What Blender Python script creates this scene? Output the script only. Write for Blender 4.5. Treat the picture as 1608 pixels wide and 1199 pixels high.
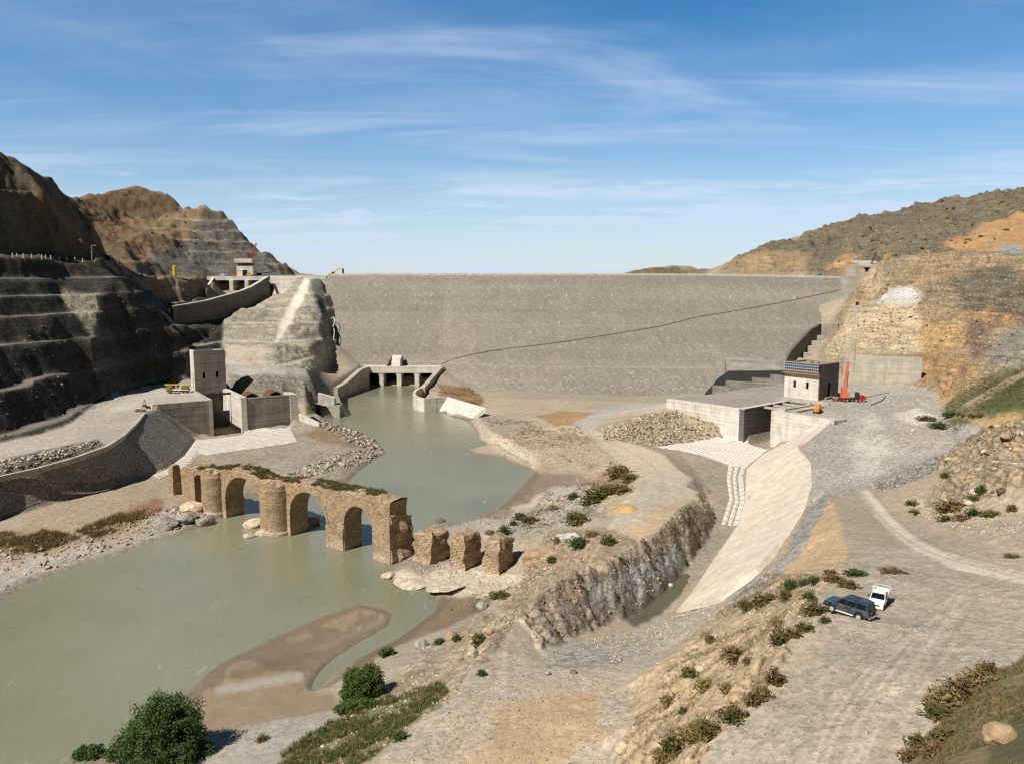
import bpy, bmesh, math, random
import numpy as np
from mathutils import Vector, Matrix
from mathutils.geometry import delaunay_2d_cdt
for o in list(bpy.data.objects): bpy.data.objects.remove(o)
SC = bpy.context.scene
COL = SC.collection
R = math.radians
# ------------------------------------------------------------------ camera
PITCH = 7.4; CZ = 70.0; FPX = 1250.0
cam_d = bpy.data.cameras.new('camera'); cam = bpy.data.objects.new('camera', cam_d); COL.objects.link(cam)
cam.location = (0, 0, CZ); cam.rotation_euler = (R(90 - PITCH), 0, 0)
cam_d.sensor_width = 36; cam_d.lens = FPX / 1608 * 36; cam_d.clip_start = 0.5; cam_d.clip_end = 40000
SC.camera = cam
SC.cycles.use_denoising = False; SC.cycles.filter_width = 1.3
# ------------------------------------------------------------------ light and sky
SUN_H = Vector((-0.74, -0.675)); SUN_EL = 49.0
sdir = Vector((SUN_H.x * math.cos(R(SUN_EL)), SUN_H.y * math.cos(R(SUN_EL)), math.sin(R(SUN_EL))))
sun_d = bpy.data.lights.new('sun', 'SUN'); sun = bpy.data.objects.new('sun', sun_d); COL.objects.link(sun)
sun_d.energy = 5.0; sun_d.angle = R(0.5); sun_d.color = (1.0, 0.96, 0.905)
sun.rotation_euler = sdir.to_track_quat('Z', 'Y').to_euler()
SC.view_settings.view_transform = 'Standard'; SC.view_settings.look = 'None'
SC.view_settings.exposure = 0.22; SC.view_settings.gamma = 1.0
wd = bpy.data.worlds.new('World'); SC.world = wd; wd.use_nodes = True
def build_world():
    nt = wd.node_tree; nt.nodes.clear(); N = nt.nodes.new; L = nt.links.new
    out = N('ShaderNodeOutputWorld'); bg = N('ShaderNodeBackground'); L(bg.outputs[0], out.inputs[0])
    sky = N('ShaderNodeTexSky'); sky.sky_type = 'NISHITA'; sky.sun_disc = False
    sky.sun_elevation = R(SUN_EL); sky.sun_rotation = math.atan2(SUN_H.x, SUN_H.y)
    sky.altitude = 300; sky.air_density = 1.0; sky.dust_density = 0.2; sky.ozone_density = 3.0
    bg.inputs[1].default_value = 0.08
    tc = N('ShaderNodeTexCoord'); sep = N('ShaderNodeSeparateXYZ'); L(tc.outputs['Generated'], sep.inputs[0])
    def M(op, a, b=None, c=None, clamp=False):
        m = N('ShaderNodeMath'); m.operation = op; m.use_clamp = clamp
        for i, v in enumerate((a, b, c)):
            if v is None: continue
            if isinstance(v, (int, float)): m.inputs[i].default_value = v
            else: L(v, m.inputs[i])
        return m.outputs[0]
    zc = M('ADD', M('MAXIMUM', sep.outputs['Z'], 0.0), 0.07)
    px = M('DIVIDE', sep.outputs['X'], zc); py = M('DIVIDE', sep.outputs['Y'], zc)
    def layer(ax, ay, rot, scale, det, lo, hi, dist, seed):
        c = N('ShaderNodeCombineXYZ'); L(px, c.inputs[0]); L(py, c.inputs[1]); c.inputs[2].default_value = seed
        mp = N('ShaderNodeMapping'); mp.inputs['Rotation'].default_value = (0, 0, R(rot)); mp.inputs['Scale'].default_value = (ax, ay, 1)
        L(c.outputs[0], mp.inputs[0])
        n = N('ShaderNodeTexNoise'); n.inputs['Scale'].default_value = scale; n.inputs['Detail'].default_value = det
        n.inputs['Roughness'].default_value = 0.58; n.inputs['Distortion'].default_value = dist
        L(mp.outputs[0], n.inputs['Vector'])
        mr = N('ShaderNodeMapRange'); mr.interpolation_type = 'SMOOTHSTEP'
        mr.inputs[1].default_value = lo; mr.inputs[2].default_value = hi
        L(n.outputs[0], mr.inputs[0]); return mr.outputs[0]
    cir = layer(0.40, 1.0, 14, 0.9, 9, 0.44, 0.80, 1.3, 3.7)          # cirrus veils
    cir2 = layer(0.15, 1.3, -6, 2.2, 9, 0.50, 0.80, 1.4, 11.2)        # thin streaks
    broad = layer(0.55, 0.9, 18, 0.42, 7, 0.42, 0.74, 0.6, 31.0)      # broad thin veil
    puff = layer(0.8, 0.8, 0, 2.2, 7, 0.56, 0.66, 0.1, 44.0)          # small puffs low on the left
    low = layer(0.35, 0.8, 3, 1.5, 7, 0.50, 0.62, 0.3, 23.5)          # low flat cumulus bars
    lowband = M('MULTIPLY', M('SUBTRACT', 1.0, M('DIVIDE', M('ABSOLUTE', M('SUBTRACT', sep.outputs['Z'], 0.075)), 0.06), clamp=True), 0.75)
    horiz = M('SUBTRACT', 1.0, M('DIVIDE', sep.outputs['Z'], 0.50), clamp=True)
    veil = M('ADD', M('MULTIPLY', M('POWER', horiz, 2.2), 0.62), 0.0)
    a = M('ADD', M('MULTIPLY', cir, 0.44), M('MULTIPLY', cir2, 0.20))
    a = M('ADD', a, M('MULTIPLY', broad, 0.30)); a = M('ADD', a, M('MULTIPLY', M('MULTIPLY', puff, 0.95), lowband)); a = M('ADD', a, M('MULTIPLY', low, lowband)); a = M('ADD', a, veil)
    a = M('MINIMUM', a, 0.93)
    hs = N('ShaderNodeHueSaturation'); hs.inputs['Saturation'].default_value = 1.48; hs.inputs['Value'].default_value = 1.16
    L(sky.outputs[0], hs.inputs['Color'])
    mix = N('ShaderNodeMix'); mix.data_type = 'RGBA'; L(a, mix.inputs[0]); L(hs.outputs[0], mix.inputs[6])
    mix.inputs[7].default_value = (6.6, 8.0, 10.0, 1)
    # added dimming of the sky overhead and behind the camera, cuts fill light
    def MR(v, a0, a1, b0, b1):
        m = N('ShaderNodeMapRange'); L(v, m.inputs[0])
        for i, q in enumerate((a0, a1, b0, b1)): m.inputs[i + 1].default_value = q
        return m.outputs[0]
    k = M('MULTIPLY', MR(sep.outputs['Y'], -0.12, 0.6, 0.13, 1.0), MR(sep.outputs['Z'], 0.35, 0.75, 1.0, 0.5))
    sc_ = N('ShaderNodeVectorMath'); sc_.operation = 'SCALE'; L(mix.outputs[2], sc_.inputs[0]); L(k, sc_.inputs['Scale'])
    L(sc_.outputs[0], bg.inputs[0])
build_world()
# ------------------------------------------------------------------ helpers: pixel ray -> world point
cp, sp = math.cos(R(PITCH)), math.sin(R(PITCH))
def ray(u, v):
    a = (u - 804.0) / FPX; b = (599.5 - v) / FPX
    return Vector((a, cp + b * sp, -sp + b * cp))
def P(u, v, z):
    d = ray(u, v); return Vector((0, 0, CZ)) + d * ((z - CZ) / d.z)
def PD(u, v, D):
    d = ray(u, v); return Vector((0, 0, CZ)) + d * (D / d.y)
def proj(x, y, z):
    zc = y * cp - (z - CZ) * sp; yc = y * sp + (z - CZ) * cp
    return 804 + FPX * x / zc, 599.5 - FPX * yc / zc
def srgb(r, g, b):
    f = lambda c: (c / 12.92 if c <= 0.04045 else ((c + 0.055) / 1.055) ** 2.4)
    return (f(r / 255), f(g / 255), f(b / 255))
# ------------------------------------------------------------------ numpy noise
_T = {}
def vnoise(x, y, seed=0):
    if seed not in _T: _T[seed] = np.random.RandomState(seed + 7).rand(256, 256).astype(np.float32)
    T = _T[seed]
    xi = np.floor(x).astype(np.int64); yi = np.floor(y).astype(np.int64)
    fx = (x - xi).astype(np.float32); fy = (y - yi).astype(np.float32)
    fx = fx * fx * (3 - 2 * fx); fy = fy * fy * (3 - 2 * fy)
    x0 = xi & 255; x1 = (xi + 1) & 255; y0 = yi & 255; y1 = (yi + 1) & 255
    return (T[y0, x0] * (1 - fx) + T[y0, x1] * fx) * (1 - fy) + (T[y1, x0] * (1 - fx) + T[y1, x1] * fx) * fy
def fbm(x, y, sc, octv=4, seed=0, gain=0.5, ridged=False):
    a = 1.0; tot = 0; s = 0; c, sn = math.cos(0.6), math.sin(0.6)
    X = x / sc + seed * 3.1; Y = y / sc - seed * 1.7
    for k in range(octv):
        n = vnoise(X, Y, seed + k) * 2 - 1
        if ridged: n = 1 - 2 * np.abs(n)
        s = s + a * n; tot += a; a *= gain
        X, Y = (X * c - Y * sn) * 2.03 + 5.2, (X * sn + Y * c) * 2.03 + 1.3
    return s / tot
# ------------------------------------------------------------------ terrain control lines (pixel + height, pixel + distance, or world)
TP = []
def _add(pts, step=3.0):
    for p, q in zip(pts[:-1], pts[1:]):
        n = max(1, min(40, int((q - p).length / step)))
        for k in range(n): TP.append(p.lerp(q, k / n))
    TP.append(pts[-1])
def LZ(*l, step=3.0): _add([P(*t) for t in l], step)
def LD(*l, step=3.0): _add([PD(*t) for t in l], step)
def W(*l): TP.extend(Vector(t) for t in l)
def WL(*l, step=3.0): _add([Vector(t) for t in l], step)
LC = Vector((-120.3, 349.5)); LD_ = Vector((-.544, .839)); LE = Vector((.839, .544))      # left gate structure: slot corner and axes
RW = Vector((95.6, 322.4)); RA = Vector((.772, .635)); RB = Vector((.635, -.772))          # right gate structure
BENCH = []
def terrain_lines():
    # --- river shore (z = 0) left bank near side
    LZ((-150,1010,0),(0,942,0),(60,908,0),(130,886,0),(190,868,0),(240,849,0),(290,836,0),(330,820,0),(350,806,0),(392,778,0),(470,770,0),(545,758,0),(560,742,0),(585,722,0),(607,712,0),(592,692,0),(570,681,0),(545,671,0),(515,663,0),(495,657,0))
    LZ((-150,985,1.2),(0,905,1.3),(80,886,1.2),(150,866,1.2),(240,832,1.2),(290,818,1.2),(330,806,1.2))
    LZ((-150,910,3.2),(0,850,3.2),(130,830,3.2),(240,800,3.0),(300,788,2.5),(330,775,2.2))
    LZ((400,764,1),(470,757,1.2),(530,745,1.2),(560,722,1.5),(580,705,1.8),(550,688,2.2),(520,672,2.4),(497,662,2.6))
    LZ((350,740,2.6),(420,735,2.6),(480,720,2.6),(520,700,3.0))
    # right bank
    LZ((646,634,0),(664,648,0),(688,649,0),(735,660,0),(750,677,0),(753,690,0),(790,708,0),(830,730,0),(841,741,0),(825,757,0),(800,785,0),(780,800,0),(740,813,0),(690,826,0),(652,834,0),(634,856,0),(622,882,0),(606,905,0),(640,918,0),(688,934,0),(690,946,0),(682,962,0),(655,980,0),(625,1002,0),(560,1034,0),(522,1056,0),(506,1078,0),(497,1086,0),(488,1082,0),(497,1062,0),(520,1040,0),(562,1010,0),(608,984,0),(618,967,0),(600,955,0),(560,948,0),(500,970,0),(430,1000,0),(345,1041,0),(302,1080,0),(270,1110,0),(190,1160,0),(120,1215,0),(20,1290,0))
    # sand bar
    LZ((360,1045,.35),(440,1006,.4),(510,978,.45),(565,955,.45),(600,962,.4)); LZ((610,964,.3),(602,980,.3),(556,1005,.32),(514,1034,.32),(490,1060,.32),(480,1080,.4), step=1.2)
    LZ((330,1085,.6),(420,1070,.7),(470,1078,.6),(530,1088,.7)); LZ((320,1120,.9),(420,1110,.9),(520,1100,1.0))
    LZ((664,940,-1.2),(652,952,-1.2),(642,970,-1.1),(630,988,-1.0),(600,1006,-.8),(566,1021,-.7),(535,1037,-.6),(515,1053,-.6),(503,1068,-.6),(497,1079,-.4), step=1.0)
    # river bed
    for u, v in ((-60,1100),(60,1000),(60,1120),(150,940),(150,1080),(250,900),(250,1020),(340,860),(360,960),(430,900),(480,940),(520,890),(570,915),(620,945),(440,800),(520,800),(600,760),(560,840),(660,720),(640,690),(700,700),(620,660),(590,640),(620,625),(700,760),(760,760),(660,790),(790,735),(560,655),(30,1190),(-60,1240),(610,800),(400,830),(600,612),(640,612),(570,625),(545,638),(640,640),(676,651),(705,657),(660,940)):
        W(tuple(P(u, v, -2.5)))
    # right shelf, beach and bank
    LZ((640,880,.7),(680,893,.8),(740,900,.8),(800,908,1.0)); LZ((622,902,.7),(700,925,.8),(770,922,1.0))
    LZ((660,852,.8),(720,842,.9),(790,850,1.2)); LZ((700,956,.6),(650,1003,.6),(575,1046,.7),(535,1076,.9))
    LZ((770,690,2),(810,715,2),(850,735,1)); LZ((850,745,.5),(840,770,.5),(815,795,.5)); LZ((900,745,1.5),(890,775,1.3),(850,800,1.2),(790,815,1.2),(720,832,1.2))
    LZ((752,655,3),(775,680,3.5),(830,705,3.5),(900,728,3),(940,745,3.5),(950,770,4.5),(930,800,5),(900,830,6),(870,845,7))
    LZ((860,822,3.5),(800,838,2.6)); LZ((800,850,2.5),(840,846,4.5))
    LZ((830,905,3),(812,925,2),(790,945,2.5),(760,962,2.5),(700,990,2.2),(660,1022,2.2),(610,1048,2.2),(570,1075,2.0))
    # toe of dam right of the outlet
    LZ((700,608,5),(740,612,4),(760,622,3.2),(900,627,3),(1040,630,4)); LZ((700,627,3.5),(740,640,3),(860,642,3.6),(960,636,4.5))
    LZ((684,614,5),(690,620,4.5)); 
    LZ((800,650,3.4),(850,672,4),(900,684,5),(930,660,5))
    LZ((850,655,4.5),(890,665,3.2),(930,652,5.5))
    # embankment road
    LZ((905,668,6),(950,703,7),(985,740,8),(996,768,9),(968,798,9.3),(955,830,10),(930,858,10.5))
    LZ((962,686,7),(1040,712,8.5),(1084,753,9.5),(1092,780,10),(1062,810,11),(1020,845,11),(960,880,11),(900,906,11),(850,936,10.5),(812,965,10.5))
    LZ((1000,660,11),(1045,645,12.5))
    # cliff foot, creek
    LZ((1060,700,4),(1090,735,3.5),(1118,775,3),(1122,820,2.5),(1106,852,2),(1073,896,1.2),(1036,935,1.2),(982,972,1.8),(930,988,4),(885,1003,6.5),(845,1020,9))
    LZ((1072,903,.8),(1052,925,.7),(1028,948,.7),(1000,965,.9), step=1.5); LZ((1150,828,2.5),(1115,880,2),(1085,925,1.4),(1050,962,1.6),(1000,990,3.5),(940,1010,6.5))
    LZ((1090,955,4),(1130,940,6)); LZ((1140,725,3),(1130,780,2.8))
    # foreground sand and near road
    LZ((770,1000,11.5),(742,1050,12.5),(722,1090,13.2),(690,1112,13.4),(640,1152,13.6),(590,1187,14),(530,1235,14))
    LZ((800,1060,12.3),(900,1045,10.5),(960,1035,9)); LZ((760,1130,14.5),(860,1110,14),(950,1090,13),(1000,1060,12),(1060,1010,9),(1110,965,8),(1160,930,11),(1205,890,14))
    LZ((700,1199,15.5),(850,1180,16.5),(980,1150,17.5),(1010,1110,16.5)); LZ((600,1260,16),(800,1260,17.5),(950,1250,19))
    LZ((640,1085,5),(560,1130,4.5),(500,1165,4.5),(430,1205,4.5),(330,1270,4.5)); LZ((690,1060,5.5),(730,1020,6),(760,985,6.5),(790,965,8))
    LZ((460,1130,2),(400,1152,1.8),(340,1165,1.6),(260,1205,1.5),(160,1270,1.5))
    # SUV plateau and its left shoulder
    LZ((1020,1310,35),(1095,1205,35),(1150,1125,35.5),(1212,1062,36),(1243,1002,35.5),(1272,950,34.5),(1300,912,31.5),(1335,885,29.5))
    LZ((1010,1180,25),(1060,1120,25),(1120,1050,24),(1170,1000,23),(1225,940,24),(1260,905,24))
    for t in ((1250,1150,37),(1400,1100,37),(1330,968,36),(1450,1000,36),(1540,1000,36),(1608,990,36),(1500,930,33.5),(1608,935,33.5),(1400,905,31.5),(1350,1250,38),(1750,960,36),(1900,980,37),(1250,1300,37.5)): W(tuple(P(*t)))
    LZ((1400,1215,38),(1480,1135,38),(1540,1075,38),(1608,1030,38),(1700,985,38)); LZ((1500,1215,43),(1560,1150,42.5),(1620,1100,42.5),(1720,1050,43)); LZ((1650,1215,46),(1750,1130,47))
    LZ((1250,1500,38),(1500,1500,46),(1900,1400,50)); W((-10,30,33),(-40,30,14),(5,27,36),(-70,40,3))
    # road down to the platform, soil mound
    LZ((1340,765,16),(1365,800,19),(1400,845,23),(1440,872,26.5),(1500,893,29.5),(1608,922,32.5)); LZ((1370,765,16),(1400,805,19.5),(1440,845,24),(1500,872,28),(1608,905,32))
    LZ((1290,765,17),(1312,800,20.5),(1322,835,24),(1300,870,24)); LZ((1255,850,18),(1230,890,17.5),(1205,918,16.5))
    LZ((1280,790,17),(1290,830,20)); LZ((1400,760,16),(1440,800,20),(1500,840,25),(1608,870,29))
    # right platform
    LZ((1310,657,15.5),(1285,680,15.3),(1266,700,15.2),(1275,750,15),(1262,800,15.5),(1235,865,16),(1190,905,14),(1135,942,9))
    RAq = lambda a, b: (RW.x + RA.x * a + RB.x * b, RW.y + RA.y * a + RB.y * b)
    wl = lambda *l: _add([Vector(t) for t in l], 2.0)
    wl((*RAq(3.5,-41), 15), (*RAq(3.5,-2.5), 15.8), (*RAq(33,-2.5), 15.5)); wl((*RAq(-2,-41), 11), (*RAq(-2,-20), 6), (*RAq(-2,-1), 2))
    wl((*RAq(0,1.0), 1.4), (*RAq(34,1.0), 1.4), (*RAq(34,8), 1.4), (*RAq(4,8), 1.4)); wl((*RAq(11,13), 15.5), (*RAq(37,13), 15.5), (*RAq(38,-1), 15.5)); wl((*RAq(4.5,9.5), 1.6), (*RAq(35,9.5), 1.6)); wl((*RAq(3.5,10), 1.8), (*RAq(3.5,22), 4), (*RAq(3.5,35), 12)); wl((*RAq(11,13), 15.5), (*RAq(11,38), 15.4))
    for t in ((1340,690,15.5),(1400,690,15.6),(1350,740,15.6),(1440,720,15.8),(1330,640,15.5),(1400,640,15.8),(1450,660,16),(1330,612,15.5),(1400,612,15.8),(1440,620,16)): W(tuple(P(*t)))
    LZ((1212,700,3),(1165,742,2.6),(1152,826,2.5)); LZ((1050,702,2.9),(1140,688,2.7),(1205,706,2.4))
    LZ((1000,654,10.5),(948,672,7.5)); LZ((1140,689,2.8),(1030,702,3.2),(960,692,6))
    LZ((1060,630,14),(1140,630,15),(1236,614,15.5)); LZ((1060,624,10),(1110,620,11),(1180,608,13.5),(1240,600,15.5),(1322,597,15.5)); LD((1110,622,440),(1180,622,440),(1300,606,440))
    # concrete wall foot and right hill
    LZ((1325,600,15.5),(1400,603,15.6),(1440,607,15.8),(1480,622,16.5),(1490,645,17),(1478,668,17),(1505,690,17),(1485,725,16.5),(1440,750,16.3))
    LD((1325,557,427),(1385,558,427),(1447,562,425),(1462,580,415),(1480,612,350)); LD((1285,545,470),(1325,540,445),(1440,545,437),(1480,560,420))
    LD((1290,525,500),(1350,522,458),(1440,526,452),(1500,540,410)); LD((1290,520,505),(1350,518,466),(1440,522,460))
    LD((1318,496,525),(1360,494,480),(1440,496,470),(1500,500,440)); LD((1318,492,530),(1360,490,488),(1440,492,478))
    LD((1322,478,545),(1380,472,505),(1440,465,500),(1500,460,470)); LD((1346,455,570),(1400,445,530),(1450,440,505),(1550,450,450),(1608,470,410),(1700,480,390))
    LD((1345,438,590),(1362,430,580),(1390,408,550),(1420,403,530),(1450,402,515),(1480,397,505),(1520,402,490),(1555,398,480),(1608,405,460),(1720,400,440),(1850,390,430))
    LD((1608,520,365),(1560,520,390),(1700,520,340)); LD((1540,565,360),(1608,560,330),(1500,590,345),(1720,555,300))
    LZ((1520,600,25),(1560,590,29),(1608,578,34),(1700,560,38)); LZ((1500,652,19),(1545,655,23),(1608,640,29),(1700,630,32)); LZ((1500,625,20),(1560,620,28),(1608,605,32))
    # rocky outcrop by the road
    LZ((1500,700,18),(1470,735,18),(1488,760,19),(1462,785,20.5),(1470,810,22.5),(1530,810,25),(1608,805,27.5),(1700,800,29))
    LZ((1520,700,24),(1560,690,30),(1608,668,35.5),(1700,650,38)); LZ((1505,735,22),(1530,745,27),(1608,735,34),(1700,730,37)); LZ((1530,780,25.5),(1608,780,29.5),(1700,775,32)); LZ((1550,672,24),(1608,655,31),(1700,640,34))
    # back of right hill, orange cut above and far ridge
    LD((1360,432,620),(1400,410,600),(1480,400,580),(1560,404,560),(1608,406,540),(1720,400,520))
    LD((1470,396,640),(1500,378,660),(1540,362,670),(1608,336,680),(1720,310,690),(1850,290,690)); LD((1480,398,610),(1545,392,610),(1608,385,600),(1720,370,600))
    LD((1128,431,880),(1150,415,885),(1180,396,900),(1210,384,910),(1240,379,920),(1270,368,930),(1300,363,940),(1350,342,950),(1385,336,955),(1420,331,960),(1470,318,960),(1505,316,965),(1540,308,970),(1575,303,975),(1608,293,980),(1720,272,980),(1900,250,980), step=8)
    LD((1120,438,780),(1200,436,740),(1300,434,700),(1345,432,660), step=8); LD((1140,420,830),(1200,405,800),(1255,408,780),(1275,430,730), step=8)
    LD((1300,425,730),(1330,405,750),(1360,400,720),(1400,392,700), step=8)
    W((250,1150,40),(500,1150,60),(800,1150,70),(1000,1150,60),(1100,1000,90),(700,720,125))
    # mound beyond the crest
    LD((960,438,1400),(985,428,1420),(1020,420,1430),(1060,417,1440),(1085,418,1440),(1110,428,1430),(1135,438,1400), step=12)
    W((150,1250,45),(400,1300,45),(150,1600,45),(450,1650,45),(0,1450,45))
    # ---------------- left side
    # embankment revetment
    LZ((-150,802,11.5),(0,748,13),(60,735,13.5),(120,718,14.5),(170,700,15.5),(195,684,16),(215,665,16.5),(232,646,17),(245,641,17)); LZ((-150,868,2.2),(0,815,2.5),(80,791,2.8),(180,763,3),(262,735,3),(288,715,2.5),(306,691,2.0)); LZ((0,716,16.6),(75,702,16.8),(140,682,17)); LZ((0,735,15.2),(75,716,16),(150,696,16.6))
    LZ((306,691,2.0),(400,676,1.9),(445,668,1.9)); LZ((325,713,2.0),(400,704,2.0),(468,695,2.0),(450,668,2)); LZ((330,722,1.6),(470,706,1.6))
    # left gate structure ground: slot floor low, banks high
    wl = lambda *l: _add([Vector(t) for t in l], 2.0)
    LA = lambda a, b: (LC.x + LD_.x * a + LE.x * b, LC.y + LD_.y * a + LE.y * b)
    wl((*LA(0,-35), 16), (*LA(0,-27), 9), (*LA(0,-19), 1.8), (*LA(0,-13), 1.7), (*LA(-1.5,0.5), 1.6), (*LA(-1.5,23), 5)); wl((*LA(5,-36), 17), (*LA(5,-16.5), 17), (*LA(35,-16.5), 17), (*LA(40,2), 17)); wl((*LA(0,-12), 1.4), (*LA(34,-12), 1.4))
    wl((*LA(0,-10.9), 1.4), (*LA(34,-10.9), 1.4), (*LA(34,-1), 1.4), (*LA(0,-1), 1.4)); wl((*LA(2,5), 8), (*LA(30,5), 9)); wl((*LA(2,24), 7), (*LA(18,24), 9))
    LZ((470,650,4),(495,668,3)); LZ((480,640,5),(500,650,4.5))
    LZ((378,618,10),(470,622,9),(500,632,8)); LZ((357,626,10),(380,645,8),(460,640,7))
    # upper terrace and the wall below it
    WL(tuple(PD(357,588,388)), tuple(PD(420,587,390)), tuple(PD(490,591,392)), step=1.5); WL(tuple(PD(357,624,382)), tuple(PD(420,626,383)), tuple(PD(486,630,386)), step=1.5)
    LD((355,574,442),(420,576,435),(480,579,440),(500,583,470),(515,583,505))
    WL((-106,396,5.5),(-107,430,6.5),(-108,462,7),(-104,500,11),(-101,517,12.5),(-100,530,13)); WL((-99,410,-2),(-101,440,-2),(-102,460,-2),(-98,490,-2),(-93,517,-2),(-93,548,-2),(-50,548,-2),(-50,517,-2),(-58,470,-2),(-63,440,-2)); WL((-43,517,11.5),(-45,505,10.5),(-51,475,7),(-53,462,6.2)); WL((-108,556,14),(-70,556,14),(-40,556,14))
    # platform and terraced canyon wall
    LZ((-150,720,17.4),(0,692,17.4),(60,681,17.2),(110,664,17),(144,636,17),(185,618,17),(240,605,17),(292,594,17),(340,582,17.5))
    LZ((100,700,17.2),(170,655,17),(260,612,17))
    def bench(f, l, led=5.0):
        pts = [f(*t) for t in l]; inn = [p + Vector((-led, led * 0.35, 0.5)) for p in pts]; _add(pts); _add(inn)
        BENCH.append([(p.x + .6, p.y) for p in pts] + [(p.x, p.y) for p in inn[::-1]])
    LD((60,503,340),(120,498,360),(85,458,380)); LD((158,460,392),(154,495,374),(148,530,357)); LD((292,551,430),(350,541,477)); LD((300,517,460),(350,507,537))
    bench(PD, ((-150,442,300),(0,441,348),(80,441,384),(112,441,398),(160,442,403),(200,443,414),(225,458,432),(250,485,455)), 3)
    LD((258,486,470),(272,515,480),(300,508,500),(350,497,540),(400,478,565),(436,466,592)); LD((290,540,450),(340,525,495))
    bench(PD, ((-150,402,312),(0,404,364),(60,407,390),(120,411,412),(165,417,420),(190,430,428),(215,440,440)), 6)
    LD((-150,380,330),(0,385,380),(60,386,408),(105,390,424),(150,402,432)); LD((-150,330,350),(0,335,402),(50,330,420),(90,345,430),(130,375,450))
    LD((-150,180,400),(0,237,420),(30,250,430),(57,270,440),(78,276,450),(100,300,462),(118,318,480)); LD((150,385,500),(165,402,475)); LD((-150,260,360),(0,290,395),(60,300,425))
    W((-420,620,110),(-360,560,100),(-500,560,150),(-430,480,140),(-300,500,76))
    # valley and peak further back
    LD((118,314,640),(135,310,760),(165,305,800),(190,294,830),(215,291,840),(240,298,840),(262,312,820),(288,326,800), step=8)
    LD((120,345,600),(170,355,640),(225,345,680),(270,340,700), step=6); LD((150,380,560),(195,372,600),(240,368,620)); LD((160,405,500),(200,392,530),(230,400,560))
    W((-560,950,120),(-400,960,100),(-330,900,90),(-280,800,80))
    # terraced hill behind the spillway
    LD((285,330,700),(300,323,690),(320,320,685),(336,331,685),(355,347,685),(375,363,683),(400,385,680),(430,409,675),(462,432,670))
    LD((235,400,600),(300,402,632),(350,404,645),(410,412,652)); LD((232,431,565),(300,434,580),(340,437,618),(370,436,622),(440,434,632),(480,436,632)); LD((255,360,660),(300,365,655),(340,372,662))
    W((-230,760,75),(-160,760,60),(-300,720,100))
    LD((200,418,500),(225,432,520),(260,436,545),(332,437,590)); LD((250,440,540),(300,443,565),(325,448,580)); LD((240,462,500),(262,470,520),(300,462,560)); LD((255,482,478),(285,476,535),(318,462,575))
    LD((330,448,606),(420,448,606)); WL((-221,597,52),(-222,585,50),(-223,565,47),(-226,540,43),(-229,520,41)); WL((-182,597,52),(-188,565,47),(-195,540,43),(-203,520,40),(-212,495,38)); WL((-203,592,51),(-208,545,43),(-218,505,39))
    # rock abutment beside the dam
    LD((358,495,530),(352,525,500),(350,545,480),(354,572,446)); LD((436,464,575),(470,463,568),(495,463,562)); LD((425,435,604),(470,436,600),(490,437,598),(503,440,592))
    LD((400,478,550),(430,490,535),(490,490,535)); LD((365,511,512),(430,511,508),(500,511,528)); LD((365,512,503),(430,512,498),(498,512,520)); LD((356,540,482),(430,540,474),(490,540,490),(515,542,520)); LD((356,541,474),(430,541,466),(490,541,482))
    LD((498,465,556),(506,490,540),(512,505,548),(520,520,552),(523,545,528),(516,578,510)); LD((503,442,592),(512,462,574),(518,490,560))
    # valley under and behind the dam
    WL((-90,560,5),(120,540,0),(200,545,15)); WL((-100,600,20),(220,600,25)); WL((-150,640,45),(100,640,30),(300,640,45)); W((-60,800,40),(100,800,35),(0,1000,40),(150,1000,42),(-200,1000,60),(-100,1200,45),(-600,1200,90))
    WL((-70,530,6),(80,505,-2),(180,510,4)); WL((215,560,50),(205,530,30),(195,500,18))
    # outer frame of the sheet
    for t in ((-30,24,12),(30,24,38),(-900,1000,160),(-1500,1750,120),(-700,1750,60),(-500,1750,60),(0,1750,40),(500,1750,50),(1500,1750,120),(1000,1150,110),(-1100,1250,140),(-420,450,130),(-350,380,105),(-260,300,84),(-130,100,0),(-70,70,-2),(-240,280,70)): W(t)
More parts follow.
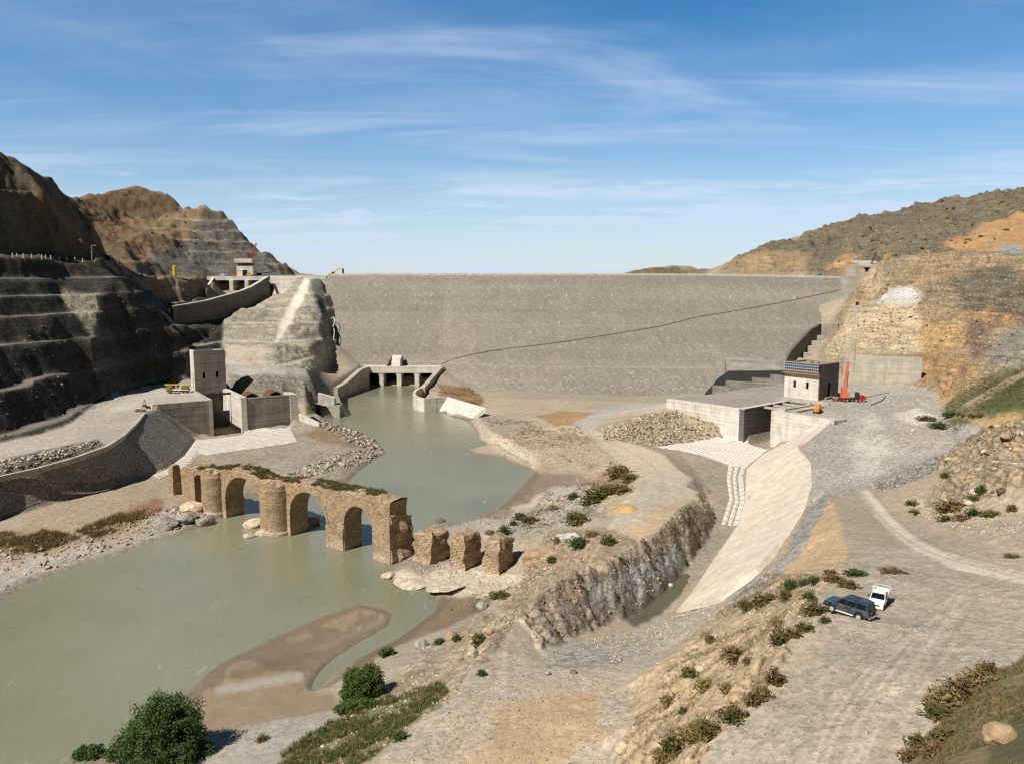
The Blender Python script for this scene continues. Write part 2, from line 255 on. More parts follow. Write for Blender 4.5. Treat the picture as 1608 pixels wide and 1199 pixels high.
# ------------------------------------------------------------------ fan shaped height grid
def grid_rows():
    d = [27.0]
    while d[-1] < 1720:
        D = d[-1]
        st = min(max(0.22 * (D / 80) ** 2, 0.13), 1.05) if D < 715 else 3.4
        d.append(D + st)
    return np.array(d)
GY = grid_rows(); NS = 1000; S0, S1 = -0.86, 0.86
GS = np.linspace(S0, S1, NS)
X = GS[None, :] * GY[:, None]; Y = np.repeat(GY[:, None], NS, 1)
def make_tin():
    terrain_lines()
    pts = np.array([tuple(p) for p in TP])
    jit = np.random.RandomState(1).uniform(-1e-3, 1e-3, (len(pts), 2)); pts[:, :2] += jit
    # barycentric fill in (s, log y) index space
    vs, es, fs, ov, oe, of = delaunay_2d_cdt([Vector((p[0], p[1])) for p in pts], [], [], 0, 1e-4)
    z = np.array([pts[o[0], 2] if o else 0 for o in ov]); xy = np.array([tuple(v) for v in vs])
    Z = np.full(X.shape, np.nan)
    for f in fs:
        a, b, c = xy[f[0]], xy[f[1]], xy[f[2]]
        y0, y1 = min(a[1], b[1], c[1]), max(a[1], b[1], c[1])
        r0, r1 = np.searchsorted(GY, y0), np.searchsorted(GY, y1)
        if r1 <= r0: continue
        ss = [p[0] / max(p[1], 1.0) for p in (a, b, c)]
        # slope range over the triangle rows
        lo, hi = min(ss), max(ss)
        c0 = max(0, int((lo - S0) / (S1 - S0) * (NS - 1)) - 1); c1 = min(NS, int((hi - S0) / (S1 - S0) * (NS - 1)) + 3)
        if c1 <= c0: continue
        xs = X[r0:r1, c0:c1]; ys = Y[r0:r1, c0:c1]
        den = (b[1] - c[1]) * (a[0] - c[0]) + (c[0] - b[0]) * (a[1] - c[1])
        if abs(den) < 1e-9: continue
        w0 = ((b[1] - c[1]) * (xs - c[0]) + (c[0] - b[0]) * (ys - c[1])) / den
        w1 = ((c[1] - a[1]) * (xs - c[0]) + (a[0] - c[0]) * (ys - c[1])) / den
        w2 = 1 - w0 - w1
        m = (w0 >= -1e-6) & (w1 >= -1e-6) & (w2 >= -1e-6)
        zz = w0 * z[f[0]] + w1 * z[f[1]] + w2 * z[f[2]]
        sub = Z[r0:r1, c0:c1]; sub[m] = zz[m]
    # fill outside hull sideways
    for r in range(Z.shape[0]):
        row = Z[r]; ok = np.where(~np.isnan(row))[0]
        if len(ok) == 0: Z[r] = 0 if r == 0 else Z[r - 1]
        else: Z[r] = np.interp(np.arange(NS), ok, row[ok])
    return Z
def blur(A, n=1):
    for _ in range(n):
        B = np.pad(A, 1, mode='edge'); A = (B[:-2, 1:-1] + B[2:, 1:-1] + B[1:-1, :-2] + B[1:-1, 2:] + 2 * A) / 6
    return A
Z0 = blur(make_tin(), 2)
def terrace(Z, poly, H, flat):
    p = np.array(poly); m = np.ones(X.shape, bool); m = np.zeros(X.shape, bool)
    for (x0, y0), (x1, y1) in zip(p, np.roll(p, -1, 0)):
        if y0 != y1: m ^= ((y0 > Y) != (y1 > Y)) & (X < (x1 - x0) * (Y - y0) / (y1 - y0) + x0)
    w = blur(m.astype(np.float32), 4); q = (Z + 1.2 * fbm(X, Y, 40, 3, 5)) / H; f = q - np.floor(q)
    T = Z + (np.where(f < flat, 0.12 * f / flat, 0.12 + 0.88 * (f - flat) / (1 - flat)) - f) * H
    return Z * (1 - w) + T * w, w * np.clip(1 - np.abs(f - flat * .5) / (flat * .6), 0, 1)
def steps(Z, w, lev, flat, wob):
    xs, ys = [lev[0] - 50, lev[0]], [lev[0] - 50, lev[0]]
    for a, b in zip(lev[:-1], lev[1:]): xs += [a + flat * (b - a), b]; ys += [a + .05 * (b - a), b]
    xs.append(lev[-1] + 400); ys.append(lev[-1] + 400); n = wob * fbm(X, Y, 45, 3, 15)
    q = Z + n; T = np.interp(q, xs, ys) - n; led = np.zeros(Z.shape)
    for a, b in zip(lev[:-1], lev[1:]): led = np.maximum(led, np.clip(1 - np.abs((q - a) / (b - a) - flat * .5) / (flat * .5), 0, 1) ** .5)
    return Z * (1 - w) + T * w, led * w
def zone(m, n=4): return blur(m.astype(np.float32), n)
def warp(Z, w, a, sc, seed):
    A = w * a; x = X + A * fbm(X, Y, sc, 4, seed) * 2; y = np.clip(Y + A * fbm(X, Y, sc, 4, seed + 9) * 2, GY[0], GY[-2])
    r = np.clip(np.searchsorted(GY, y.ravel()).reshape(y.shape) - 1, 0, len(GY) - 2); fy = (y - GY[r]) / (GY[r+1] - GY[r]); q = np.clip((x / y - S0) / (S1 - S0) * (NS - 1), 0, NS - 1.001); c = q.astype(int); fx = q - c
    return (Z[r, c] * (1 - fx) + Z[r, c+1] * fx) * (1 - fy) + (Z[r+1, c] * (1 - fx) + Z[r+1, c+1] * fx) * fy
Z0 = warp(Z0, zone((X > -8) & (X < 64) & (Y > 122) & (Y < 246) & (Z0 > .3) & (X - 4 < (Y - 140) * .62), 6), 3.2, 9, 201)
Z0 = warp(Z0, zone((X > 165) & (Y > 330) & (Y < 1000) & (Z0 > 24), 8), 5.0, 22, 221)
Z0 = warp(Z0, zone((X > 84) & (Y > 150) & (Y < 262) & (X / Y > .52) & (Z0 > 18.5) & (X * .6 + 110 < Y), 6), 3.0, 9, 241)
Z0 = warp(Z0, zone((X < -165) & (Y > 250) & (Z0 > 20), 8), 2.6, 24, 261)
Z0 = warp(Z0, zone((X < -60) & (Y > 655) & (Z0 > 74), 8), 9.0, 45, 281)
Z0 = warp(Z0, zone((X > -30) & (X < 60) & (Y > 50) & (Y < 112) & (Z0 > 14) & (Z0 < 34), 5), 1.4, 7, 301)
Z0, LED1 = steps(Z0, zone((X < -150) & (Y < 560) & (X < -150 - np.clip(Y - 380, 0, 80) * .2) & (X - .0 * Y < -120) & ~((X > -186) & (Y > 430)) & (Z0 > 17.6) & (Z0 < 88)), [17.6, 30, 43, 54, 62, 69.6, 79.5, 92], .36, 1.3)
Z0, LED2 = steps(Z0, zone((X > -184) & (X < -118) & (Y > 425) & (Y < 600) & (Z0 > 21) & (Z0 < 71)), [21.5, 31, 40.5, 49, 58.5, 70], .24, 1.0)
def strata(Z, w, H, flat, wob, sc, seed):
    n = wob * fbm(X, Y, sc, 4, seed); q = (Z + n) / H; k = np.floor(q); f = q - k
    g = np.where(f < flat, .12 * f / flat, .12 + .88 * (f - flat) / (1 - flat)); return Z + (g - f) * H * w
Z0 = strata(Z0, zone((X > 150) & (Y > 330) & (Y < 640) & (Z0 > 19) & (X / Y > .26)) * np.clip(.55 + .9 * fbm(X, Y, 30, 3, 77), .15, 1), 4.6, .46, 4.0, 13, 17)
Z0 = strata(Z0, zone((X > 84) & (X < 190) & (Y > 150) & (Y < 262) & (X / Y > .52) & (Z0 > 18.5) & (X * .6 + 110 < Y)), 2.6, .45, 3.2, 8, 19)
Z0, LEDGE = terrace(Z0, [(-310,612),(-245,638),(-150,638),(-135,720),(-250,745),(-325,690)], 9.0, .36)
def zat(Z, x, y):
    y = min(max(y, GY[0]), GY[-2]); r = int(np.searchsorted(GY, y)) - 1; r = max(0, min(r, len(GY) - 2))
    fy = (y - GY[r]) / (GY[r + 1] - GY[r]); s = (x / y - S0) / (S1 - S0) * (NS - 1); s = min(max(s, 0), NS - 1.001)
    c = int(s); fx = s - c
    return (Z[r, c] * (1 - fx) + Z[r, c + 1] * fx) * (1 - fy) + (Z[r + 1, c] * (1 - fx) + Z[r + 1, c + 1] * fx) * fy
def hit(u, v, Z=None, tries=12):
    if Z is None: Z = Z0
    for k in range(tries):
        d = ray(u, v); a = d.x / d.y; b = d.z / d.y
        s = (a - S0) / (S1 - S0) * (NS - 1); c = int(min(max(s, 0), NS - 2)); fx = min(max(s - c, 0), 1)
        col = Z[:, c] * (1 - fx) + Z[:, c + 1] * fx
        below = (CZ + b * GY) <= col
        i = np.argmax(below)
        if below[i]:
            if i == 0: y = GY[0]
            else:
                e0 = CZ + b * GY[i - 1] - col[i - 1]; e1 = CZ + b * GY[i] - col[i]
                t = e0 / max(e0 - e1, 1e-9); y = GY[i - 1] + t * (GY[i] - GY[i - 1])
            return Vector((a * y, y, CZ + b * y))
        v += 3
    return Vector((a * 1700, 1700, 50))
# ------------------------------------------------------------------ ground cover colours (albedo) and roughness painted by world polygons
def grad_slope(Z):
    gy = np.gradient(Z, axis=0) / np.maximum(np.gradient(Y, axis=0), 1e-6)
    gs = np.gradient(Z, axis=1) / np.maximum(np.gradient(X, axis=1), 1e-6)
    return np.hypot(gy, gs)
SL = grad_slope(Z0)
CC = np.zeros(X.shape + (3,), np.float32); CC[:] = srgb(168, 152, 126)
AMP = np.full(X.shape, 0.12, np.float32)      # relief of the surface in metres
SCALE_BIG = np.zeros(X.shape, np.float32)      # weight of large boulders and gullies
CRK = np.full(X.shape, 0.15, np.float32)       # broken rock in the shader
GRT = np.full(X.shape, 0.5, np.float32)        # gravel in the shader
WN1 = fbm(X, Y, 9, 4, 3); WN2 = fbm(X, Y, 9, 4, 11)
NB = fbm(X, Y, 26, 5, 21); NM = fbm(X, Y, 6, 5, 31); NF = fbm(X, Y, 1.6, 4, 41)
def inside(poly, w, soft=3):
    """soft mask of a world polygon: (row slice, column slice, weights)"""
    p = np.array(poly)
    lo = p.min(0) - w * 1.6 - 0.5; hi = p.max(0) + w * 1.6 + 0.5
    r0, r1 = np.searchsorted(GY, lo[1]), np.searchsorted(GY, hi[1])
    ss = p[:, 0] / np.maximum(p[:, 1], 1); pad = 0.03
    c0 = max(0, int((ss.min() - pad - w / max(lo[1], 30) - S0) / (S1 - S0) * NS)); c1 = min(NS, int((ss.max() + pad + w / max(lo[1], 30) - S0) / (S1 - S0) * NS) + 1)
    if r1 <= r0 or c1 <= c0: return None
    r0 = max(0, r0 - 10); r1 = min(len(GY), r1 + 10)
    S = (slice(r0, r1), slice(c0, c1))
    xs = X[S] + WN1[S] * w + NF[S] * w * .8; ys = Y[S] + WN2[S] * w + NM[S] * w * .6
    q = np.zeros(xs.shape, bool)
    for (x0, y0), (x1, y1) in zip(p, np.roll(p, -1, 0)):
        if y0 == y1: continue
        q ^= ((y0 > ys) != (y1 > ys)) & (xs < (x1 - x0) * (ys - y0) / (y1 - y0) + x0)
    return S, blur(q.astype(np.float32), soft)
def wpoly(pix, n=5):
    out = []
    for (u0, v0), (u1, v1) in zip(pix, pix[1:] + pix[:1]):
        for k in range(n):
            h = hit(u0 + (u1 - u0) * k / n, v0 + (v1 - v0) * k / n); out.append((h.x, h.y))
    return out
def paint(pix, col=None, amp=None, big=None, crk=None, grt=None, w=1.5, a=1.0, cond=None, n=5, world=None, soft=None):
    if soft is None: soft = 1 if w <= .8 else min(14, int(1 + 1.3 * w))
    r = inside(world if world is not None else wpoly(pix, n), w, soft)
    if r is None: return
    S, m = r
    if cond is not None: m = m * cond[S]
    if col is not None: CC[S] = CC[S] * (1 - (m * a)[..., None]) + np.array(srgb(*col), np.float32) * (m * a)[..., None]
    for A, val in ((AMP, amp), (SCALE_BIG, big), (CRK, crk), (GRT, grt)):
        if val is not None: A[S] = A[S] * (1 - m) + val * m
FLAT = SL < 0.5
def paint_all():
    # left canyon wall and hills
    lw = [(-150,740),(0,693),(60,682),(110,665),(144,637),(185,619),(292,594),(350,580),(354,545),(360,490),(430,465),(332,446),(262,470),(215,440),(165,417),(150,390),(118,318),(78,276),(0,237),(-150,180)]
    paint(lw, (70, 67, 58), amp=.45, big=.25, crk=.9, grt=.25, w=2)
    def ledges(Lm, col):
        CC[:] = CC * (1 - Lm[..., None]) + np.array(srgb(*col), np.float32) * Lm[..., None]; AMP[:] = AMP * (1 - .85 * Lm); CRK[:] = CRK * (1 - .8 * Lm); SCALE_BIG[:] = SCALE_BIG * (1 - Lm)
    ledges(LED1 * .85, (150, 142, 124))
    paint([(-150,400),(0,404),(165,417),(150,390),(118,318),(78,276),(0,237),(-150,180)], (104, 94, 72), amp=.9, big=.8, crk=.6, w=3)
    paint([(20,320),(60,300),(110,350),(150,380),(140,392),(90,370)], (124, 98, 64), w=5)
    paint([(85,457),(158,460),(150,530),(122,499)], (165, 155, 128), amp=.8, big=.3, crk=.9, w=1)
    # spoil slopes and brown hills behind
    bh = [(118,314),(150,300),(190,292),(240,297),(300,322),(320,318),(376,362),(462,432),(440,436),(300,436),(262,470),(215,445),(165,415),(145,390)]
    paint(bh, (112, 92, 66), amp=1.5, big=1.1, crk=.45, grt=.3, w=4, n=3)
    paint([(120,314),(200,290),(262,312),(285,330),(240,345),(150,330)], (112, 88, 60), amp=1.3, big=1., w=5)
    paint([(140,345),(200,345),(235,352),(225,378),(160,380)], (120, 92, 62), amp=1.3, big=1.2, w=5)
    paint([(205,350),(285,335),(320,322),(310,350),(270,400),(225,405),(190,390)], (138, 112, 78), amp=.8, big=.8, w=4)
    paint([(300,352),(330,330),(376,362),(462,434),(440,437),(232,432),(232,402),(300,378)], (112, 108, 98), amp=.9, big=.5, crk=.9, w=3)
    
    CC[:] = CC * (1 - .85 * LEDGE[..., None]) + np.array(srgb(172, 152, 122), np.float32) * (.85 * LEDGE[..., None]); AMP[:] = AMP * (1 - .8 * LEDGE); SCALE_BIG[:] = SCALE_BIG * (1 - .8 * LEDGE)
    paint([(170,410),(225,405),(232,430),(300,436),(330,437),(300,462),(260,475),(215,445)], (140, 118, 88), amp=.6, big=.6, crk=.6, w=3)
    paint([(250,436),(330,440),(320,460),(262,470)], (170, 150, 125), amp=.5, w=3)
    # rock abutment: sprayed concrete over rock
    ab = [(425,437),(503,438),(515,470),(523,545),(516,582),(480,580),(354,575),(350,545),(352,500),(380,480)]
    paint(ab, (176, 166, 144), amp=.95, big=.45, crk=.9, grt=.2, w=1.2)
    paint([(360,495),(430,478),(432,512),(358,512)], (158, 150, 128), amp=.9, big=.6, crk=.7, w=2)
    paint([(356,514),(425,514),(425,540),(352,542)], (158, 148, 128), amp=.8, big=.5, crk=.7, w=2)
    paint([(352,545),(415,545),(410,573),(354,573)], (180, 165, 146), amp=.6, crk=.4, w=2)
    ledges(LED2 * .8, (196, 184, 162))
    paint([(488,440),(505,440),(514,470),(505,495),(495,480)], (96, 102, 96), amp=1.0, crk=.8, w=1)  # shadowed right side of the abutment, its shade painted into the rock colour
    for q in ([(478,437),(492,437),(455,512),(432,540),(436,512)], [(445,437),(452,437),(440,462),(430,462)], [(508,540),(514,540),(498,578),(490,578)]):
        paint(q, (222, 208, 186), amp=.2, crk=.1, w=.8)
    paint([(357,576),(420,577),(480,581),(516,600),(500,593),(420,588),(357,589)], (172, 164, 152), amp=.1, crk=.1, w=1)
    paint([(357,589),(420,588),(500,593),(516,605),(496,632),(420,627),(357,626)], (140, 134, 118), amp=.35, crk=.5, grt=.9, w=1)
    paint([(480,636),(500,630),(515,636),(505,650),(480,650)], (92, 96, 48), w=1)
    # left platform
    pl = [(-150,745),(0,694),(60,682),(110,665),(144,637),(185,619),(292,594),(357,580),(357,612),(335,628),(240,642),(228,648),(213,666),(193,686),(168,702),(118,720),(58,737),(0,750),(-150,803)]
    paint(pl, (174, 163, 146), amp=.06, crk=.05, grt=.7, w=1.2)
    paint([(160,655),(200,625),(290,600),(290,612),(210,640)], (184, 178, 166), w=2, a=.6)
    paint([(-150,790),(0,722),(70,706),(150,690),(162,698),(115,716),(60,732),(0,746)], (112, 108, 96), amp=.7, crk=.8, w=.6)
    # revetment
    paint([(-150,803),(0,750),(58,737),(118,720),(168,702),(193,686),(213,666),(234,646),(305,690),(262,735),(80,791),(-150,866)], (128, 122, 108), amp=.12, crk=.35, grt=1.0, w=.4)
    # left bank
    paint([(-150,905),(0,842),(80,795),(262,738),(306,693),(330,722),(470,706),(520,700),(470,757),(350,800),(290,825),(150,862),(-150,940)], (168, 148, 118), amp=.25, crk=.25, w=1.5)
    paint([(306,692),(445,669),(470,655),(520,662),(600,712),(560,722),(545,757),(470,757),(420,735),(330,722)], (158, 146, 126), amp=.4, crk=.4, w=1.5)
    paint([(500,665),(570,690),(560,705),(480,685)], (150, 125, 92), w=2)
    paint([(130,835),(250,775),(252,800),(150,845)], (140, 100, 66), w=3, a=.8); paint([(0,838),(70,835),(130,842),(60,868),(0,870)], (128, 96, 62), w=3, a=.8)
    paint([(-150,948),(0,885),(120,862),(240,830),(290,815),(290,836),(150,882),(0,940),(-150,1010)], (182, 172, 154), amp=.25, crk=.4, w=2)
    paint([(225,815),(270,790),(340,795),(345,815),(290,832)], (165, 155, 142), amp=.7, crk=.6, w=1.5)
    paint([(540,735),(600,712),(570,740)], (150, 140, 122), w=1)
    # sand bar and beach
    sb = [(300,1080),(345,1040),(430,1000),(500,970),(560,948),(600,955),(620,966),(606,986),(560,1012),(497,1062),(489,1084),(530,1085),(540,1110),(420,1135),(330,1150),(270,1115)]
    paint(sb, (150, 128, 98), amp=.03, crk=0, grt=.15, w=1.2)
    for q in ([(330,1080),(420,1062),(470,1052),(478,1066),(400,1080),(340,1090)], [(430,1040),(530,1000),(600,968),(605,976),(520,1010)], ): paint(q, (172, 160, 142), w=1.0, a=.8)
    paint([(350,1065),(430,1035),(500,1015),(480,1035),(380,1065)], (126, 102, 72), w=1.5, a=.7)
    paint([(270,1120),(330,1150),(420,1135),(540,1110),(560,1125),(470,1180),(430,1215),(200,1300)], (170, 160, 142), amp=.12, crk=.2, w=1.5)
    paint([(688,935),(700,920),(770,925),(770,950),(700,985),(620,1015),(540,1060),(505,1085),(560,1034),(655,980)], (128, 108, 82), amp=.05, crk=0, grt=.2, w=1)
    paint([(600,905),(640,880),(690,880),(800,900),(830,905),(780,935),(690,935),(640,918)], (196, 182, 162), amp=.45, crk=.35, w=1.2)
    paint([(625,880),(650,850),(700,845),(730,870),(660,905)], (150, 136, 116), amp=.2, w=1.5)
    # right bank of the upper pool
    paint([(752,660),(790,690),(905,668),(985,740),(968,798),(870,840),(780,840),(690,826),(800,785),(841,741),(753,690)], (172, 152, 122), amp=.35, crk=.35, w=1.5)
    paint([(745,650),(765,672),(850,720),(845,738),(790,708),(752,690)], (190, 174, 150), amp=.5, crk=.4, w=1)
    paint([(841,741),(910,745),(945,760),(900,770),(830,790),(780,800)], (138, 120, 98), amp=.05, crk=0, grt=.2, w=1.5)
    paint([(870,765),(960,760),(930,790),(820,812),(800,800)], (180, 168, 150), amp=.06, crk=.05, w=2)
    paint([(650,832),(800,800),(920,790),(950,800),(860,838),(780,850),(690,850)], (168, 158, 140), amp=.15, crk=.3, w=2)
    # dirt around the dam toe
    paint([(690,610),(760,624),(1040,632),(1060,640),(940,668),(905,690),(780,650),(735,640),(680,625)], (178, 160, 130), amp=.15, crk=.1, w=2)
    paint([(690,604),(735,608),(760,625),(755,640),(690,626)], (146, 116, 76), amp=.5, crk=.3, w=1)
    paint([(840,652),(880,645),(970,650),(930,664),(870,668)], (168, 130, 82), amp=.3, w=2)
    paint([(960,636),(1060,632),(1055,640),(980,645),(950,660),(910,676),(890,668)], (170, 163, 150), amp=.06, w=1)
    # embankment road
    er = [(905,666),(962,684),(1040,711),(1085,755),(1092,780),(1060,812),(1000,852),(958,832),(968,798),(996,768),(985,740),(950,703)]
    paint(er, (186, 170, 144), amp=.08, crk=.05, grt=.6, w=1.2)
    paint([(1040,790),(1092,775),(1062,812),(1000,850),(975,835)], (186, 158, 114), amp=.1, w=2, a=.8)
    paint([(958,796),(985,790),(1005,797),(990,806),(965,806)], (190, 150, 88), amp=.3, w=.6)
    paint([(945,735),(1000,745),(985,775),(930,770)], (150, 120, 86), w=2, a=.7)
    # ridge flanks
    paint([(860,835),(955,830),(1000,850),(900,905),(812,965),(780,960),(810,925),(825,900),(840,870)], (158, 138, 108), amp=.6, big=.35, crk=.6, w=1.5)
    paint([(812,966),(900,906),(1020,846),(1092,780),(1122,800),(1106,852),(1073,896),(1036,935),(982,972),(885,1003),(845,1020)], (164, 145, 118), amp=1.4, big=.8, crk=1.0, w=2.0, n=8)
    paint([(930,930),(985,893),(1050,868),(1080,860),(1068,900),(1030,938),(980,970),(930,985)], (164, 163, 158), amp=1.0, big=.5, crk=.9, w=1.6)
    paint([(850,985),(900,960),(960,950),(1000,930),(985,968),(930,985),(885,1002),(850,1015)], (150, 138, 120), amp=1.0, crk=.9, w=1.5)
    paint([(780,955),(815,965),(790,1000),(745,1050),(700,1105),(640,1145),(560,1190),(520,1230),(420,1225),(560,1110),(640,1040),(700,995)], (172, 152, 122), amp=.5, big=.2, crk=.6, w=1.5)
    paint([(560,1110),(690,1075),(700,1100),(600,1180),(520,1235),(400,1235),(440,1180)], (138, 128, 86), amp=.35, w=2)
    # central sand, pit and creek
    paint([(812,968),(845,1020),(1000,1000),(1140,940),(1205,900),(1100,1010),(1010,1100),(980,1160),(940,1260),(520,1260),(640,1152),(740,1060)], (180, 164, 138), amp=.12, crk=.1, grt=.7, w=1.5)
    paint([(770,1130),(900,1085),(960,1095),(940,1160),(860,1215),(740,1215)], (190, 158, 112), amp=.08, grt=.4, w=4, a=.85)
    paint([(845,1022),(1000,985),(1110,950),(1150,945),(1090,990),(960,1050),(860,1050)], (168, 158, 140), amp=.15, crk=.35, grt=1.0, w=2)
    paint([(980,970),(1036,935),(1062,900),(1082,905),(1060,950),(1000,985)], (98, 88, 72), amp=.05, crk=0, w=1)
    paint([(1085,700),(1140,722),(1150,830),(1110,890),(1085,925),(1060,930),(1108,852),(1122,820),(1118,775),(1090,738)], (160, 146, 124), amp=.25, crk=.3, w=1.5)
    # slope under the parking plateau
    paint([(1010,1060),(1140,948),(1205,892),(1260,850),(1340,870),(1300,912),(1272,950),(1243,1002),(1212,1062),(1150,1125),(1095,1205),(1000,1280),(930,1280),(980,1160)], (186, 161, 122), amp=.45, big=.2, crk=.45, w=1.5)
    paint([(1205,900),(1262,800),(1300,770),(1325,835),(1340,870),(1260,900)], (192, 160, 112), amp=.35, crk=.2, w=2)
    paint([(1135,942),(1190,905),(1235,866),(1262,802),(1300,772),(1300,790),(1270,850),(1220,910),(1160,955)], (156, 149, 137), amp=.2, crk=.4, grt=1.0, w=1.5)
    # parking plateau and road
    paint([(1340,880),(1400,860),(1500,860),(1900,870),(1900,985),(1608,1030),(1480,1135),(1400,1220),(1250,1500),(1020,1310),(1095,1205),(1150,1128),(1212,1066),(1243,1005),(1272,953)], (168, 154, 132), amp=.02, crk=.04, grt=.75, w=1.2)
    paint([(1300,905),(1350,880),(1340,960),(1280,1030),(1240,1060),(1200,1090),(1215,1062),(1245,1002)], (184, 163, 130), a=.6, w=2)
    paint([(1380,760),(1420,810),(1500,855),(1608,868),(1608,900),(1500,870),(1420,840),(1370,800)], (172, 154, 128), w=2)
    paint([(1345,762),(1362,762),(1395,808),(1440,848),(1500,880),(1620,908),(1620,920),(1500,893),(1430,862),(1385,822)], (200, 186, 162), amp=.04, grt=.3, w=.6)
    paint([(1360,700),(1480,700),(1500,800),(1608,840),(1608,870),(1500,850),(1420,810),(1380,765)], (176, 156, 128), amp=.2, w=2)
    def track(pix, col, w=.34, a=.5):
        pts = [hit(*t) for t in pix]; l, r = [], []
        for i in range(len(pts)):
            d = (pts[min(i+1, len(pts)-1)] - pts[max(i-1, 0)]).to_2d().normalized(); nn = Vector((-d.y, d.x)) * w / 2; l.append(tuple(pts[i].to_2d() + nn)); r.append(tuple(pts[i].to_2d() - nn))
        paint(None, col, world=l + r[::-1], w=.12, soft=1, a=a)
    def smooth(pix, n=8):
        out = []
        for i in range(len(pix) - 1):
            p0, p1, p2, p3 = (np.array(pix[min(max(j, 0), len(pix)-1)], float) for j in (i-1, i, i+1, i+2))
            for k in range(n):
                t = k / n; out.append(tuple(.5 * ((2*p1) + (p2-p0)*t + (2*p0-5*p1+4*p2-p3)*t*t + (3*p1-p0-3*p2+p3)*t**3)))
        return out + [tuple(pix[-1])]
    for off in (0, 9, 20, 30):
        track(smooth([(1350+off*.4,765),(1374+off*.7,800),(1412+off*.8,838),(1470+off*.5,870-off*.25),(1540,890-off*.4),(1610,908-off*.4)]), (222,208,184) if off in (9, 20) else (150,134,110), .5, .5)
    rg = random.Random(3)
    for k in range(13):
        a0 = rg.uniform(-30, 30); ln = [(1260+a0+k*9,1199),(1300+a0+k*8,1120),(1360+a0+k*7,1045),(1440+a0+k*5,985-k*2),(1530+a0,950-k*3),(1625,925-k*2+a0*.4)]
        track(smooth(ln), (196,182,158) if k % 2 else (146,134,114), .36, .34)
    for k in range(8):
        a0 = rg.uniform(-16, 16); track(smooth([(690+a0+k*14,1199),(735+a0+k*9,1130),(772+a0+k*4,1075),(790+a0,1020),(806+a0*.6,985)]), (198,180,150) if k % 2 else (146,130,104), .34, .36)
    for k in range(7):
        a0 = rg.uniform(-10, 10); track(smooth([(930+a0,862-k),(985+a0+k*2,820),(1035+a0*.5+k*2,785),(1046+a0*.5,752),(1015+a0*.4,722),(960+a0*.4,692),(905+a0*.4,668)]), (208,192,166) if k % 2 else (156,138,112), .5, .36)
    for k in range(9):
        a0 = rg.uniform(-26, 26); track(smooth([(1352+a0*.3,765),(1350+a0,735),(1356+a0,700),(1372+a0*1.6,665),(1392+a0*2,632)]), (206,200,188) if k % 2 else (132,126,116), .5, .4)
    # grass hump bottom right
    paint([(1400,1215),(1480,1135),(1540,1075),(1608,1032),(1900,960),(1900,1400),(1450,1400)], (128, 112, 76), amp=.3, grt=.4, w=1.5)
    paint([(1490,1215),(1560,1120),(1620,1070),(1900,1000),(1900,1400),(1500,1400)], (98, 94, 58), amp=.2, grt=.3, w=3)
    # right platform
    rp = [(1300,590),(1440,598),(1482,622),(1490,645),(1478,670),(1505,692),(1485,726),(1440,750),(1370,768),(1300,775),(1262,802),(1275,750),(1266,700),(1285,680),(1310,657),(1212,645),(1240,600)]
    paint(rp, (170, 161, 146), amp=.1, crk=.25, grt=1.0, w=1.5)
    paint([(1330,690),(1360,640),(1400,690),(1380,745),(1340,750)], (204, 194, 176), a=.7, w=5); paint([(1400,650),(1440,640),(1470,655),(1440,668)], (212, 203, 186), a=.8, w=3)
    paint([(1370,755),(1440,728),(1490,705),(1500,720),(1440,752),(1380,772)], (150, 143, 131), amp=.35, crk=.5, w=1.5)
    paint([(1050,634),(1230,610),(1236,622),(1140,642)], (160, 152, 138), w=1); paint([(1060,630),(1110,616),(1200,600),(1235,602),(1230,612),(1140,635)], (160, 150, 136), amp=.2, w=1)
    # right hill
    rh = [(1285,560),(1350,437),(1390,405),(1450,400),(1480,396),(1560,397),(1900,385),(1900,600),(1608,600),(1480,622),(1440,606),(1325,600)]
    paint(rh, (166, 142, 104), amp=1.1, big=.9, crk=.9, grt=.3, w=3)
    paint([(1290,560),(1340,480),(1440,465),(1445,560),(1330,557)], (198, 176, 136), amp=.8, big=.4, crk=.85, w=3)
    paint([(1348,440),(1390,408),(1450,402),(1420,425),(1370,470)], (190, 166, 124), amp=.8, big=.4, crk=.6, w=3)
    paint([(1378,478),(1400,452),(1430,452),(1450,474),(1420,480)], (200, 196, 188), amp=.8, crk=.5, w=2)
    paint([(1500,430),(1580,420),(1640,450),(1640,520),(1560,510),(1500,490)], (124, 112, 90), amp=1.3, big=1.2, crk=1., w=5)
    paint([(1440,520),(1510,500),(1520,540),(1460,560),(1440,555)], (196, 156, 96), amp=.7, w=3); paint([(1510,490),(1600,498),(1600,512),(1530,505)], (184, 142, 86), w=3)
    paint([(1520,510),(1570,505),(1560,560),(1545,570),(1520,545)], (134, 110, 88), amp=.9, w=3)
    paint([(1555,530),(1640,510),(1640,590),(1550,575)], (150, 140, 120), amp=1.0, big=.8, w=3)
    paint([(1430,565),(1480,550),(1540,575),(1530,600),(1480,620),(1450,605)], (176, 138, 88), amp=.5, w=3)
    paint([(1480,622),(1530,598),(1600,575),(1900,555),(1900,640),(1608,660),(1500,690),(1485,660)], (122, 118, 76), amp=.35, big=.2, w=3)
    paint([(1540,610),(1620,590),(1900,570),(1900,640),(1620,650),(1545,645)], (92, 98, 50), amp=.25, w=3)
    paint([(1510,635),(1590,590),(1640,570),(1640,576),(1596,598),(1530,640)], (176, 152, 112), w=1.2); paint([(1545,600),(1480,635),(1470,625),(1530,595)], (182, 146, 98), w=1.5)
    paint([(1505,652),(1540,655),(1600,655),(1590,668),(1540,672)], (186, 148, 92), w=2); paint([(1470,668),(1540,668),(1545,678),(1500,692)], (160, 156, 144), w=2)
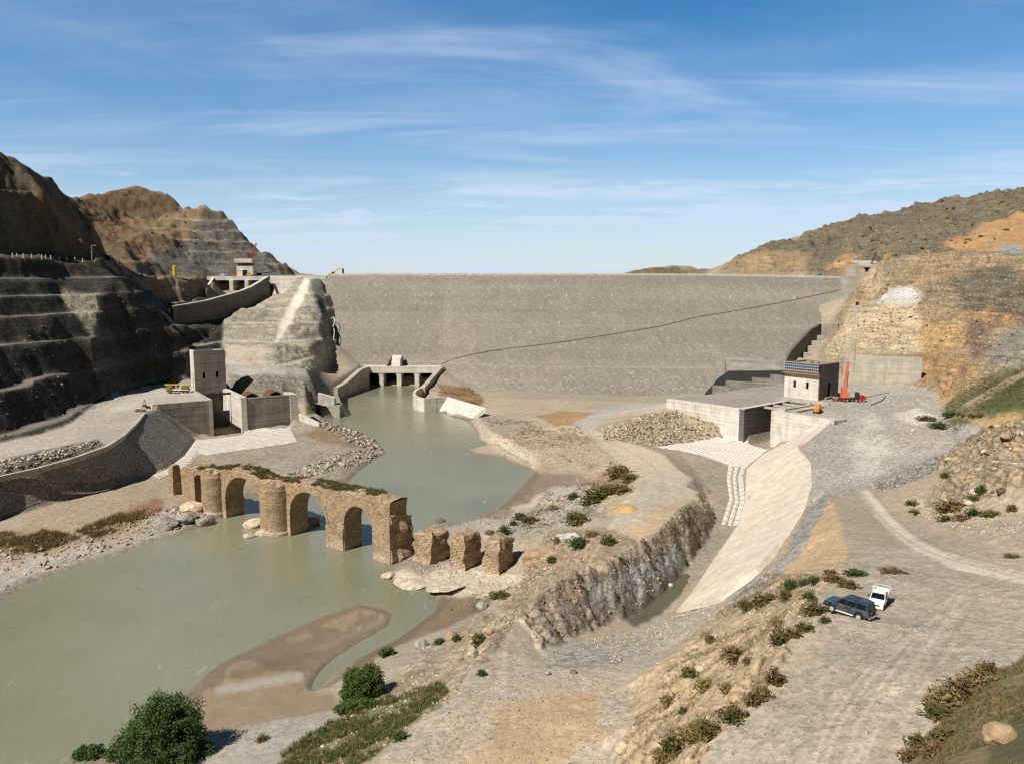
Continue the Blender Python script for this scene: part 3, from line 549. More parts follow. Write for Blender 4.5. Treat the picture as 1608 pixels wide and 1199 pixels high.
    # outcrop
    oc = [(1500,700),(1550,672),(1608,655),(1900,630),(1900,800),(1608,806),(1530,812),(1470,812),(1460,785),(1490,760),(1470,735)]
    paint(oc, (176, 154, 118), amp=1.0, big=1.0, crk=1., grt=.2, w=1.5)
    paint([(1470,790),(1550,785),(1608,775),(1900,770),(1900,830),(1608,835),(1480,830)], (180, 160, 134), amp=.3, big=0, crk=.4, w=1.5)
    # far ridge on the right
    fr = [(1120,436),(1150,412),(1180,394),(1240,377),(1300,360),(1350,338),(1420,328),(1470,315),(1608,290),(1900,245),(1900,340),(1608,385),(1480,400),(1345,432)]
    paint(fr, (124, 112, 88), amp=.9, big=1.6, crk=.8, grt=.2, w=8, n=3)
    paint([(1128,432),(1140,418),(1180,402),(1210,404),(1260,410),(1272,432)], (172, 144, 100), amp=1.6, big=1.2, w=8, n=3); paint([(1295,430),(1320,410),(1345,405),(1345,434)], (182, 146, 96), w=6, n=3)
    paint([(1470,398),(1500,376),(1540,360),(1608,333),(1900,290),(1900,395),(1608,392)], (180, 138, 86), amp=1.0, big=.8, crk=.4, w=6, n=3)
    paint([(1565,400),(1575,386),(1600,388),(1605,402)], (150, 148, 142), w=2)
    paint([(960,440),(985,426),(1060,414),(1110,427),(1135,440)], (118, 104, 74), amp=1.5, big=1, w=10, n=3)
    # wet margin of the river
    wet = (Z0 < 0.42 + 0.2 * NM) & (Y < 560); CC[wet] = CC[wet] * 0.45 + np.array(srgb(104, 92, 72), np.float32) * 0.55
    AMP[Z0 < 0.15] = 0.04
paint_all()
AMP = blur(AMP, 2); SCALE_BIG = blur(SCALE_BIG, 2); CRK = blur(CRK, 2); GRT = blur(GRT, 2); CC = np.stack([blur(CC[..., k], 1) for k in range(3)], -1)
# natural tint variation of the soil
lum = CC.mean(-1, keepdims=True); CC = (CC * .8 + lum * .2) * .93 * np.array([1.0, .99, .975], np.float32)
tv = (1 + 0.15 * NB + 0.09 * NM + 0.05 * NF)[..., None]
CC = np.clip(CC * tv * np.stack([1 + 0.05 * NB, np.ones_like(NB), 1 - 0.06 * NB], -1), 0.01, 0.9).astype(np.float32)
# relief: gullies, boulders and rubble
NRB = fbm(X, Y, 16, 5, 51, ridged=True); NRM = fbm(X, Y, 4.5, 4, 61, ridged=True); NRF = fbm(X, Y, 1.3, 3, 71)
NBK = fbm(X, Y, 7, 3, 81); NRH = fbm(X, Y, 60, 4, 91, ridged=True)
steep = np.clip(SL - 0.4, 0, 1.2)
Z1 = Z0 + AMP * (0.55 * NRM + 0.45 * NRF) + SCALE_BIG * (1.6 * NRB + 0.9 * NBK) * np.clip(Y / 300, .4, 2.2) + steep * AMP * (0.8 * NRM + 0.6 * NBK)
CLF = inside(wpoly([(812,966),(900,906),(1020,846),(1092,780),(1122,800),(1106,852),(1073,896),(1036,935),(982,972),(885,1003),(845,1020)], 8), .8, 3)
Z1[CLF[0]] += CLF[1] * (1.5 * fbm(X[CLF[0]] * .8 + Y[CLF[0]] * .6, (Y[CLF[0]] * .8 - X[CLF[0]] * .6) * .35, 2.6, 4, 131, ridged=True) - .3)
Z1 = Z1 + np.clip((Y - 640) / 150, 0, 1) * np.clip(SCALE_BIG, 0, 1.5) * 5 * NRH
Z1 = Z1.astype(np.float32)
def gz(x, y): return float(zat(Z1, x, y))
def hg(u, v): return hit(u, v, Z1)
# ------------------------------------------------------------------ materials
MATS = {}
def nodes(name):
    m = bpy.data.materials.new(name); m.use_nodes = True; nt = m.node_tree
    b = nt.nodes['Principled BSDF']; MATS[name] = m
    return m, nt, b
class NT:
    def __init__(s, nt): s.nt = nt
    def n(s, t, **kw):
        x = s.nt.nodes.new(t)
        for k, v in kw.items():
            if k.startswith('i_'):
                key = k[2:]; key = int(key) if key.isdigit() else key
                if isinstance(v, bpy.types.NodeSocket): s.nt.links.new(v, x.inputs[key])
                else: x.inputs[key].default_value = v
            else: setattr(x, k, v)
        return x
    def math(s, op, a, b=0.0, clamp=False):
        x = s.n('ShaderNodeMath', operation=op, use_clamp=clamp)
        for i, v in enumerate((a, b)):
            if isinstance(v, bpy.types.NodeSocket): s.nt.links.new(v, x.inputs[i])
            else: x.inputs[i].default_value = v
        return x.outputs[0]
    def mr(s, v, a, b, c, d):
        x = s.n('ShaderNodeMapRange'); s.nt.links.new(v, x.inputs[0])
        for i, q in enumerate((a, b, c, d)): x.inputs[i + 1].default_value = q
        return x.outputs[0]
    def noise(s, vec, sc, det=3, rough=0.55): return s.n('ShaderNodeTexNoise', i_Vector=vec, i_Scale=sc, i_Detail=det, i_Roughness=rough).outputs[0]
    def vor(s, vec, sc, feat='F1'): return s.n('ShaderNodeTexVoronoi', feature=feat, i_Vector=vec, i_Scale=sc)
    def mixc(s, f, a, b, mode='MIX'):
        x = s.n('ShaderNodeMix', data_type='RGBA', blend_type=mode)
        for i, v in ((0, f), (6, a), (7, b)):
            if isinstance(v, bpy.types.NodeSocket): s.nt.links.new(v, x.inputs[i])
            else: x.inputs[i].default_value = v if i == 0 else (*v, 1) if len(v) == 3 else v
        return x.outputs[2]
    def scale(s, col, val):
        x = s.n('ShaderNodeVectorMath', operation='SCALE'); s.nt.links.new(col, x.inputs[0])
        if isinstance(val, bpy.types.NodeSocket): s.nt.links.new(val, x.inputs['Scale'])
        else: x.inputs['Scale'].default_value = val
        return x.outputs[0]
    def pos(s): return s.n('ShaderNodeNewGeometry').outputs['Position']
    def obj(s): return s.n('ShaderNodeTexCoord').outputs['Object']
    def attr(s, name): return s.n('ShaderNodeAttribute', attribute_name=name)
    def bump(s, h, st, dist, bsdf, normal=None):
        x = s.n('ShaderNodeBump', i_Strength=st, i_Distance=dist, i_Height=h)
        if normal is not None: s.nt.links.new(normal, x.inputs['Normal'])
        if bsdf is not None: s.nt.links.new(x.outputs[0], bsdf.inputs['Normal'])
        return x.outputs[0]
    def link(s, a, b): s.nt.links.new(a, b)
def mat_ground():
    m, nt, b = nodes('ground_soil'); T = NT(nt); p = T.pos()
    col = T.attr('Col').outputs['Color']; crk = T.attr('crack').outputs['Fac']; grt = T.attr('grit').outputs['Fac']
    n1 = T.noise(p, 0.35, 6, 0.62); n2 = T.noise(p, 2.2, 4, 0.6)
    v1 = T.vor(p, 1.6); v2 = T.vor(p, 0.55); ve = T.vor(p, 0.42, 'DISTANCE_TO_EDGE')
    f = T.math('ADD', T.mr(n1, .25, .75, .92, 1.08), T.mr(n2, .2, .8, -.08, .08))
    cell = T.n('ShaderNodeSeparateColor', i_Color=v1.outputs['Color']).outputs[0]
    g = T.math('MULTIPLY', T.mr(cell, 0, 1, -.24, .30), grt)
    f = T.math('ADD', f, g)
    # strata on broken rock; crack edges darkened as crevice shade put into the colour
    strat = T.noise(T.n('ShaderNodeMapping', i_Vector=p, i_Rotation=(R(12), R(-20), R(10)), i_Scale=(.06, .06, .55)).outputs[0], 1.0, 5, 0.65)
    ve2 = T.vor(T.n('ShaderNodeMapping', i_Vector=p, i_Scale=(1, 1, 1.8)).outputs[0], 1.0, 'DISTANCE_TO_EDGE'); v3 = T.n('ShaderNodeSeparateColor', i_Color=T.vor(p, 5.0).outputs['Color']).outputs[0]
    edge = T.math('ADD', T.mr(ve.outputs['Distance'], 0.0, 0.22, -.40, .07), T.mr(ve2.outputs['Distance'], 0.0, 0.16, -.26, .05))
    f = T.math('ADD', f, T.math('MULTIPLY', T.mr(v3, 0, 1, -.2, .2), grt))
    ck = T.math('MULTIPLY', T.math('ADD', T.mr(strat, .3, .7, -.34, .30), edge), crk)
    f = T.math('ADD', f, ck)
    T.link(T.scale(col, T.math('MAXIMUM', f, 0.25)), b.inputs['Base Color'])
    b.inputs['Roughness'].default_value = 0.93; b.inputs['Specular IOR Level'].default_value = 0.15
    h = T.math('ADD', T.math('MULTIPLY', n2, T.math('ADD', T.math('MULTIPLY', crk, .5), .06)), T.math('MULTIPLY', T.math('ADD', T.math('MULTIPLY', strat, 1.6), T.math('MULTIPLY', ve.outputs['Distance'], 0.7)), crk))
    h = T.math('ADD', h, T.math('MULTIPLY', v1.outputs['Distance'], T.math('MULTIPLY', grt, 0.16)))
    T.bump(h, 0.7, 0.5, b)
    return m
def mat_dam():
    m, nt, b = nodes('dam_rockfill'); T = NT(nt); p = T.pos()
    v1 = T.vor(p, 1.5); v2 = T.vor(p, 0.8); n = T.noise(p, 0.05, 5, .6)
    band = T.noise(T.n('ShaderNodeMapping', i_Vector=p, i_Scale=(.004, .004, .16)).outputs[0], 1.0, 4, .55)
    c1 = T.n('ShaderNodeSeparateColor', i_Color=v1.outputs['Color']).outputs[0]; c2 = T.n('ShaderNodeSeparateColor', i_Color=v2.outputs['Color']).outputs[1]
    f = T.math('ADD', T.mr(c1, 0, 1, .80, 1.16), T.mr(n, .3, .7, -.07, .07)); f = T.math('ADD', f, T.mr(band, .3, .7, -.11, .11))
    f = T.math('ADD', f, T.math('MULTIPLY', T.math('GREATER_THAN', c2, 0.95), 0.24))
    z = T.n('ShaderNodeSeparateXYZ', i_0=p).outputs[2]
    for zz, th, am in ((15.2,.35,.20),(38.5,.3,.09),(56,.3,.05)): f = T.math('ADD', f, T.math('MULTIPLY', T.math('LESS_THAN', T.math('ABSOLUTE', T.math('SUBTRACT', T.math('ADD', z, T.mr(n, .3, .7, -.3, .3)), zz)), th), am))
    hue = T.mixc(T.mr(c2, 0, 1, 0, 1), srgb(131, 125, 113), srgb(141, 134, 122))
    T.link(T.scale(hue, f), b.inputs['Base Color']); b.inputs['Roughness'].default_value = .95; b.inputs['Specular IOR Level'].default_value = .1
    T.bump(v1.outputs['Distance'], .6, .5, b); return m
def mat_concrete(name, col, board=0.5, stain=0.3, bump=.15, lift=3.0, warm=0.0):
    m, nt, b = nodes(name); T = NT(nt); p = T.pos()
    n1 = T.noise(p, .22, 6, .65); n2 = T.noise(p, 3.0, 3, .6)
    z = T.n('ShaderNodeSeparateXYZ', i_0=p).outputs[2]
    lz = T.noise(T.n('ShaderNodeMapping', i_Vector=p, i_Scale=(.02, .02, 1.0)).outputs[0], 1.1, 3, .6)
    fr = T.math('FRACT', T.math('DIVIDE', z, lift)); joint = T.math('LESS_THAN', fr, 0.05)
    run = T.noise(T.n('ShaderNodeMapping', i_Vector=p, i_Scale=(.9, .9, .05)).outputs[0], 1.0, 4, .6)
    f = T.math('ADD', T.mr(n1, .25, .75, 1 - stain * .6, 1 + stain * .4), T.mr(lz, .3, .7, -board * .28, board * .22))
    f = T.math('ADD', f, T.mr(run, .35, .75, stain * .22, -stain * .45)); f = T.math('ADD', f, T.mr(n2, .2, .8, -.05, .05))
    f = T.math('SUBTRACT', f, T.math('MULTIPLY', joint, board * .30))
    T.link(T.scale(T.mixc(0.0, col, col), T.math('MAXIMUM', f, .3)), b.inputs['Base Color']); b.inputs['Roughness'].default_value = .88; b.inputs['Specular IOR Level'].default_value = .2
    T.bump(T.math('ADD', n2, T.math('MULTIPLY', lz, 1.0)), .35, bump, b); return m
def mat_plain(name, col, rough=.6, metal=0.0, var=.12, sc=2.0, spec=.4):
    m, nt, b = nodes(name); T = NT(nt); p = T.obj()
    n = T.noise(p, sc, 4, .6)
    T.link(T.scale(T.mixc(0.0, col, col), T.mr(n, .25, .75, 1 - var, 1 + var)), b.inputs['Base Color'])
    b.inputs['Roughness'].default_value = rough; b.inputs['Metallic'].default_value = metal; b.inputs['Specular IOR Level'].default_value = spec; return m
def mat_stone(name, col, var=.3, sc=1.5):
    m, nt, b = nodes(name); T = NT(nt); p = T.pos()
    n = T.noise(p, sc, 5, .65); v = T.n('ShaderNodeSeparateColor', i_Color=T.vor(p, .9).outputs['Color']).outputs[0]
    f = T.math('ADD', T.mr(n, .25, .75, 1 - var, 1 + var), T.mr(v, 0, 1, -var * .8, var * .8))
    T.link(T.scale(T.mixc(0.0, col, col), f), b.inputs['Base Color']); b.inputs['Roughness'].default_value = .93; b.inputs['Specular IOR Level'].default_value = .15
    T.bump(n, .6, .25, b); return m
def mat_water():
    m, nt, b = nodes('river_water'); T = NT(nt); p = T.pos()
    big = T.noise(p, .018, 4, .55); st = T.noise(T.n('ShaderNodeMapping', i_Vector=p, i_Rotation=(0, 0, R(35)), i_Scale=(.35, .12, 1)).outputs[0], 1.0, 6, .68)
    foam = T.math('MULTIPLY', T.mr(st, .60, .70, 0, 1), T.mr(T.noise(p, .03, 3, .5), .46, .60, 0, .42))
    base = T.mixc(T.mr(big, .35, .65, 0, 1), srgb(118, 119, 95), srgb(132, 130, 106))
    T.link(T.mixc(foam, base, srgb(196, 194, 176)), b.inputs['Base Color'])
    b.inputs['Roughness'].default_value = .16; b.inputs['IOR'].default_value = 1.33; b.inputs['Specular IOR Level'].default_value = .42
    w1 = T.noise(p, .9, 4, .6); w2 = T.noise(T.n('ShaderNodeMapping', i_Vector=p, i_Rotation=(0, 0, R(35)), i_Scale=(.5, .16, 1)).outputs[0], 1.0, 4, .6)
    T.bump(T.math('ADD', T.math('MULTIPLY', w1, .7), w2), .6, .22, b); return m
mat_ground(); mat_dam(); mat_water()
mat_concrete('concrete', srgb(182, 173, 157), stain=.45); mat_concrete('concrete_pale', srgb(210, 202, 188), board=.5, stain=.45)
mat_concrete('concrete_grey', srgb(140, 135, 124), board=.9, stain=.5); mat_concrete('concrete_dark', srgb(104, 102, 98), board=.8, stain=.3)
mat_concrete('slab_concrete', srgb(214, 202, 186), board=0, stain=.3)
# ------------------------------------------------------------------ object helpers
def link(o): COL.objects.link(o); return o
class MB:
    def __init__(s): s.v = []; s.f = []
    def add(s, vs, fs):
        n = len(s.v); s.v += [Vector(v) for v in vs]; s.f += [tuple(i + n for i in f) for f in fs]; return s
    def hexa(s, b, t):                      # bottom quad and top quad, counter-clockwise
        return s.add(list(b) + list(t), [(3,2,1,0),(4,5,6,7),(0,1,5,4),(1,2,6,5),(2,3,7,6),(3,0,4,7)])
    def box(s, x0, x1, y0, y1, z0, z1):
        return s.hexa([(x0,y0,z0),(x1,y0,z0),(x1,y1,z0),(x0,y1,z0)], [(x0,y0,z1),(x1,y0,z1),(x1,y1,z1),(x0,y1,z1)])
    def obox(s, c, ax, ay, sx, sy, z0, z1):  # box centred on c with horizontal axes
        c = Vector((c[0], c[1], 0)); ax = Vector((*ax, 0)) * (sx / 2); ay = Vector((*ay, 0)) * (sy / 2)
        q = [c - ax - ay, c + ax - ay, c + ax + ay, c - ax + ay]
        if (ax.x * ay.y - ax.y * ay.x) < 0: q.reverse()
        return s.hexa([(p.x, p.y, z0) for p in q], [(p.x, p.y, z1) for p in q])
    def prism(s, poly, z0, z1):
        n = len(poly); ar = sum(poly[i][0] * poly[(i+1) % n][1] - poly[(i+1) % n][0] * poly[i][1] for i in range(n))
        if ar < 0: poly = poly[::-1]
        f = lambda z, i: z[i] if isinstance(z, (list, tuple)) else z
        return s.add([(p[0], p[1], f(z0, i)) for i, p in enumerate(poly)] + [(p[0], p[1], f(z1, i)) for i, p in enumerate(poly)],
            [tuple(range(n))[::-1], tuple(range(n, 2 * n))] + [(i, (i+1) % n, (i+1) % n + n, i + n) for i in range(n)])
    def tube(s, p0, p1, r0, r1=None, n=8, cap=True):
        p0, p1 = Vector(p0), Vector(p1); r1 = r0 if r1 is None else r1; d = (p1 - p0).normalized()
        a = d.orthogonal().normalized(); b = d.cross(a)
        vs = []
        for p, r in ((p0, r0), (p1, r1)):
            vs += [p + (a * math.cos(2*math.pi*k/n) + b * math.sin(2*math.pi*k/n)) * r for k in range(n)]
        fs = [(k, (k+1) % n, (k+1) % n + n, k + n) for k in range(n)]
        if cap: fs += [tuple(range(n))[::-1], tuple(range(n, 2*n))]
        return s.add(vs, fs)
    def wall(s, pts, th, zb, side=1):        # pts: 3-D top line, thickness th to the left (side=1) of the walking direction, down to zb
        n = len(pts); P2 = [Vector((p[0], p[1])) for p in pts]; off = []
        for i in range(n):
            d = (P2[min(i+1, n-1)] - P2[max(i-1, 0)]).normalized(); off.append(Vector((-d.y, d.x)) * th * side)
        zb = zb if isinstance(zb, (list, tuple)) else [zb] * n
        vs = []
        for i in range(n):
            a, b = P2[i], P2[i] + off[i]
            vs += [(a.x, a.y, zb[i]), (b.x, b.y, zb[i]), (b.x, b.y, pts[i][2]), (a.x, a.y, pts[i][2])]
        fs = []
        for i in range(n - 1):
            k = 4 * i
            for j in range(4): fs.append((k + j, k + (j+1) % 4, k + 4 + (j+1) % 4, k + 4 + j))
        fs += [(3, 2, 1, 0), (4*n-4, 4*n-3, 4*n-2, 4*n-1)]
        s.add(vs, fs); return s
    def loft(s, A, B):
        n = len(A); s.add(list(A) + list(B), [(i, i+1, n+i+1, n+i) for i in range(n-1)]); return s
def mesh_obj(name, mb, mat, loc=(0, 0, 0), smooth=False, bevel=0.0):
    me = bpy.data.meshes.new(name); L = Vector(loc)
    me.from_pydata([tuple(v - L) for v in mb.v], [], mb.f)
    bm = bmesh.new(); bm.from_mesh(me); bmesh.ops.recalc_face_normals(bm, faces=bm.faces); bm.to_mesh(me); bm.free()
    if smooth: me.polygons.foreach_set('use_smooth', [True] * len(me.polygons))
    for m in (mat if isinstance(mat, (list, tuple)) else [mat]): me.materials.append(MATS[m] if isinstance(m, str) else m)
    o = link(bpy.data.objects.new(name, me)); o.location = L
    if bevel: bv = o.modifiers.new('bevel', 'BEVEL'); bv.width = bevel; bv.segments = 2; bv.limit_method = 'ANGLE'
    return o
def tag(o, label=None, cat=None, group=None, kind=None):
    if label: o['label'] = label
    if cat: o['category'] = cat
    if group: o['group'] = group
    if kind: o['kind'] = kind
    return o
def thing(name, label, cat, loc, rz=0.0, group=None):
    o = link(bpy.data.objects.new(name, None)); o.location = loc; o.rotation_euler = (0, 0, rz); o.empty_display_size = .5
    return tag(o, label, cat, group)
def part(root, name, mb, mat, smooth=False, bevel=0.0, local=False, label=None, top=None):
    """a part under root (or sub-part under another part); world vertices unless local"""
    base = Vector((0, 0, 0))
    if not local:
        r = root
        while r is not None: base = base + Vector(r.location); r = r.parent
    o = mesh_obj(name, mb, mat, base, smooth, bevel); o.location = (0, 0, 0); o.parent = root
    if label: o['label'] = label
    return o
def one(name, mb, mat, label, cat, loc, group=None, kind=None, smooth=False, bevel=0.0):
    return tag(mesh_obj(name, mb, mat, loc, smooth, bevel), label, cat, group, kind)
def copy_tree(o, parent=None):
    c = o.copy(); link(c); c.parent = parent
    for ch in list(o.children): copy_tree(ch, c)
    return c
# ------------------------------------------------------------------ setting: terrain sheets, water, plain
def sheet(name, mask):
    """faces of the height grid whose cell is in mask"""
    R_, C_ = X.shape
    q = mask[:-1, :-1]; rr, cc = np.nonzero(q)
    i0 = rr * C_ + cc; F = np.stack([i0, i0 + 1, i0 + 1 + C_, i0 + C_], 1)
    used = np.unique(F); remap = np.full(R_ * C_, -1, np.int64); remap[used] = np.arange(len(used)); F = remap[F]
    V = np.stack([X.ravel()[used], Y.ravel()[used], Z1.ravel()[used]], 1).astype(np.float32)
    me = bpy.data.meshes.new(name); me.vertices.add(len(V)); me.vertices.foreach_set('co', V.ravel())
    me.loops.add(F.size); me.loops.foreach_set('vertex_index', F.ravel().astype(np.int32))
    me.polygons.add(len(F)); me.polygons.foreach_set('loop_start', np.arange(0, F.size, 4, dtype=np.int32)); me.polygons.foreach_set('loop_total', np.full(len(F), 4, np.int32))
    me.polygons.foreach_set('use_smooth', np.ones(len(F), bool))
    me.update(calc_edges=True)
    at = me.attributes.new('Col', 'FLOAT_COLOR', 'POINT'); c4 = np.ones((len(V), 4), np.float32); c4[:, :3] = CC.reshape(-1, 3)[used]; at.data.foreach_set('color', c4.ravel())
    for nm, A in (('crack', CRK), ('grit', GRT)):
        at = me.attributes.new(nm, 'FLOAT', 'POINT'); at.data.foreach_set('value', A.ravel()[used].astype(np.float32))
    me.materials.append(MATS['ground_soil'])
    return tag(link(bpy.data.objects.new(name, me)), kind='structure')
def build_setting():
    far = Y > 640
    left = (~far) & ((X < -118) & (Y > 430) | (X < -150) & (Y > 250) & (Z0 > 17.8) | (X < -150) & (Y <= 250) & (Z0 > 18.5) | (X < -205) & (Y > 300))
    right = (~far) & (X > 125) & (Y > 300) & (Z0 > 17.2)
    sheet('distant_hills', far); sheet('terraced_hill', left & ~far); sheet('rocky_hill', right); sheet('ground', ~(far | left | right))
    me = MB().add([(-20000,-800,-9),(20000,-800,-9),(20000,30000,-9),(-20000,30000,-9)], [(0,1,2,3)])
    mt = mat_plain('plain_soil', srgb(150, 138, 112), .95)
    tag(mesh_obj('plain', me, mt), kind='structure')
    w = MB().add([(-330,20,0),(60,20,0),(60,545,0),(-330,545,0)], [(0,1,2,3)])
    w = MB().add([(-330,20,0),(-5,20,0),(30,150,0),(70,200,0),(40,420,0),(-20,545,0),(-130,545,0),(-160,400,0),(-330,250,0)], [tuple(range(9))])
    tag(mesh_obj('river_water', w, 'river_water'), kind='structure')
    c = MB().add([tuple(P(u, v, 1.25)) for u, v in ((968,985),(1020,972),(1062,942),(1092,905),(1088,884),(1062,880),(1030,915),(985,950))], [tuple(range(8))]); mat_plain('creek_pool', srgb(92, 88, 68), .12, spec=.4); tag(mesh_obj('creek_water', c, 'creek_pool'), kind='structure')
build_setting()
# ------------------------------------------------------------------ the rockfill dam
from mathutils.bvhtree import BVHTree
DAM = {}
def build_dam():
    r = thing('rockfill_dam', 'long grey rockfill dam closing the valley, its straight crest meeting the sky', 'dam', (-10, 520, 0))
    crest = [PD(470,433,604), PD(560,432.5,602), PD(804,432,600), PD(1100,432.5,600), PD(1352,437,600), PD(1385,438,600)]
    toe = [PD(470,610,508), PD(520,600,512), PD(560,585,520), PD(694,586,518), PD(712,596,502), PD(745,607,488), PD(800,616,476), PD(900,623,467), PD(1108,624,464), PD(1230,610,470), PD(1300,600,480)]
    def samp(l, u):
        us = [proj(*p)[0] for p in l]
        for i in range(len(l) - 1):
            if us[i] <= u <= us[i+1]: return l[i].lerp(l[i+1], (u - us[i]) / (us[i+1] - us[i]))
        return l[0] if u < us[0] else l[-1]
    mb = MB(); NU, NV = 150, 60; rows = []
    rng = np.random.RandomState(5)
    for j in range(NV + 1):
        row = []
        for i in range(NU + 1):
            u = 470 + (1385 - 470) * i / NU; t = j / NV
            p = samp(crest, u).lerp(samp(toe, u), t); p = p + Vector((0, 0, rng.uniform(-.25, .25))) * (0 if j == 0 else 1)
            row.append(p)
        rows.append(row)
    for j in range(NV): mb.loft(rows[j], rows[j+1])
    DAM['bvh'] = BVHTree.FromPolygons([tuple(v) for v in mb.v], mb.f)
    mb.loft([p + Vector((0, 10, 0)) for p in rows[0]], rows[0]); mb.loft([p + Vector((0, 75, -40)) for p in rows[0]], [p + Vector((0, 10, 0)) for p in rows[0]])
    part(r, 'rockfill_face', mb, 'dam_rockfill')
    mb = MB(); top = [p + Vector((0, .6, 0)) for p in rows[0]][8:]
    mb.wall([p + Vector((0, 0, 1.3)) for p in top], .5, [p.z - .5 for p in top])
    part(r, 'parapet_wall', mb, 'concrete_pale')
build_dam()
def damhit(u, v):
    h = DAM['bvh'].ray_cast(Vector((0, 0, CZ)), ray(u, v).normalized()); return h[0] if h[0] else PD(u, v, 540)
mat_plain('black_rubber', srgb(50, 47, 44), .7); mat_plain('dark_steel', srgb(62, 60, 58), .55, .3); mat_plain('white_paint', srgb(232, 230, 224), .45, var=.05)
mat_plain('dark_opening', srgb(26, 25, 24), .95); mat_plain('rust_steel', srgb(104, 66, 44), .8, var=.3, sc=.6)
def build_dam_items():
    pts = [damhit(*t) + Vector((0, -.25, .3)) for t in ((692,572),(716,563),(745,556),(780,550),(820,545),(862,540),(900,535),(930,530),(962,525),(1000,519),(1040,512),(1075,503),(1100,497),(1140,491),(1180,484),(1222,476),(1262,468),(1300,460),(1322,455))]
    mb = MB()
    for a, b in zip(pts[:-1], pts[1:]): mb.tube(a, b, .15, n=6)
    one('hose_line', mb, 'black_rubber', 'thin dark hose line running diagonally up across the grey dam face', 'hose', pts[0])
    ordn = ['first', 'second', 'third', 'fourth', 'fifth', 'sixth']
    for k, (u, v) in enumerate(((546,466),(606,466),(677,466),(758,466),(890,466),(961,466))):
        p = damhit(u, v); mb = MB().tube(p + Vector((0,-.3,-.5)), p + Vector((0,-.3,1.3)), .30, .26, 8).tube(p + Vector((0,-.3,1.3)), p + Vector((0,-.3,1.6)), .40, .3, 8)
        one('survey_pillar', mb, 'white_paint', f'small white survey pillar on the dam face, {ordn[k]} from left in the upper row', 'survey pillar', p, 'survey pillars on the dam face')
    for (u, v), lab in (((657,508),'small white survey pillar on the lower left part of the dam face'),((878,509),'small white survey pillar low on the middle of the dam face'),((1147,468),'white survey pillar high on the dam face towards the right hill'),((1247,470),'white survey pillar on the dam face nearest the right abutment'),((873,443),'white survey pillar just under the middle of the dam crest')):
        p = damhit(u, v); mb = MB().tube(p + Vector((0,-.3,-.5)), p + Vector((0,-.3,1.3)), .30, .26, 8).tube(p + Vector((0,-.3,1.3)), p + Vector((0,-.3,1.6)), .40, .3, 8)
        one('survey_pillar', mb, 'white_paint', lab, 'survey pillar', p, 'survey pillars on the dam face')
    # measuring house with its cable trench at the left contact of the dam
    p = damhit(524, 540) + Vector((0, -1.5, 0)); r = thing('gauge_house', 'small white concrete gauge house at the left edge of the dam face', 'hut', p)
    part(r, 'body', MB().obox(p, (1,0), (0,1), 3.4, 3.0, p.z - 2.5, p.z + 2.6), 'concrete_pale'); part(r, 'roof', MB().obox(p, (1,0), (0,1), 4.0, 3.6, p.z + 2.6, p.z + 3.0), 'concrete_pale')
    a, b = damhit(522, 548) + Vector((0,-1.2,.6)), damhit(515.5, 577) + Vector((0,-1.2,.6))
    q = [a.lerp(b, k / 6) for k in range(7)]
    mb = MB().wall([t + Vector((0, 0, .8)) for t in q], 1.0, [t.z - 2 for t in q]); one('trench_wall', mb, 'concrete_pale', 'low pale concrete trench wall running down from the white gauge house', 'wall', a)
    pp = [PD(u, v, D) for u, v, D in ((515,497,560),(519,501,558),(524,498,556),(526,505,552),(523,512,548),(525,520,542),(524,534,536))]
    mb = MB()
    for a, b in zip(pp[:-1], pp[1:]): mb.tube(a, b, .22, n=6)
    one('white_pipe', mb, 'white_paint', 'thin bent white pipe on the dam contact above the gauge house', 'pipe', pp[0])
build_dam_items()
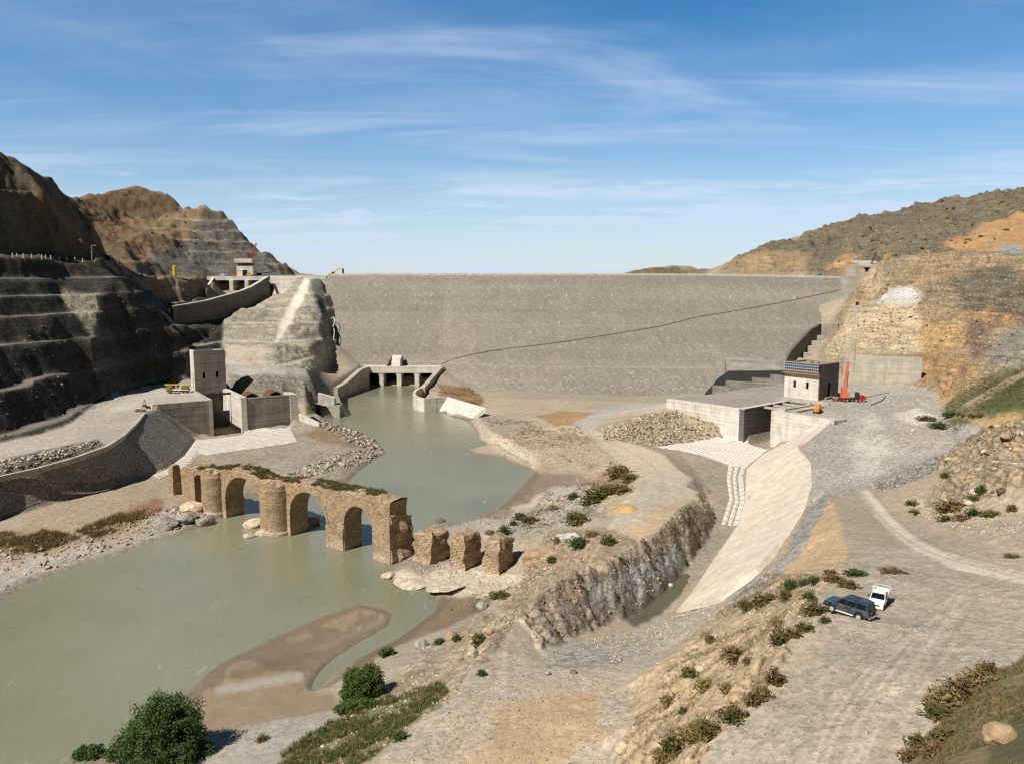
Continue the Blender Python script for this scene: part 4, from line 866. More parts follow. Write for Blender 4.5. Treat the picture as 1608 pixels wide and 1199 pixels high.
# ------------------------------------------------------------------ bottom outlet with four bays
def build_outlet():
    r = thing('outlet_structure', 'pale concrete river outlet with four dark square bays at the foot of the dam', 'outlet', (-72, 520, 0))
    xl, xr = -97.0, -46.5
    mb = MB().box(xl, xr, 517, 532, 8.7, 13.0); part(r, 'deck', mb, 'concrete_pale')
    bays = [(575.5,595.5),(602,623),(630,651),(658,679)]
    zc = 517 * cp + 66 * sp; X_ = lambda u: (u - 804) / FPX * zc
    edges = [(X_(a), X_(b)) for a, b in bays]
    for i in range(3):
        x0, x1 = edges[i][1], edges[i+1][0]; m = MB().box(x0, x1, 517.3, 532, -3, 8.7)
        for s_, xx in ((1, x1), (-1, x0)): m.add([(xx,517.6,7.0),(xx,517.6,8.69),(xx+1.7*s_,517.6,8.69),(xx,531,7.0),(xx,531,8.69),(xx+1.7*s_,531,8.69)], [(0,1,2),(3,4,5),(0,2,5,3),(0,1,4,3),(1,2,5,4)])
        part(r, 'pier', m, 'concrete_pale')
    part(r, 'side_wall', MB().box(xl, edges[0][0], 517.3, 545, -3, 8.7), 'concrete'); part(r, 'side_wall', MB().box(edges[3][1], xr, 517.3, 545, -3, 8.7), 'concrete')
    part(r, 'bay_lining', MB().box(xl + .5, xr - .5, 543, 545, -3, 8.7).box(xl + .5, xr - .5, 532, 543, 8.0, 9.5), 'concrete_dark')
    m = MB().wall([(-96.2,517,13.0),(-98,502,13.0),(-101.5,475,8.5),(-104,460,7.0)], 3.0, -3); part(r, 'wing_wall', m, 'concrete')
    e = P(660, 608, 7.8); m = MB().wall([(-46.4,517,13.0),(-47.8,508,13.0),(e.x,e.y,7.8)], 2.6, -3, side=1); part(r, 'wing_wall', m, 'concrete')
    q = [P(661,608,7.6), P(654.5,610.5,7.6), P(650,613.5,7.6), P(648.3,617,7.6), P(650,620.5,7.6), P(656,623.5,7.4), P(666,625,7.3), P(684,624,7.2), P(703,622.5,7.0)]
    part(r, 'curved_wall', MB().wall(q, 1.3, -3), 'concrete_pale')
    a, b, c, d = P(703,622.5,7.0), P(763,640,6.2), P(735.5,659.5,-.6), P(681,644,-.6)
    dn = Vector((0, 0, -2.2)); part(r, 'sloped_apron', MB().hexa([d + dn, c + dn, b + dn, a + dn], [d, c, b, a]), 'concrete_pale')
    # basin wall on the left bank
    r2 = thing('basin_wall', 'low grey concrete basin wall at the left waterside below the outlet', 'wall', (-96, 400, 0))
    part(r2, 'lower_wall', MB().box(-112, -87.6, 399, 408, -3, 6.0), 'concrete')
    m = MB().prism([(-98.6,399.7),(-90.6,401),(-90.6,404.5),(-98.6,403.2)], 5.0, [12.3, 9.8, 9.8, 12.3]); part(r2, 'sunlit_wall', m, 'concrete_pale')
    m = MB().wall([(-104.0,462,7.2),(-97,430,7.0),(-89.5,404,6.2)], 2.0, -3); part(r2, 'link_wall', m, 'concrete_grey')
    # intake hopper on the slope above
    h = thing('inlet_hopper', 'small open concrete hopper standing on the slope above the outlet bays', 'hopper', (-77, 520, 13))
    x0, x1 = X_(606.5), X_(630.5)
    part(h, 'side_wall', MB().prism([(x0,518),(x0+.9,518),(x0+2.8,527),(x0+1.9,527)], 12.9, [14.2,14.2,19.5,19.5]), 'concrete_grey'); part(h, 'side_wall', MB().prism([(x1-.9,518),(x1,518),(x1,527),(x1-.9,527)], 12.9, [17.5,17.5,19.5,19.5]), 'concrete_grey')
    part(h, 'sloped_back', MB().hexa([(x0+2.8,519,12.9),(x1-.9,519,12.9),(x1-.9,527.5,12.9),(x0+2.8,527.5,12.9)], [(x0+2.8,521,13.4),(x1-.9,521,13.4),(x1-.9,527,19.4),(x0+2.8,527,19.4)]), 'concrete_pale')
build_outlet()
# ------------------------------------------------------------------ helper: wall panel with true openings
def open_wall(p0, p1, z0, z1, th, opens):
    """vertical wall from p0 to p1 (outer face), thickness th to the left; opens = (s0, s1, za, zb) along the wall"""
    p0, p1 = Vector(p0), Vector(p1); L = (p1 - p0).length; d = (p1 - p0) / L; n = Vector((-d.y, d.x)) * th
    ss = sorted({0.0, L, *[v for o in opens for v in o[:2]]}); zs = sorted({z0, z1, *[v for o in opens for v in o[2:]]})
    mb = MB(); pt = lambda s, z, k: (p0.x + d.x * s + n.x * k, p0.y + d.y * s + n.y * k, z)
    isop = lambda s, z: any(o[0] < s < o[1] and o[2] < z < o[3] for o in opens)
    for a, b in zip(ss[:-1], ss[1:]):
        for c, e in zip(zs[:-1], zs[1:]):
            if isop((a+b)/2, (c+e)/2): continue
            for k in (0, 1): mb.add([pt(a,c,k), pt(b,c,k), pt(b,e,k), pt(a,e,k)], [(0,1,2,3)])
    for s0, s1, a, b in opens:
        mb.add([pt(s0,a,0),pt(s0,a,1),pt(s0,b,1),pt(s0,b,0)], [(0,1,2,3)]); mb.add([pt(s1,a,0),pt(s1,a,1),pt(s1,b,1),pt(s1,b,0)], [(0,1,2,3)])
        mb.add([pt(s0,b,0),pt(s0,b,1),pt(s1,b,1),pt(s1,b,0)], [(0,1,2,3)]); mb.add([pt(s0,a,0),pt(s0,a,1),pt(s1,a,1),pt(s1,a,0)], [(0,1,2,3)])
    for s in (0, L): mb.add([pt(s,z0,0),pt(s,z0,1),pt(s,z1,1),pt(s,z1,0)], [(0,1,2,3)])
    mb.add([pt(0,z1,0),pt(L,z1,0),pt(L,z1,1),pt(0,z1,1)], [(0,1,2,3)])
    return mb
V2 = lambda v: Vector((v[0], v[1]))
# ------------------------------------------------------------------ left gate structure and tower
def LP(a, b): return Vector((LC.x + LD_.x * a + LE.x * b, LC.y + LD_.y * a + LE.y * b))
def build_left():
    N = V2(P(307,615.6,17)); d, e = LD_, LE
    w, dp = 14.2, 9.0; zt = 36.3
    q = [N, N + e * w, N + e * w + d * dp, N + d * dp]
    r = thing('valve_tower', 'tall square grey concrete valve tower with two slit windows on the left gravel terrace', 'tower', (N.x, N.y, 17))
    part(r, 'front_wall', open_wall(q[0], q[1], 15, zt, .8, [(3.6,4.8,23.2,26.0),(9.6,10.8,23.4,26.2)]), 'concrete_grey')
    i = .8
    part(r, 'side_wall', open_wall(q[3], q[0] + d * i, 15, zt, .8, [(4.8,6.0,17.5,25.5)]), 'concrete_pale')
    m = MB(); m.wall([(*q[1] + d*i, zt), (*q[2], zt)], .8, 15); m.wall([(*q[2] - e*.8, zt), (*q[3] + e*.8, zt)], .8, 15); part(r, 'rear_wall', m, 'concrete_grey')
    c = N + e * (w/2) + d * (dp/2); part(r, 'roof', MB().obox(c, e, d, w - 1.6, dp - 1.6, zt - 1.6, zt - 1.2), 'concrete_grey')
    part(r, 'parapet_notch', MB().obox(N + e * (w - 2.2) + d * (dp/2), e, d, 3.0, dp - 1.8, zt - 1.2, zt - .3), 'concrete_pale')
    # gate structure with its slot
    g = thing('gate_structure', 'board marked grey concrete gate structure with a deep dark slot on the left bank', 'gate structure', (LC.x, LC.y, 0))
    A, B, B2 = LP(0,-34.5), LP(0,-12.2), LP(36,-12.2)
    part(g, 'left_front_wall', MB().wall([(*A, 17.4), (*(B - e * 1.6), 17.4)], 2.2, -1), 'concrete_grey')
    part(g, 'top_slab', MB().prism([LP(2.25,-36), LP(2.25,-13.9), LP(36,-13.9), LP(36,-19), LP(9,-21), LP(8,-36)], 15.6, 17.2), 'concrete')
    part(g, 'left_slot_wall', MB().prism([B, B + d*36, B + d*36 - e*1.6, B - e*1.6], -1, 17.7), 'concrete')
    C = LP(0,0); part(g, 'right_slot_wall', MB().prism([C, C + e*2.4, C + e*2.4 + d*36, C + d*36], -1, 17.6), 'concrete_pale')
    part(g, 'right_front_wall', MB().wall([(*(C + e*2.4 + d*.6), 17.0), (*LP(.6,22), 17.0)], 1.8, -1), 'concrete_grey')
    part(g, 'end_buttress', MB().prism([LP(.2,22), LP(.2,25.4), LP(10,25.4), LP(10,22)], -1, [17.3,17.0,17.0,17.3]), 'concrete_pale')
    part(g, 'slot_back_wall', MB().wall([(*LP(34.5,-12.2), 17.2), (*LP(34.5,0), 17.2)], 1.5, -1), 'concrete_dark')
    m = MB()
    for b in (-8.0, -4.6): m.obox(LP(18,b), e, d, .45, .6, 1, 18.6)
    m.obox(LP(18,-6.1), e, d, 11.6, .9, 17.0, 17.9); part(g, 'gate_frame', m, 'dark_steel')
    m = MB(); m.obox(LP(22,-6.1), e, d, 12.0, .5, 1, 9); part(g, 'gate_leaf', m, 'dark_steel')
    m = MB()
    for a, za in ((25.4, 8.5),):
        p0, p1 = LP(.4,25.6), LP(-9.5,32); m.prism([p0, p1, p1 + d*1.2 + e*.6, p0 + d*1.6 + e*.8], 0, [8.6,4.6,4.6,8.6])
    part(g, 'ramp_wall', m, 'concrete_pale')
    # penstock mouths behind the right front wall
    for k, (b, lab) in enumerate(((8.5, 'rusty steel pipe mouth behind the gate structure, the one next to the slot'), (19.5, 'rusty steel pipe mouth behind the gate structure, the one next to the end buttress'))):
        c = LP(14, b); mb = MB(); n = 20; cz = 13.6
        for r0, r1, a0, a1 in ((3.6,3.6,0,9),(3.1,3.1,0,9)):
            o = []
            for a in (a0, a1): o.append([(c.x + d.x*a + e.x*r0*math.cos(2*math.pi*j/n), c.y + d.y*a + e.y*r0*math.cos(2*math.pi*j/n), cz + r0*math.sin(2*math.pi*j/n)) for j in range(n+1)])
            mb.loft(o[0], o[1])
        o = [[(c.x + e.x*rr*math.cos(2*math.pi*j/n), c.y + e.y*rr*math.cos(2*math.pi*j/n), cz + rr*math.sin(2*math.pi*j/n)) for j in range(n+1)] for rr in (3.6, 3.1)]; mb.loft(o[0], o[1])
        o = [(c.x + d.x*8.9 + e.x*3.1*math.cos(2*math.pi*j/n), c.y + d.y*8.9 + e.y*3.1*math.cos(2*math.pi*j/n), cz + 3.1*math.sin(2*math.pi*j/n)) for j in range(n)]; mb.add(o, [tuple(range(n))])
        one('penstock_pipe', mb, 'rust_steel', lab, 'pipe', (c.x, c.y, cz), 'penstock mouths')
build_left()
def mat_tiles(name, col, ang, sx, sy, line=.55):
    m, nt, b = nodes(name); T = NT(nt); p = T.pos()
    v = T.n('ShaderNodeMapping', i_Vector=p, i_Rotation=(0, 0, ang)).outputs[0]; s = T.n('ShaderNodeSeparateXYZ', i_0=v)
    def ln(c, size, w): return T.math('LESS_THAN', T.math('ABSOLUTE', T.math('SUBTRACT', T.math('FRACT', T.math('DIVIDE', c, size)), .5)), w / size)
    g = T.math('MAXIMUM', ln(s.outputs[0], sx, .16), ln(s.outputs[1], sy, .10)); n = T.noise(p, .5, 5, .65)
    f = T.math('MULTIPLY', T.mr(n, .25, .75, .82, 1.14), T.math('SUBTRACT', 1.0, T.math('MULTIPLY', g, line)))
    T.link(T.scale(T.mixc(0.0, col, col), f), b.inputs['Base Color']); b.inputs['Roughness'].default_value = .9; b.inputs['Specular IOR Level'].default_value = .15
    T.bump(T.math('SUBTRACT', n, g), .5, .12, b)
mat_tiles('apron_tiles_left', srgb(204, 194, 180), R(33), 3.2, 6.0); mat_tiles('apron_tiles_right', srgb(224, 214, 200), R(-25), 2.0, 40.0, .75); mat_tiles('channel_tiles', srgb(216, 208, 192), R(-20), 3.2, 1.6, .6)
def drape(pix_a, pix_b, n, k, lift, skirt=1.0):
    """sheet between two pixel+height lines, kept just above the ground"""
    def res(l):
        pts = [P(*t) for t in l]; d = [0]
        for a, b in zip(pts[:-1], pts[1:]): d.append(d[-1] + (b - a).length)
        out = []
        for j in range(n + 1):
            s = d[-1] * j / n; i = max(q for q in range(len(d)) if d[q] <= s + 1e-9); i = min(i, len(pts) - 2)
            out.append(pts[i].lerp(pts[i+1], (s - d[i]) / max(d[i+1] - d[i], 1e-9)))
        return out
    A, B = res(pix_a), res(pix_b); rows = []
    for j in range(k + 1):
        row = []
        for a, b in zip(A, B):
            p = a.lerp(b, j / k); h = gz(p.x, p.y); p.z = (h + .10 if (j in (0, k) and abs(h - p.z) < 1.6) else min(max(p.z, h), p.z + .7) + lift); row.append(p)
        rows.append(row)
    mb = MB()
    for r0, r1 in zip(rows[:-1], rows[1:]): mb.loft(r0, r1)
    ring = rows[0] + [r_[-1] for r_ in rows[1:]] + rows[-1][::-1][1:] + [r_[0] for r_ in rows[::-1][1:]]
    mb.loft(ring, [p - Vector((0, 0, skirt)) for p in ring]); return mb
def mat_riprap(name, col, sc):
    m, nt, b = nodes(name); T = NT(nt); p = T.pos(); v = T.vor(p, sc); c = T.n('ShaderNodeSeparateColor', i_Color=v.outputs['Color']).outputs[0]; n = T.noise(p, .08, 5, .6); ed = T.vor(p, sc, 'DISTANCE_TO_EDGE').outputs['Distance']
    f = T.math('ADD', T.mr(c, 0, 1, .72, 1.24), T.mr(n, .3, .7, -.16, .16)); f = T.math('MULTIPLY', f, T.mr(ed, 0, .12, .55, 1))
    T.link(T.scale(T.mixc(0.0, col, col), f), b.inputs['Base Color']); b.inputs['Roughness'].default_value = .95; b.inputs['Specular IOR Level'].default_value = .1
    T.bump(ed, .8, .4, b)
mat_riprap('pitched_stone', srgb(150, 144, 130), 1.4); mat_concrete('pale_pitching', srgb(208, 195, 174), board=0, stain=.35, bump=.1)
def build_linings():
    mb = drape([(307.8,690.5,2.2),(378.6,682,2.2),(391,671.5,2.2),(452,666,2.2)], [(300,714,2.0),(330,713.5,2.0),(400,704,2.0),(467,694,2.0)], 40, 10, .25)
    one('concrete_apron', mb, 'apron_tiles_left', 'pale jointed concrete apron in front of the left gate structure', 'apron', P(380,692,2))
    mb = drape([(306,692,2.3),(290,715,2.7),(262,736,3.2),(240,744,3.3)], [(316,703,2.2),(304,724,2.5),(275,742,3.0),(250,750,3.1)], 30, 4, .3); one('toe_strip', mb, 'apron_tiles_left', 'curved pale stepped concrete strip along the foot of the dark embankment', 'apron', P(290,715,3))
    mb = drape([(-150,802,11.6),(0,748,13.1),(60,735,13.6),(120,718,14.6),(170,700,15.6),(195,684,16.1),(215,665,16.6),(231,647,17),(242,643,16.8)], [(-150,867,2.3),(0,814,2.6),(80,790,2.9),(180,762,3.1),(262,734,3.1),(289,714,2.6),(306,691.5,2.1)], 90, 14, .3)
    r = thing('embankment_lining', 'dark grey stone pitched embankment curving along the left bank', 'embankment', P(150,720,10)); part(r, 'stone_pitching', mb, 'pitched_stone')
    pts = [P(u, v, z + .5) for u, v, z in ((-150,801,11.6),(0,747.5,13.1),(60,734.5,13.6),(120,717.5,14.6),(170,699.5,15.6),(195,683.5,16.1),(215,664.5,16.6),(229,647,17))]; part(r, 'kerb', MB().wall(pts, 1.2, [t.z - 1.6 for t in pts]), 'concrete')
    mb = drape([(1032,702.5,3.1),(1090,693,3.1),(1153,684,3.1),(1207,706.5,2.7)], [(1036,704.5,3.1),(1100,716,3.0),(1144,729.5,3.0),(1172,733,2.9)], 40, 12, .2)
    one('concrete_apron', mb, 'apron_tiles_right', 'white ribbed concrete apron in front of the right gate structure', 'apron', P(1130,705,3))
    A_ = [(1144,730,3),(1141.5,752,3),(1145.5,782,2.9),(1133,822,2.7)]; B_ = [(1172,733.5,3),(1166.5,746,3),(1169.5,789,2.9),(1159,826,2.7)]; r = thing('channel_strip', 'narrow pale tiled channel strip bending along the foot of the pale slope', 'channel', P(1155,780,3))
    for t0, t1 in ((0,.30),(.36,.64),(.70,1.0)):
        l = lambda t: [tuple(x + (y - x) * t for x, y in zip(p_, q_)) for p_, q_ in zip(A_, B_)]
        part(r, 'tile_row', drape(l(t0), l(t1), 50, 3, .22, .5), 'channel_tiles')
    mb = drape([(1311,658,15.7),(1283,680,15.6),(1257,698,15.5),(1274,728,15.4),(1275,765,15.3),(1261,808,15.6),(1221,860,15.7),(1190,895,14),(1136,941,9.4)], [(1209,708,2.9),(1190,720,2.9),(1173,734,2.9),(1171,760,2.9),(1170,790,2.9),(1159,827,2.8),(1120,880,2.6),(1090,922,2.6),(1062,957,3.2)], 90, 18, .3)
    one('slope_lining', mb, 'pale_pitching', 'broad cream coloured lined slope falling from the right platform to the channel', 'lined slope', P(1220,780,9))
build_linings()
# ------------------------------------------------------------------ right gate structure and building
def RP(a, b): return Vector((RW.x + RA.x * a + RB.x * b, RW.y + RA.y * a + RB.y * b))
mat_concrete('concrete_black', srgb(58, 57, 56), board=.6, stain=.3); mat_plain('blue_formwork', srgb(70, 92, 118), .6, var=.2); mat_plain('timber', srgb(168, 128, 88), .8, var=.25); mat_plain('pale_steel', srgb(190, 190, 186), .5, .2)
def build_right():
    a, b = RA, RB
    g = thing('gate_structure', 'pale concrete gate structure with a deep dark slot beside the right platform', 'gate structure', (RW.x, RW.y, 0))
    part(g, 'left_front_wall', MB().prism([RP(0,-41), RP(0,-2.4), RP(2.2,-2.4), RP(2.2,-41)], -1, [16.4,16.7,16.7,16.4]), 'concrete_pale')
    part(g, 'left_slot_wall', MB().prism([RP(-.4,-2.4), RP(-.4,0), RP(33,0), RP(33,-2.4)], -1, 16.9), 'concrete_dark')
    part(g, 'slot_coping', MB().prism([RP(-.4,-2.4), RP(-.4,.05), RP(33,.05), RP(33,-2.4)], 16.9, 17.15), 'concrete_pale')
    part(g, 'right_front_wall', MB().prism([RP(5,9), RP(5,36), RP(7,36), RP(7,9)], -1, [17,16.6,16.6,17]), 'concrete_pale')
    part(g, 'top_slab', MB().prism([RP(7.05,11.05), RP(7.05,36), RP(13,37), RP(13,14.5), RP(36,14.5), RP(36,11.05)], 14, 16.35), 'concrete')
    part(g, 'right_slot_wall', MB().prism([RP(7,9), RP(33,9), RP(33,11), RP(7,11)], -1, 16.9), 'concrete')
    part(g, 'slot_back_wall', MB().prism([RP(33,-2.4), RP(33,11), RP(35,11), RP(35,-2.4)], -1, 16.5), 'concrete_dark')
    m = MB()
    for k in (14, 21, 28): m.obox(RP(k, 4.5), b, a, 9.4, .8, 15.9, 16.8)
    part(g, 'slot_beam', m, 'concrete'); m = MB(); m.obox(RP(24, 4.5), b, a, 9, .6, 1, 15.5); part(g, 'gate_leaf', m, 'dark_steel')
    m = MB().prism([RP(0,-12), RP(0,-3), RP(-7,-3)], 0, [3.4,3.4,3.2]); part(g, 'corner_fillet', m, 'concrete_pale')
    # building
    N = Vector((137.5, 354.0)); L = N - b * 17; zt = 32.0; w2 = 17.5
    r = thing('power_building', 'unfinished square concrete building with blue formwork round its top beside the crane', 'building', (N.x, N.y, 15.5))
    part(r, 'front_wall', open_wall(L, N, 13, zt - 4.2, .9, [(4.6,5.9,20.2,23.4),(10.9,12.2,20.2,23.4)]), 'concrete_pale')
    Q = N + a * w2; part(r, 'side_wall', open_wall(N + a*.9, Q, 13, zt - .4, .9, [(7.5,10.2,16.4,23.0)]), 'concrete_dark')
    m = MB(); m.wall([(*(Q - a*.9 - b*.9), zt - .4), (*(Q - a*.9 - b*17), zt - .4)], .9, 13, side=-1); m.wall([(*(L + a*.9), zt-.4), (*(L + a*(w2 - .9)), zt-.4)], .9, 13, side=-1); part(r, 'rear_wall', m, 'concrete_grey')
    c = N - b * 8.5 + a * (w2/2); part(r, 'roof_slab', MB().obox(c, b, a, 15, w2 - 2.2, zt - 2, zt - 1.2), 'concrete_grey')
    f = part(r, 'formwork', MB().obox(N - b*8.5 - a*.1, b, a, 17.2, .35, zt - 4.2, zt), 'blue_formwork')
    m = MB()
    for k in range(18): m.obox(N - b * (.4 + k * .96) - a * .45, b, a, .16, .3, zt - 4.3, zt + .3)
    for z in (zt - 3.9, zt - 2.6, zt - 1.3, zt - .2): m.obox(N - b*8.5 - a*.75, b, a, 17.3, .18, z, z + .2)
    part(f, 'formwork_rib', m, 'pale_steel')
    m = MB().obox(N - b*8.5 - a*1.0, b, a, 18, 1.5, zt - 5.0, zt - 4.75); part(f, 'walkway', m, 'timber')
    rg = random.Random(4)
    for k in range(6): part(r, 'roof_timber', MB().obox(c + b * rg.uniform(-6, 6) + a * rg.uniform(-6, 6), b, a, rg.uniform(1, 3.5), rg.uniform(.6, 2), zt - 1.2, zt - .8 + rg.uniform(0, .6)), 'timber')
    m = MB(); m.obox(N + a * 8.8 - b * -.4, a, b, 6, 1.6, 15.4, 16.6); part(r, 'entrance_step', m, 'concrete_grey')
    # open gate slots and beams in front of it
    for k, (aa, bb, l) in enumerate(((41,1,9),(45,6,12))):
        m = MB().obox(RP(aa, bb), b, a, l, .7, 15.4, 16.5)
        one('concrete_beam', m, 'concrete', ('grey concrete beam lying nearest the slot of the right gate structure', 'grey concrete beam lying between the dark slot and the building')[k], 'beam', (*RP(aa, bb), 15.4), 'loose beams')
    # box on the slot edge
    p = RP(7, 13); m = MB().obox(p, b, a, 3.2, 2.4, 16.0, 18.3).obox(p + b*2.4, b, a, 1.2, 2, 16.0, 17.2); one('site_box', m, 'pale_steel', 'pale site box standing on the rim of the right gate structure', 'box', (*p, 16))
build_right()
def build_abutment_walls():
    p0, p1 = P(1326,600,15.4), P(1438,606,15.6); t0, t1 = PD(1328,556,p0.y), PD(1447,562,p1.y)
    m = MB().prism([(p0.x,p0.y-1),(p1.x+2,p1.y-1),(p1.x+2,p1.y+2.5),(p0.x,p0.y+2.5)], [13]*4, [t0.z,t1.z,t1.z,t0.z]); one('retaining_wall', m, 'concrete', 'long mottled pale grey retaining wall at the foot of the right hill', 'wall', tuple(p0))
    # dark contact wall climbing along the right edge of the dam
    tops = [PD(1234,567,462), PD(1241,553,470), PD(1256,536,482), PD(1273,518,496), PD(1290,508,506)]
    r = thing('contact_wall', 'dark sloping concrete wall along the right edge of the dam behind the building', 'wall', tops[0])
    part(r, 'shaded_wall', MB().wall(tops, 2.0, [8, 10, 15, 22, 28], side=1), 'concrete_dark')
    part(r, 'head_block', MB().prism([V2(tops[-1]), V2(PD(1316,508,506)), V2(PD(1316,508,514)), V2(tops[-1]) + Vector((0,8))], 25, tops[-1].z), 'concrete')
    for u0, u1, vt, D in ((1285,1293,527,500),(1277,1288,536,493),(1272,1285,544,487),(1265,1273,555,481)):
        p, q = PD(u0, vt, D), PD(u1, vt, D); part(r, 'step_block', MB().box(p.x, q.x, D, D + 6, p.z - 9, p.z), 'concrete')
    # walls at the toe of the dam left of the building
    r = thing('toe_wall', 'black formwork concrete toe wall with stepped footings between dam and building', 'wall', P(1150,600,8))
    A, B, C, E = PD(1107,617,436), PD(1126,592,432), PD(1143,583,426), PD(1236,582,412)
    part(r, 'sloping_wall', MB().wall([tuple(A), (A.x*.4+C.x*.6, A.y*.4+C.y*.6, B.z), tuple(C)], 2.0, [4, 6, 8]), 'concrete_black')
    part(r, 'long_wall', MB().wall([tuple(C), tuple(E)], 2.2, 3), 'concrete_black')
    part(r, 'shelf', MB().hexa([(C.x,C.y+2.3,5),(E.x,E.y+2.3,5),(E.x+4,E.y+14,5),(C.x+2,C.y+14,5)], [(C.x,C.y+2.3,C.z+.2),(E.x,E.y+2.3,E.z+.2),(E.x+4,E.y+14,E.z+6),(C.x+2,C.y+14,C.z+6)]), 'concrete_grey')
    for u0, u1, vt, dz in ((1145,1190,600,3.2),(1187,1219,594.5,3.0),(1216,1235,590,3.0),(1124,1146,607,2.5)):
        t0 = (u0 - 1143) / 93; D = 426 - 14 * max(t0, 0) - 7; p, q = PD(u0, vt, D), PD(u1, vt, D - 4); part(r, 'footing', MB().prism([(p.x,p.y),(q.x,q.y),(q.x,q.y+7),(p.x,p.y+7)], p.z - 7, p.z), 'concrete_grey')
build_abutment_walls()
# ------------------------------------------------------------------ spillway on the left abutment
def build_spillway():
    r = thing('spillway', 'curved concrete spillway chute with three gate bays high on the left abutment', 'spillway', (-205, 600, 60))
    near = [PD(422,435,592), PD(408,444,578), PD(395,451.5,565), PD(380,457.5,554), PD(365,462,545), PD(345,467.5,532), PD(325,473,520), PD(298,478,504), PD(272,482,490)]
    zb = [54, 52, 50, 48, 46, 43, 41, 38, 35]
    mat_concrete('concrete_shaded', srgb(118, 114, 106), board=.9, stain=.5); part(r, 'near_wall', MB().wall(near, 2.0, zb, side=-1), 'concrete_shaded')  # near wall's shade is put into this darker concrete colour
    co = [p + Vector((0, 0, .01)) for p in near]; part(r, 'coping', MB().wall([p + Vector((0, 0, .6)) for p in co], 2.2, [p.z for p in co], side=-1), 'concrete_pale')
    far = [PD(333,437,600), PD(327,446,592), PD(322,455,585), PD(305,463,570), PD(287,473,555), PD(270,478,538), PD(256,482,520)]
    part(r, 'far_wall', MB().wall(far, 1.6, [p.z - 14 for p in far], side=1), 'concrete_grey')
    part(r, 'far_coping', MB().wall([p + Vector((0,0,.6)) for p in far], 1.8, [p.z + .01 for p in far], side=1), 'concrete_pale')
    fl = [(near[i] + Vector((-1, 0, -6 - (8-i)*.5)), far[min(i, 6)] + Vector((1, 0, -6 - (8-i)*.4))) for i in range(7)]
    part(r, 'chute_floor', MB().loft([p for p, q in fl], [q for p, q in fl]), 'concrete_grey')
    e0, e1 = near[-1], far[-1]; part(r, 'end_block', MB().prism([V2(e0) + Vector((-2,0)), V2(e1), V2(e1) + Vector((-6,-2)), V2(e0) + Vector((-8,-4))], 40, [e0.z-.5, e1.z-2, e1.z-6, e0.z-5]), 'concrete')
    part(r, 'deck', MB().box(-228, -181, 600, 614, 68.6, 71.6), 'concrete_pale')
    for u in (335, 364, 388, 419):
        x = (u - 804) / FPX * (600 * cp); part(r, 'pier', MB().box(x - 1.4, x + 1.4, 598, 614, 48, 68.6), 'concrete_pale' if u in (364, 388) else 'concrete_grey')
    part(r, 'gate_leaf', MB().box(-227, -182, 613, 615, 48, 68.6), 'dark_steel')
    # gravity wall between spillway and rock abutment
    f = [PD(424,434.5,596), PD(474,434.5,598), PD(462,447,596), PD(441,464,594), PD(435,464,594)]
    m = MB().add([*f, *[p + Vector((0,9,0)) for p in f]], [(0,1,2,3,4),(9,8,7,6,5)] + [(i,(i+1)%5,(i+1)%5+5,i+5) for i in range(5)])
    one('abutment_wall', m, 'concrete_pale', 'pale triangular concrete wall filling the gap beside the spillway chute', 'wall', f[0])
    m = MB().wall([tuple(PD(422,433,600)), tuple(PD(470,433,600)), tuple(PD(512,433,600))], 1, 66); one('crest_parapet', m, 'concrete_pale', 'low pale concrete parapet on the crest between control house and excavator', 'wall', PD(450,433,600))
    c = thing('control_house', 'pale concrete control house with an overhanging top on the spillway deck', 'building', (-201, 606, 71.6))
    x0, x1 = -206.8, -194.8
    part(c, 'front_wall', open_wall((x0,603.5), (x1,603.5), 71.6, 79.6, .6, [(4.4,8.0,71.7,76.2)]), 'concrete_pale')
    part(c, 'side_wall', MB().box(x0, x0+.6, 604.1, 613, 71.6, 79.6), 'concrete_pale'); part(c, 'side_wall', MB().box(x1-.6, x1, 604.1, 613, 71.6, 79.6), 'concrete_pale'); part(c, 'rear_wall', MB().box(x0+.6, x1-.6, 612.4, 613, 71.6, 79.6), 'concrete_pale')
    part(c, 'neck', MB().box(x0+.8, x1-.8, 604.4, 612.3, 79.6, 81.6), 'concrete_grey'); part(c, 'roof', MB().box(x0-1.2, x1+.2, 602, 614, 81.6, 84.6), 'concrete_pale')
build_spillway()
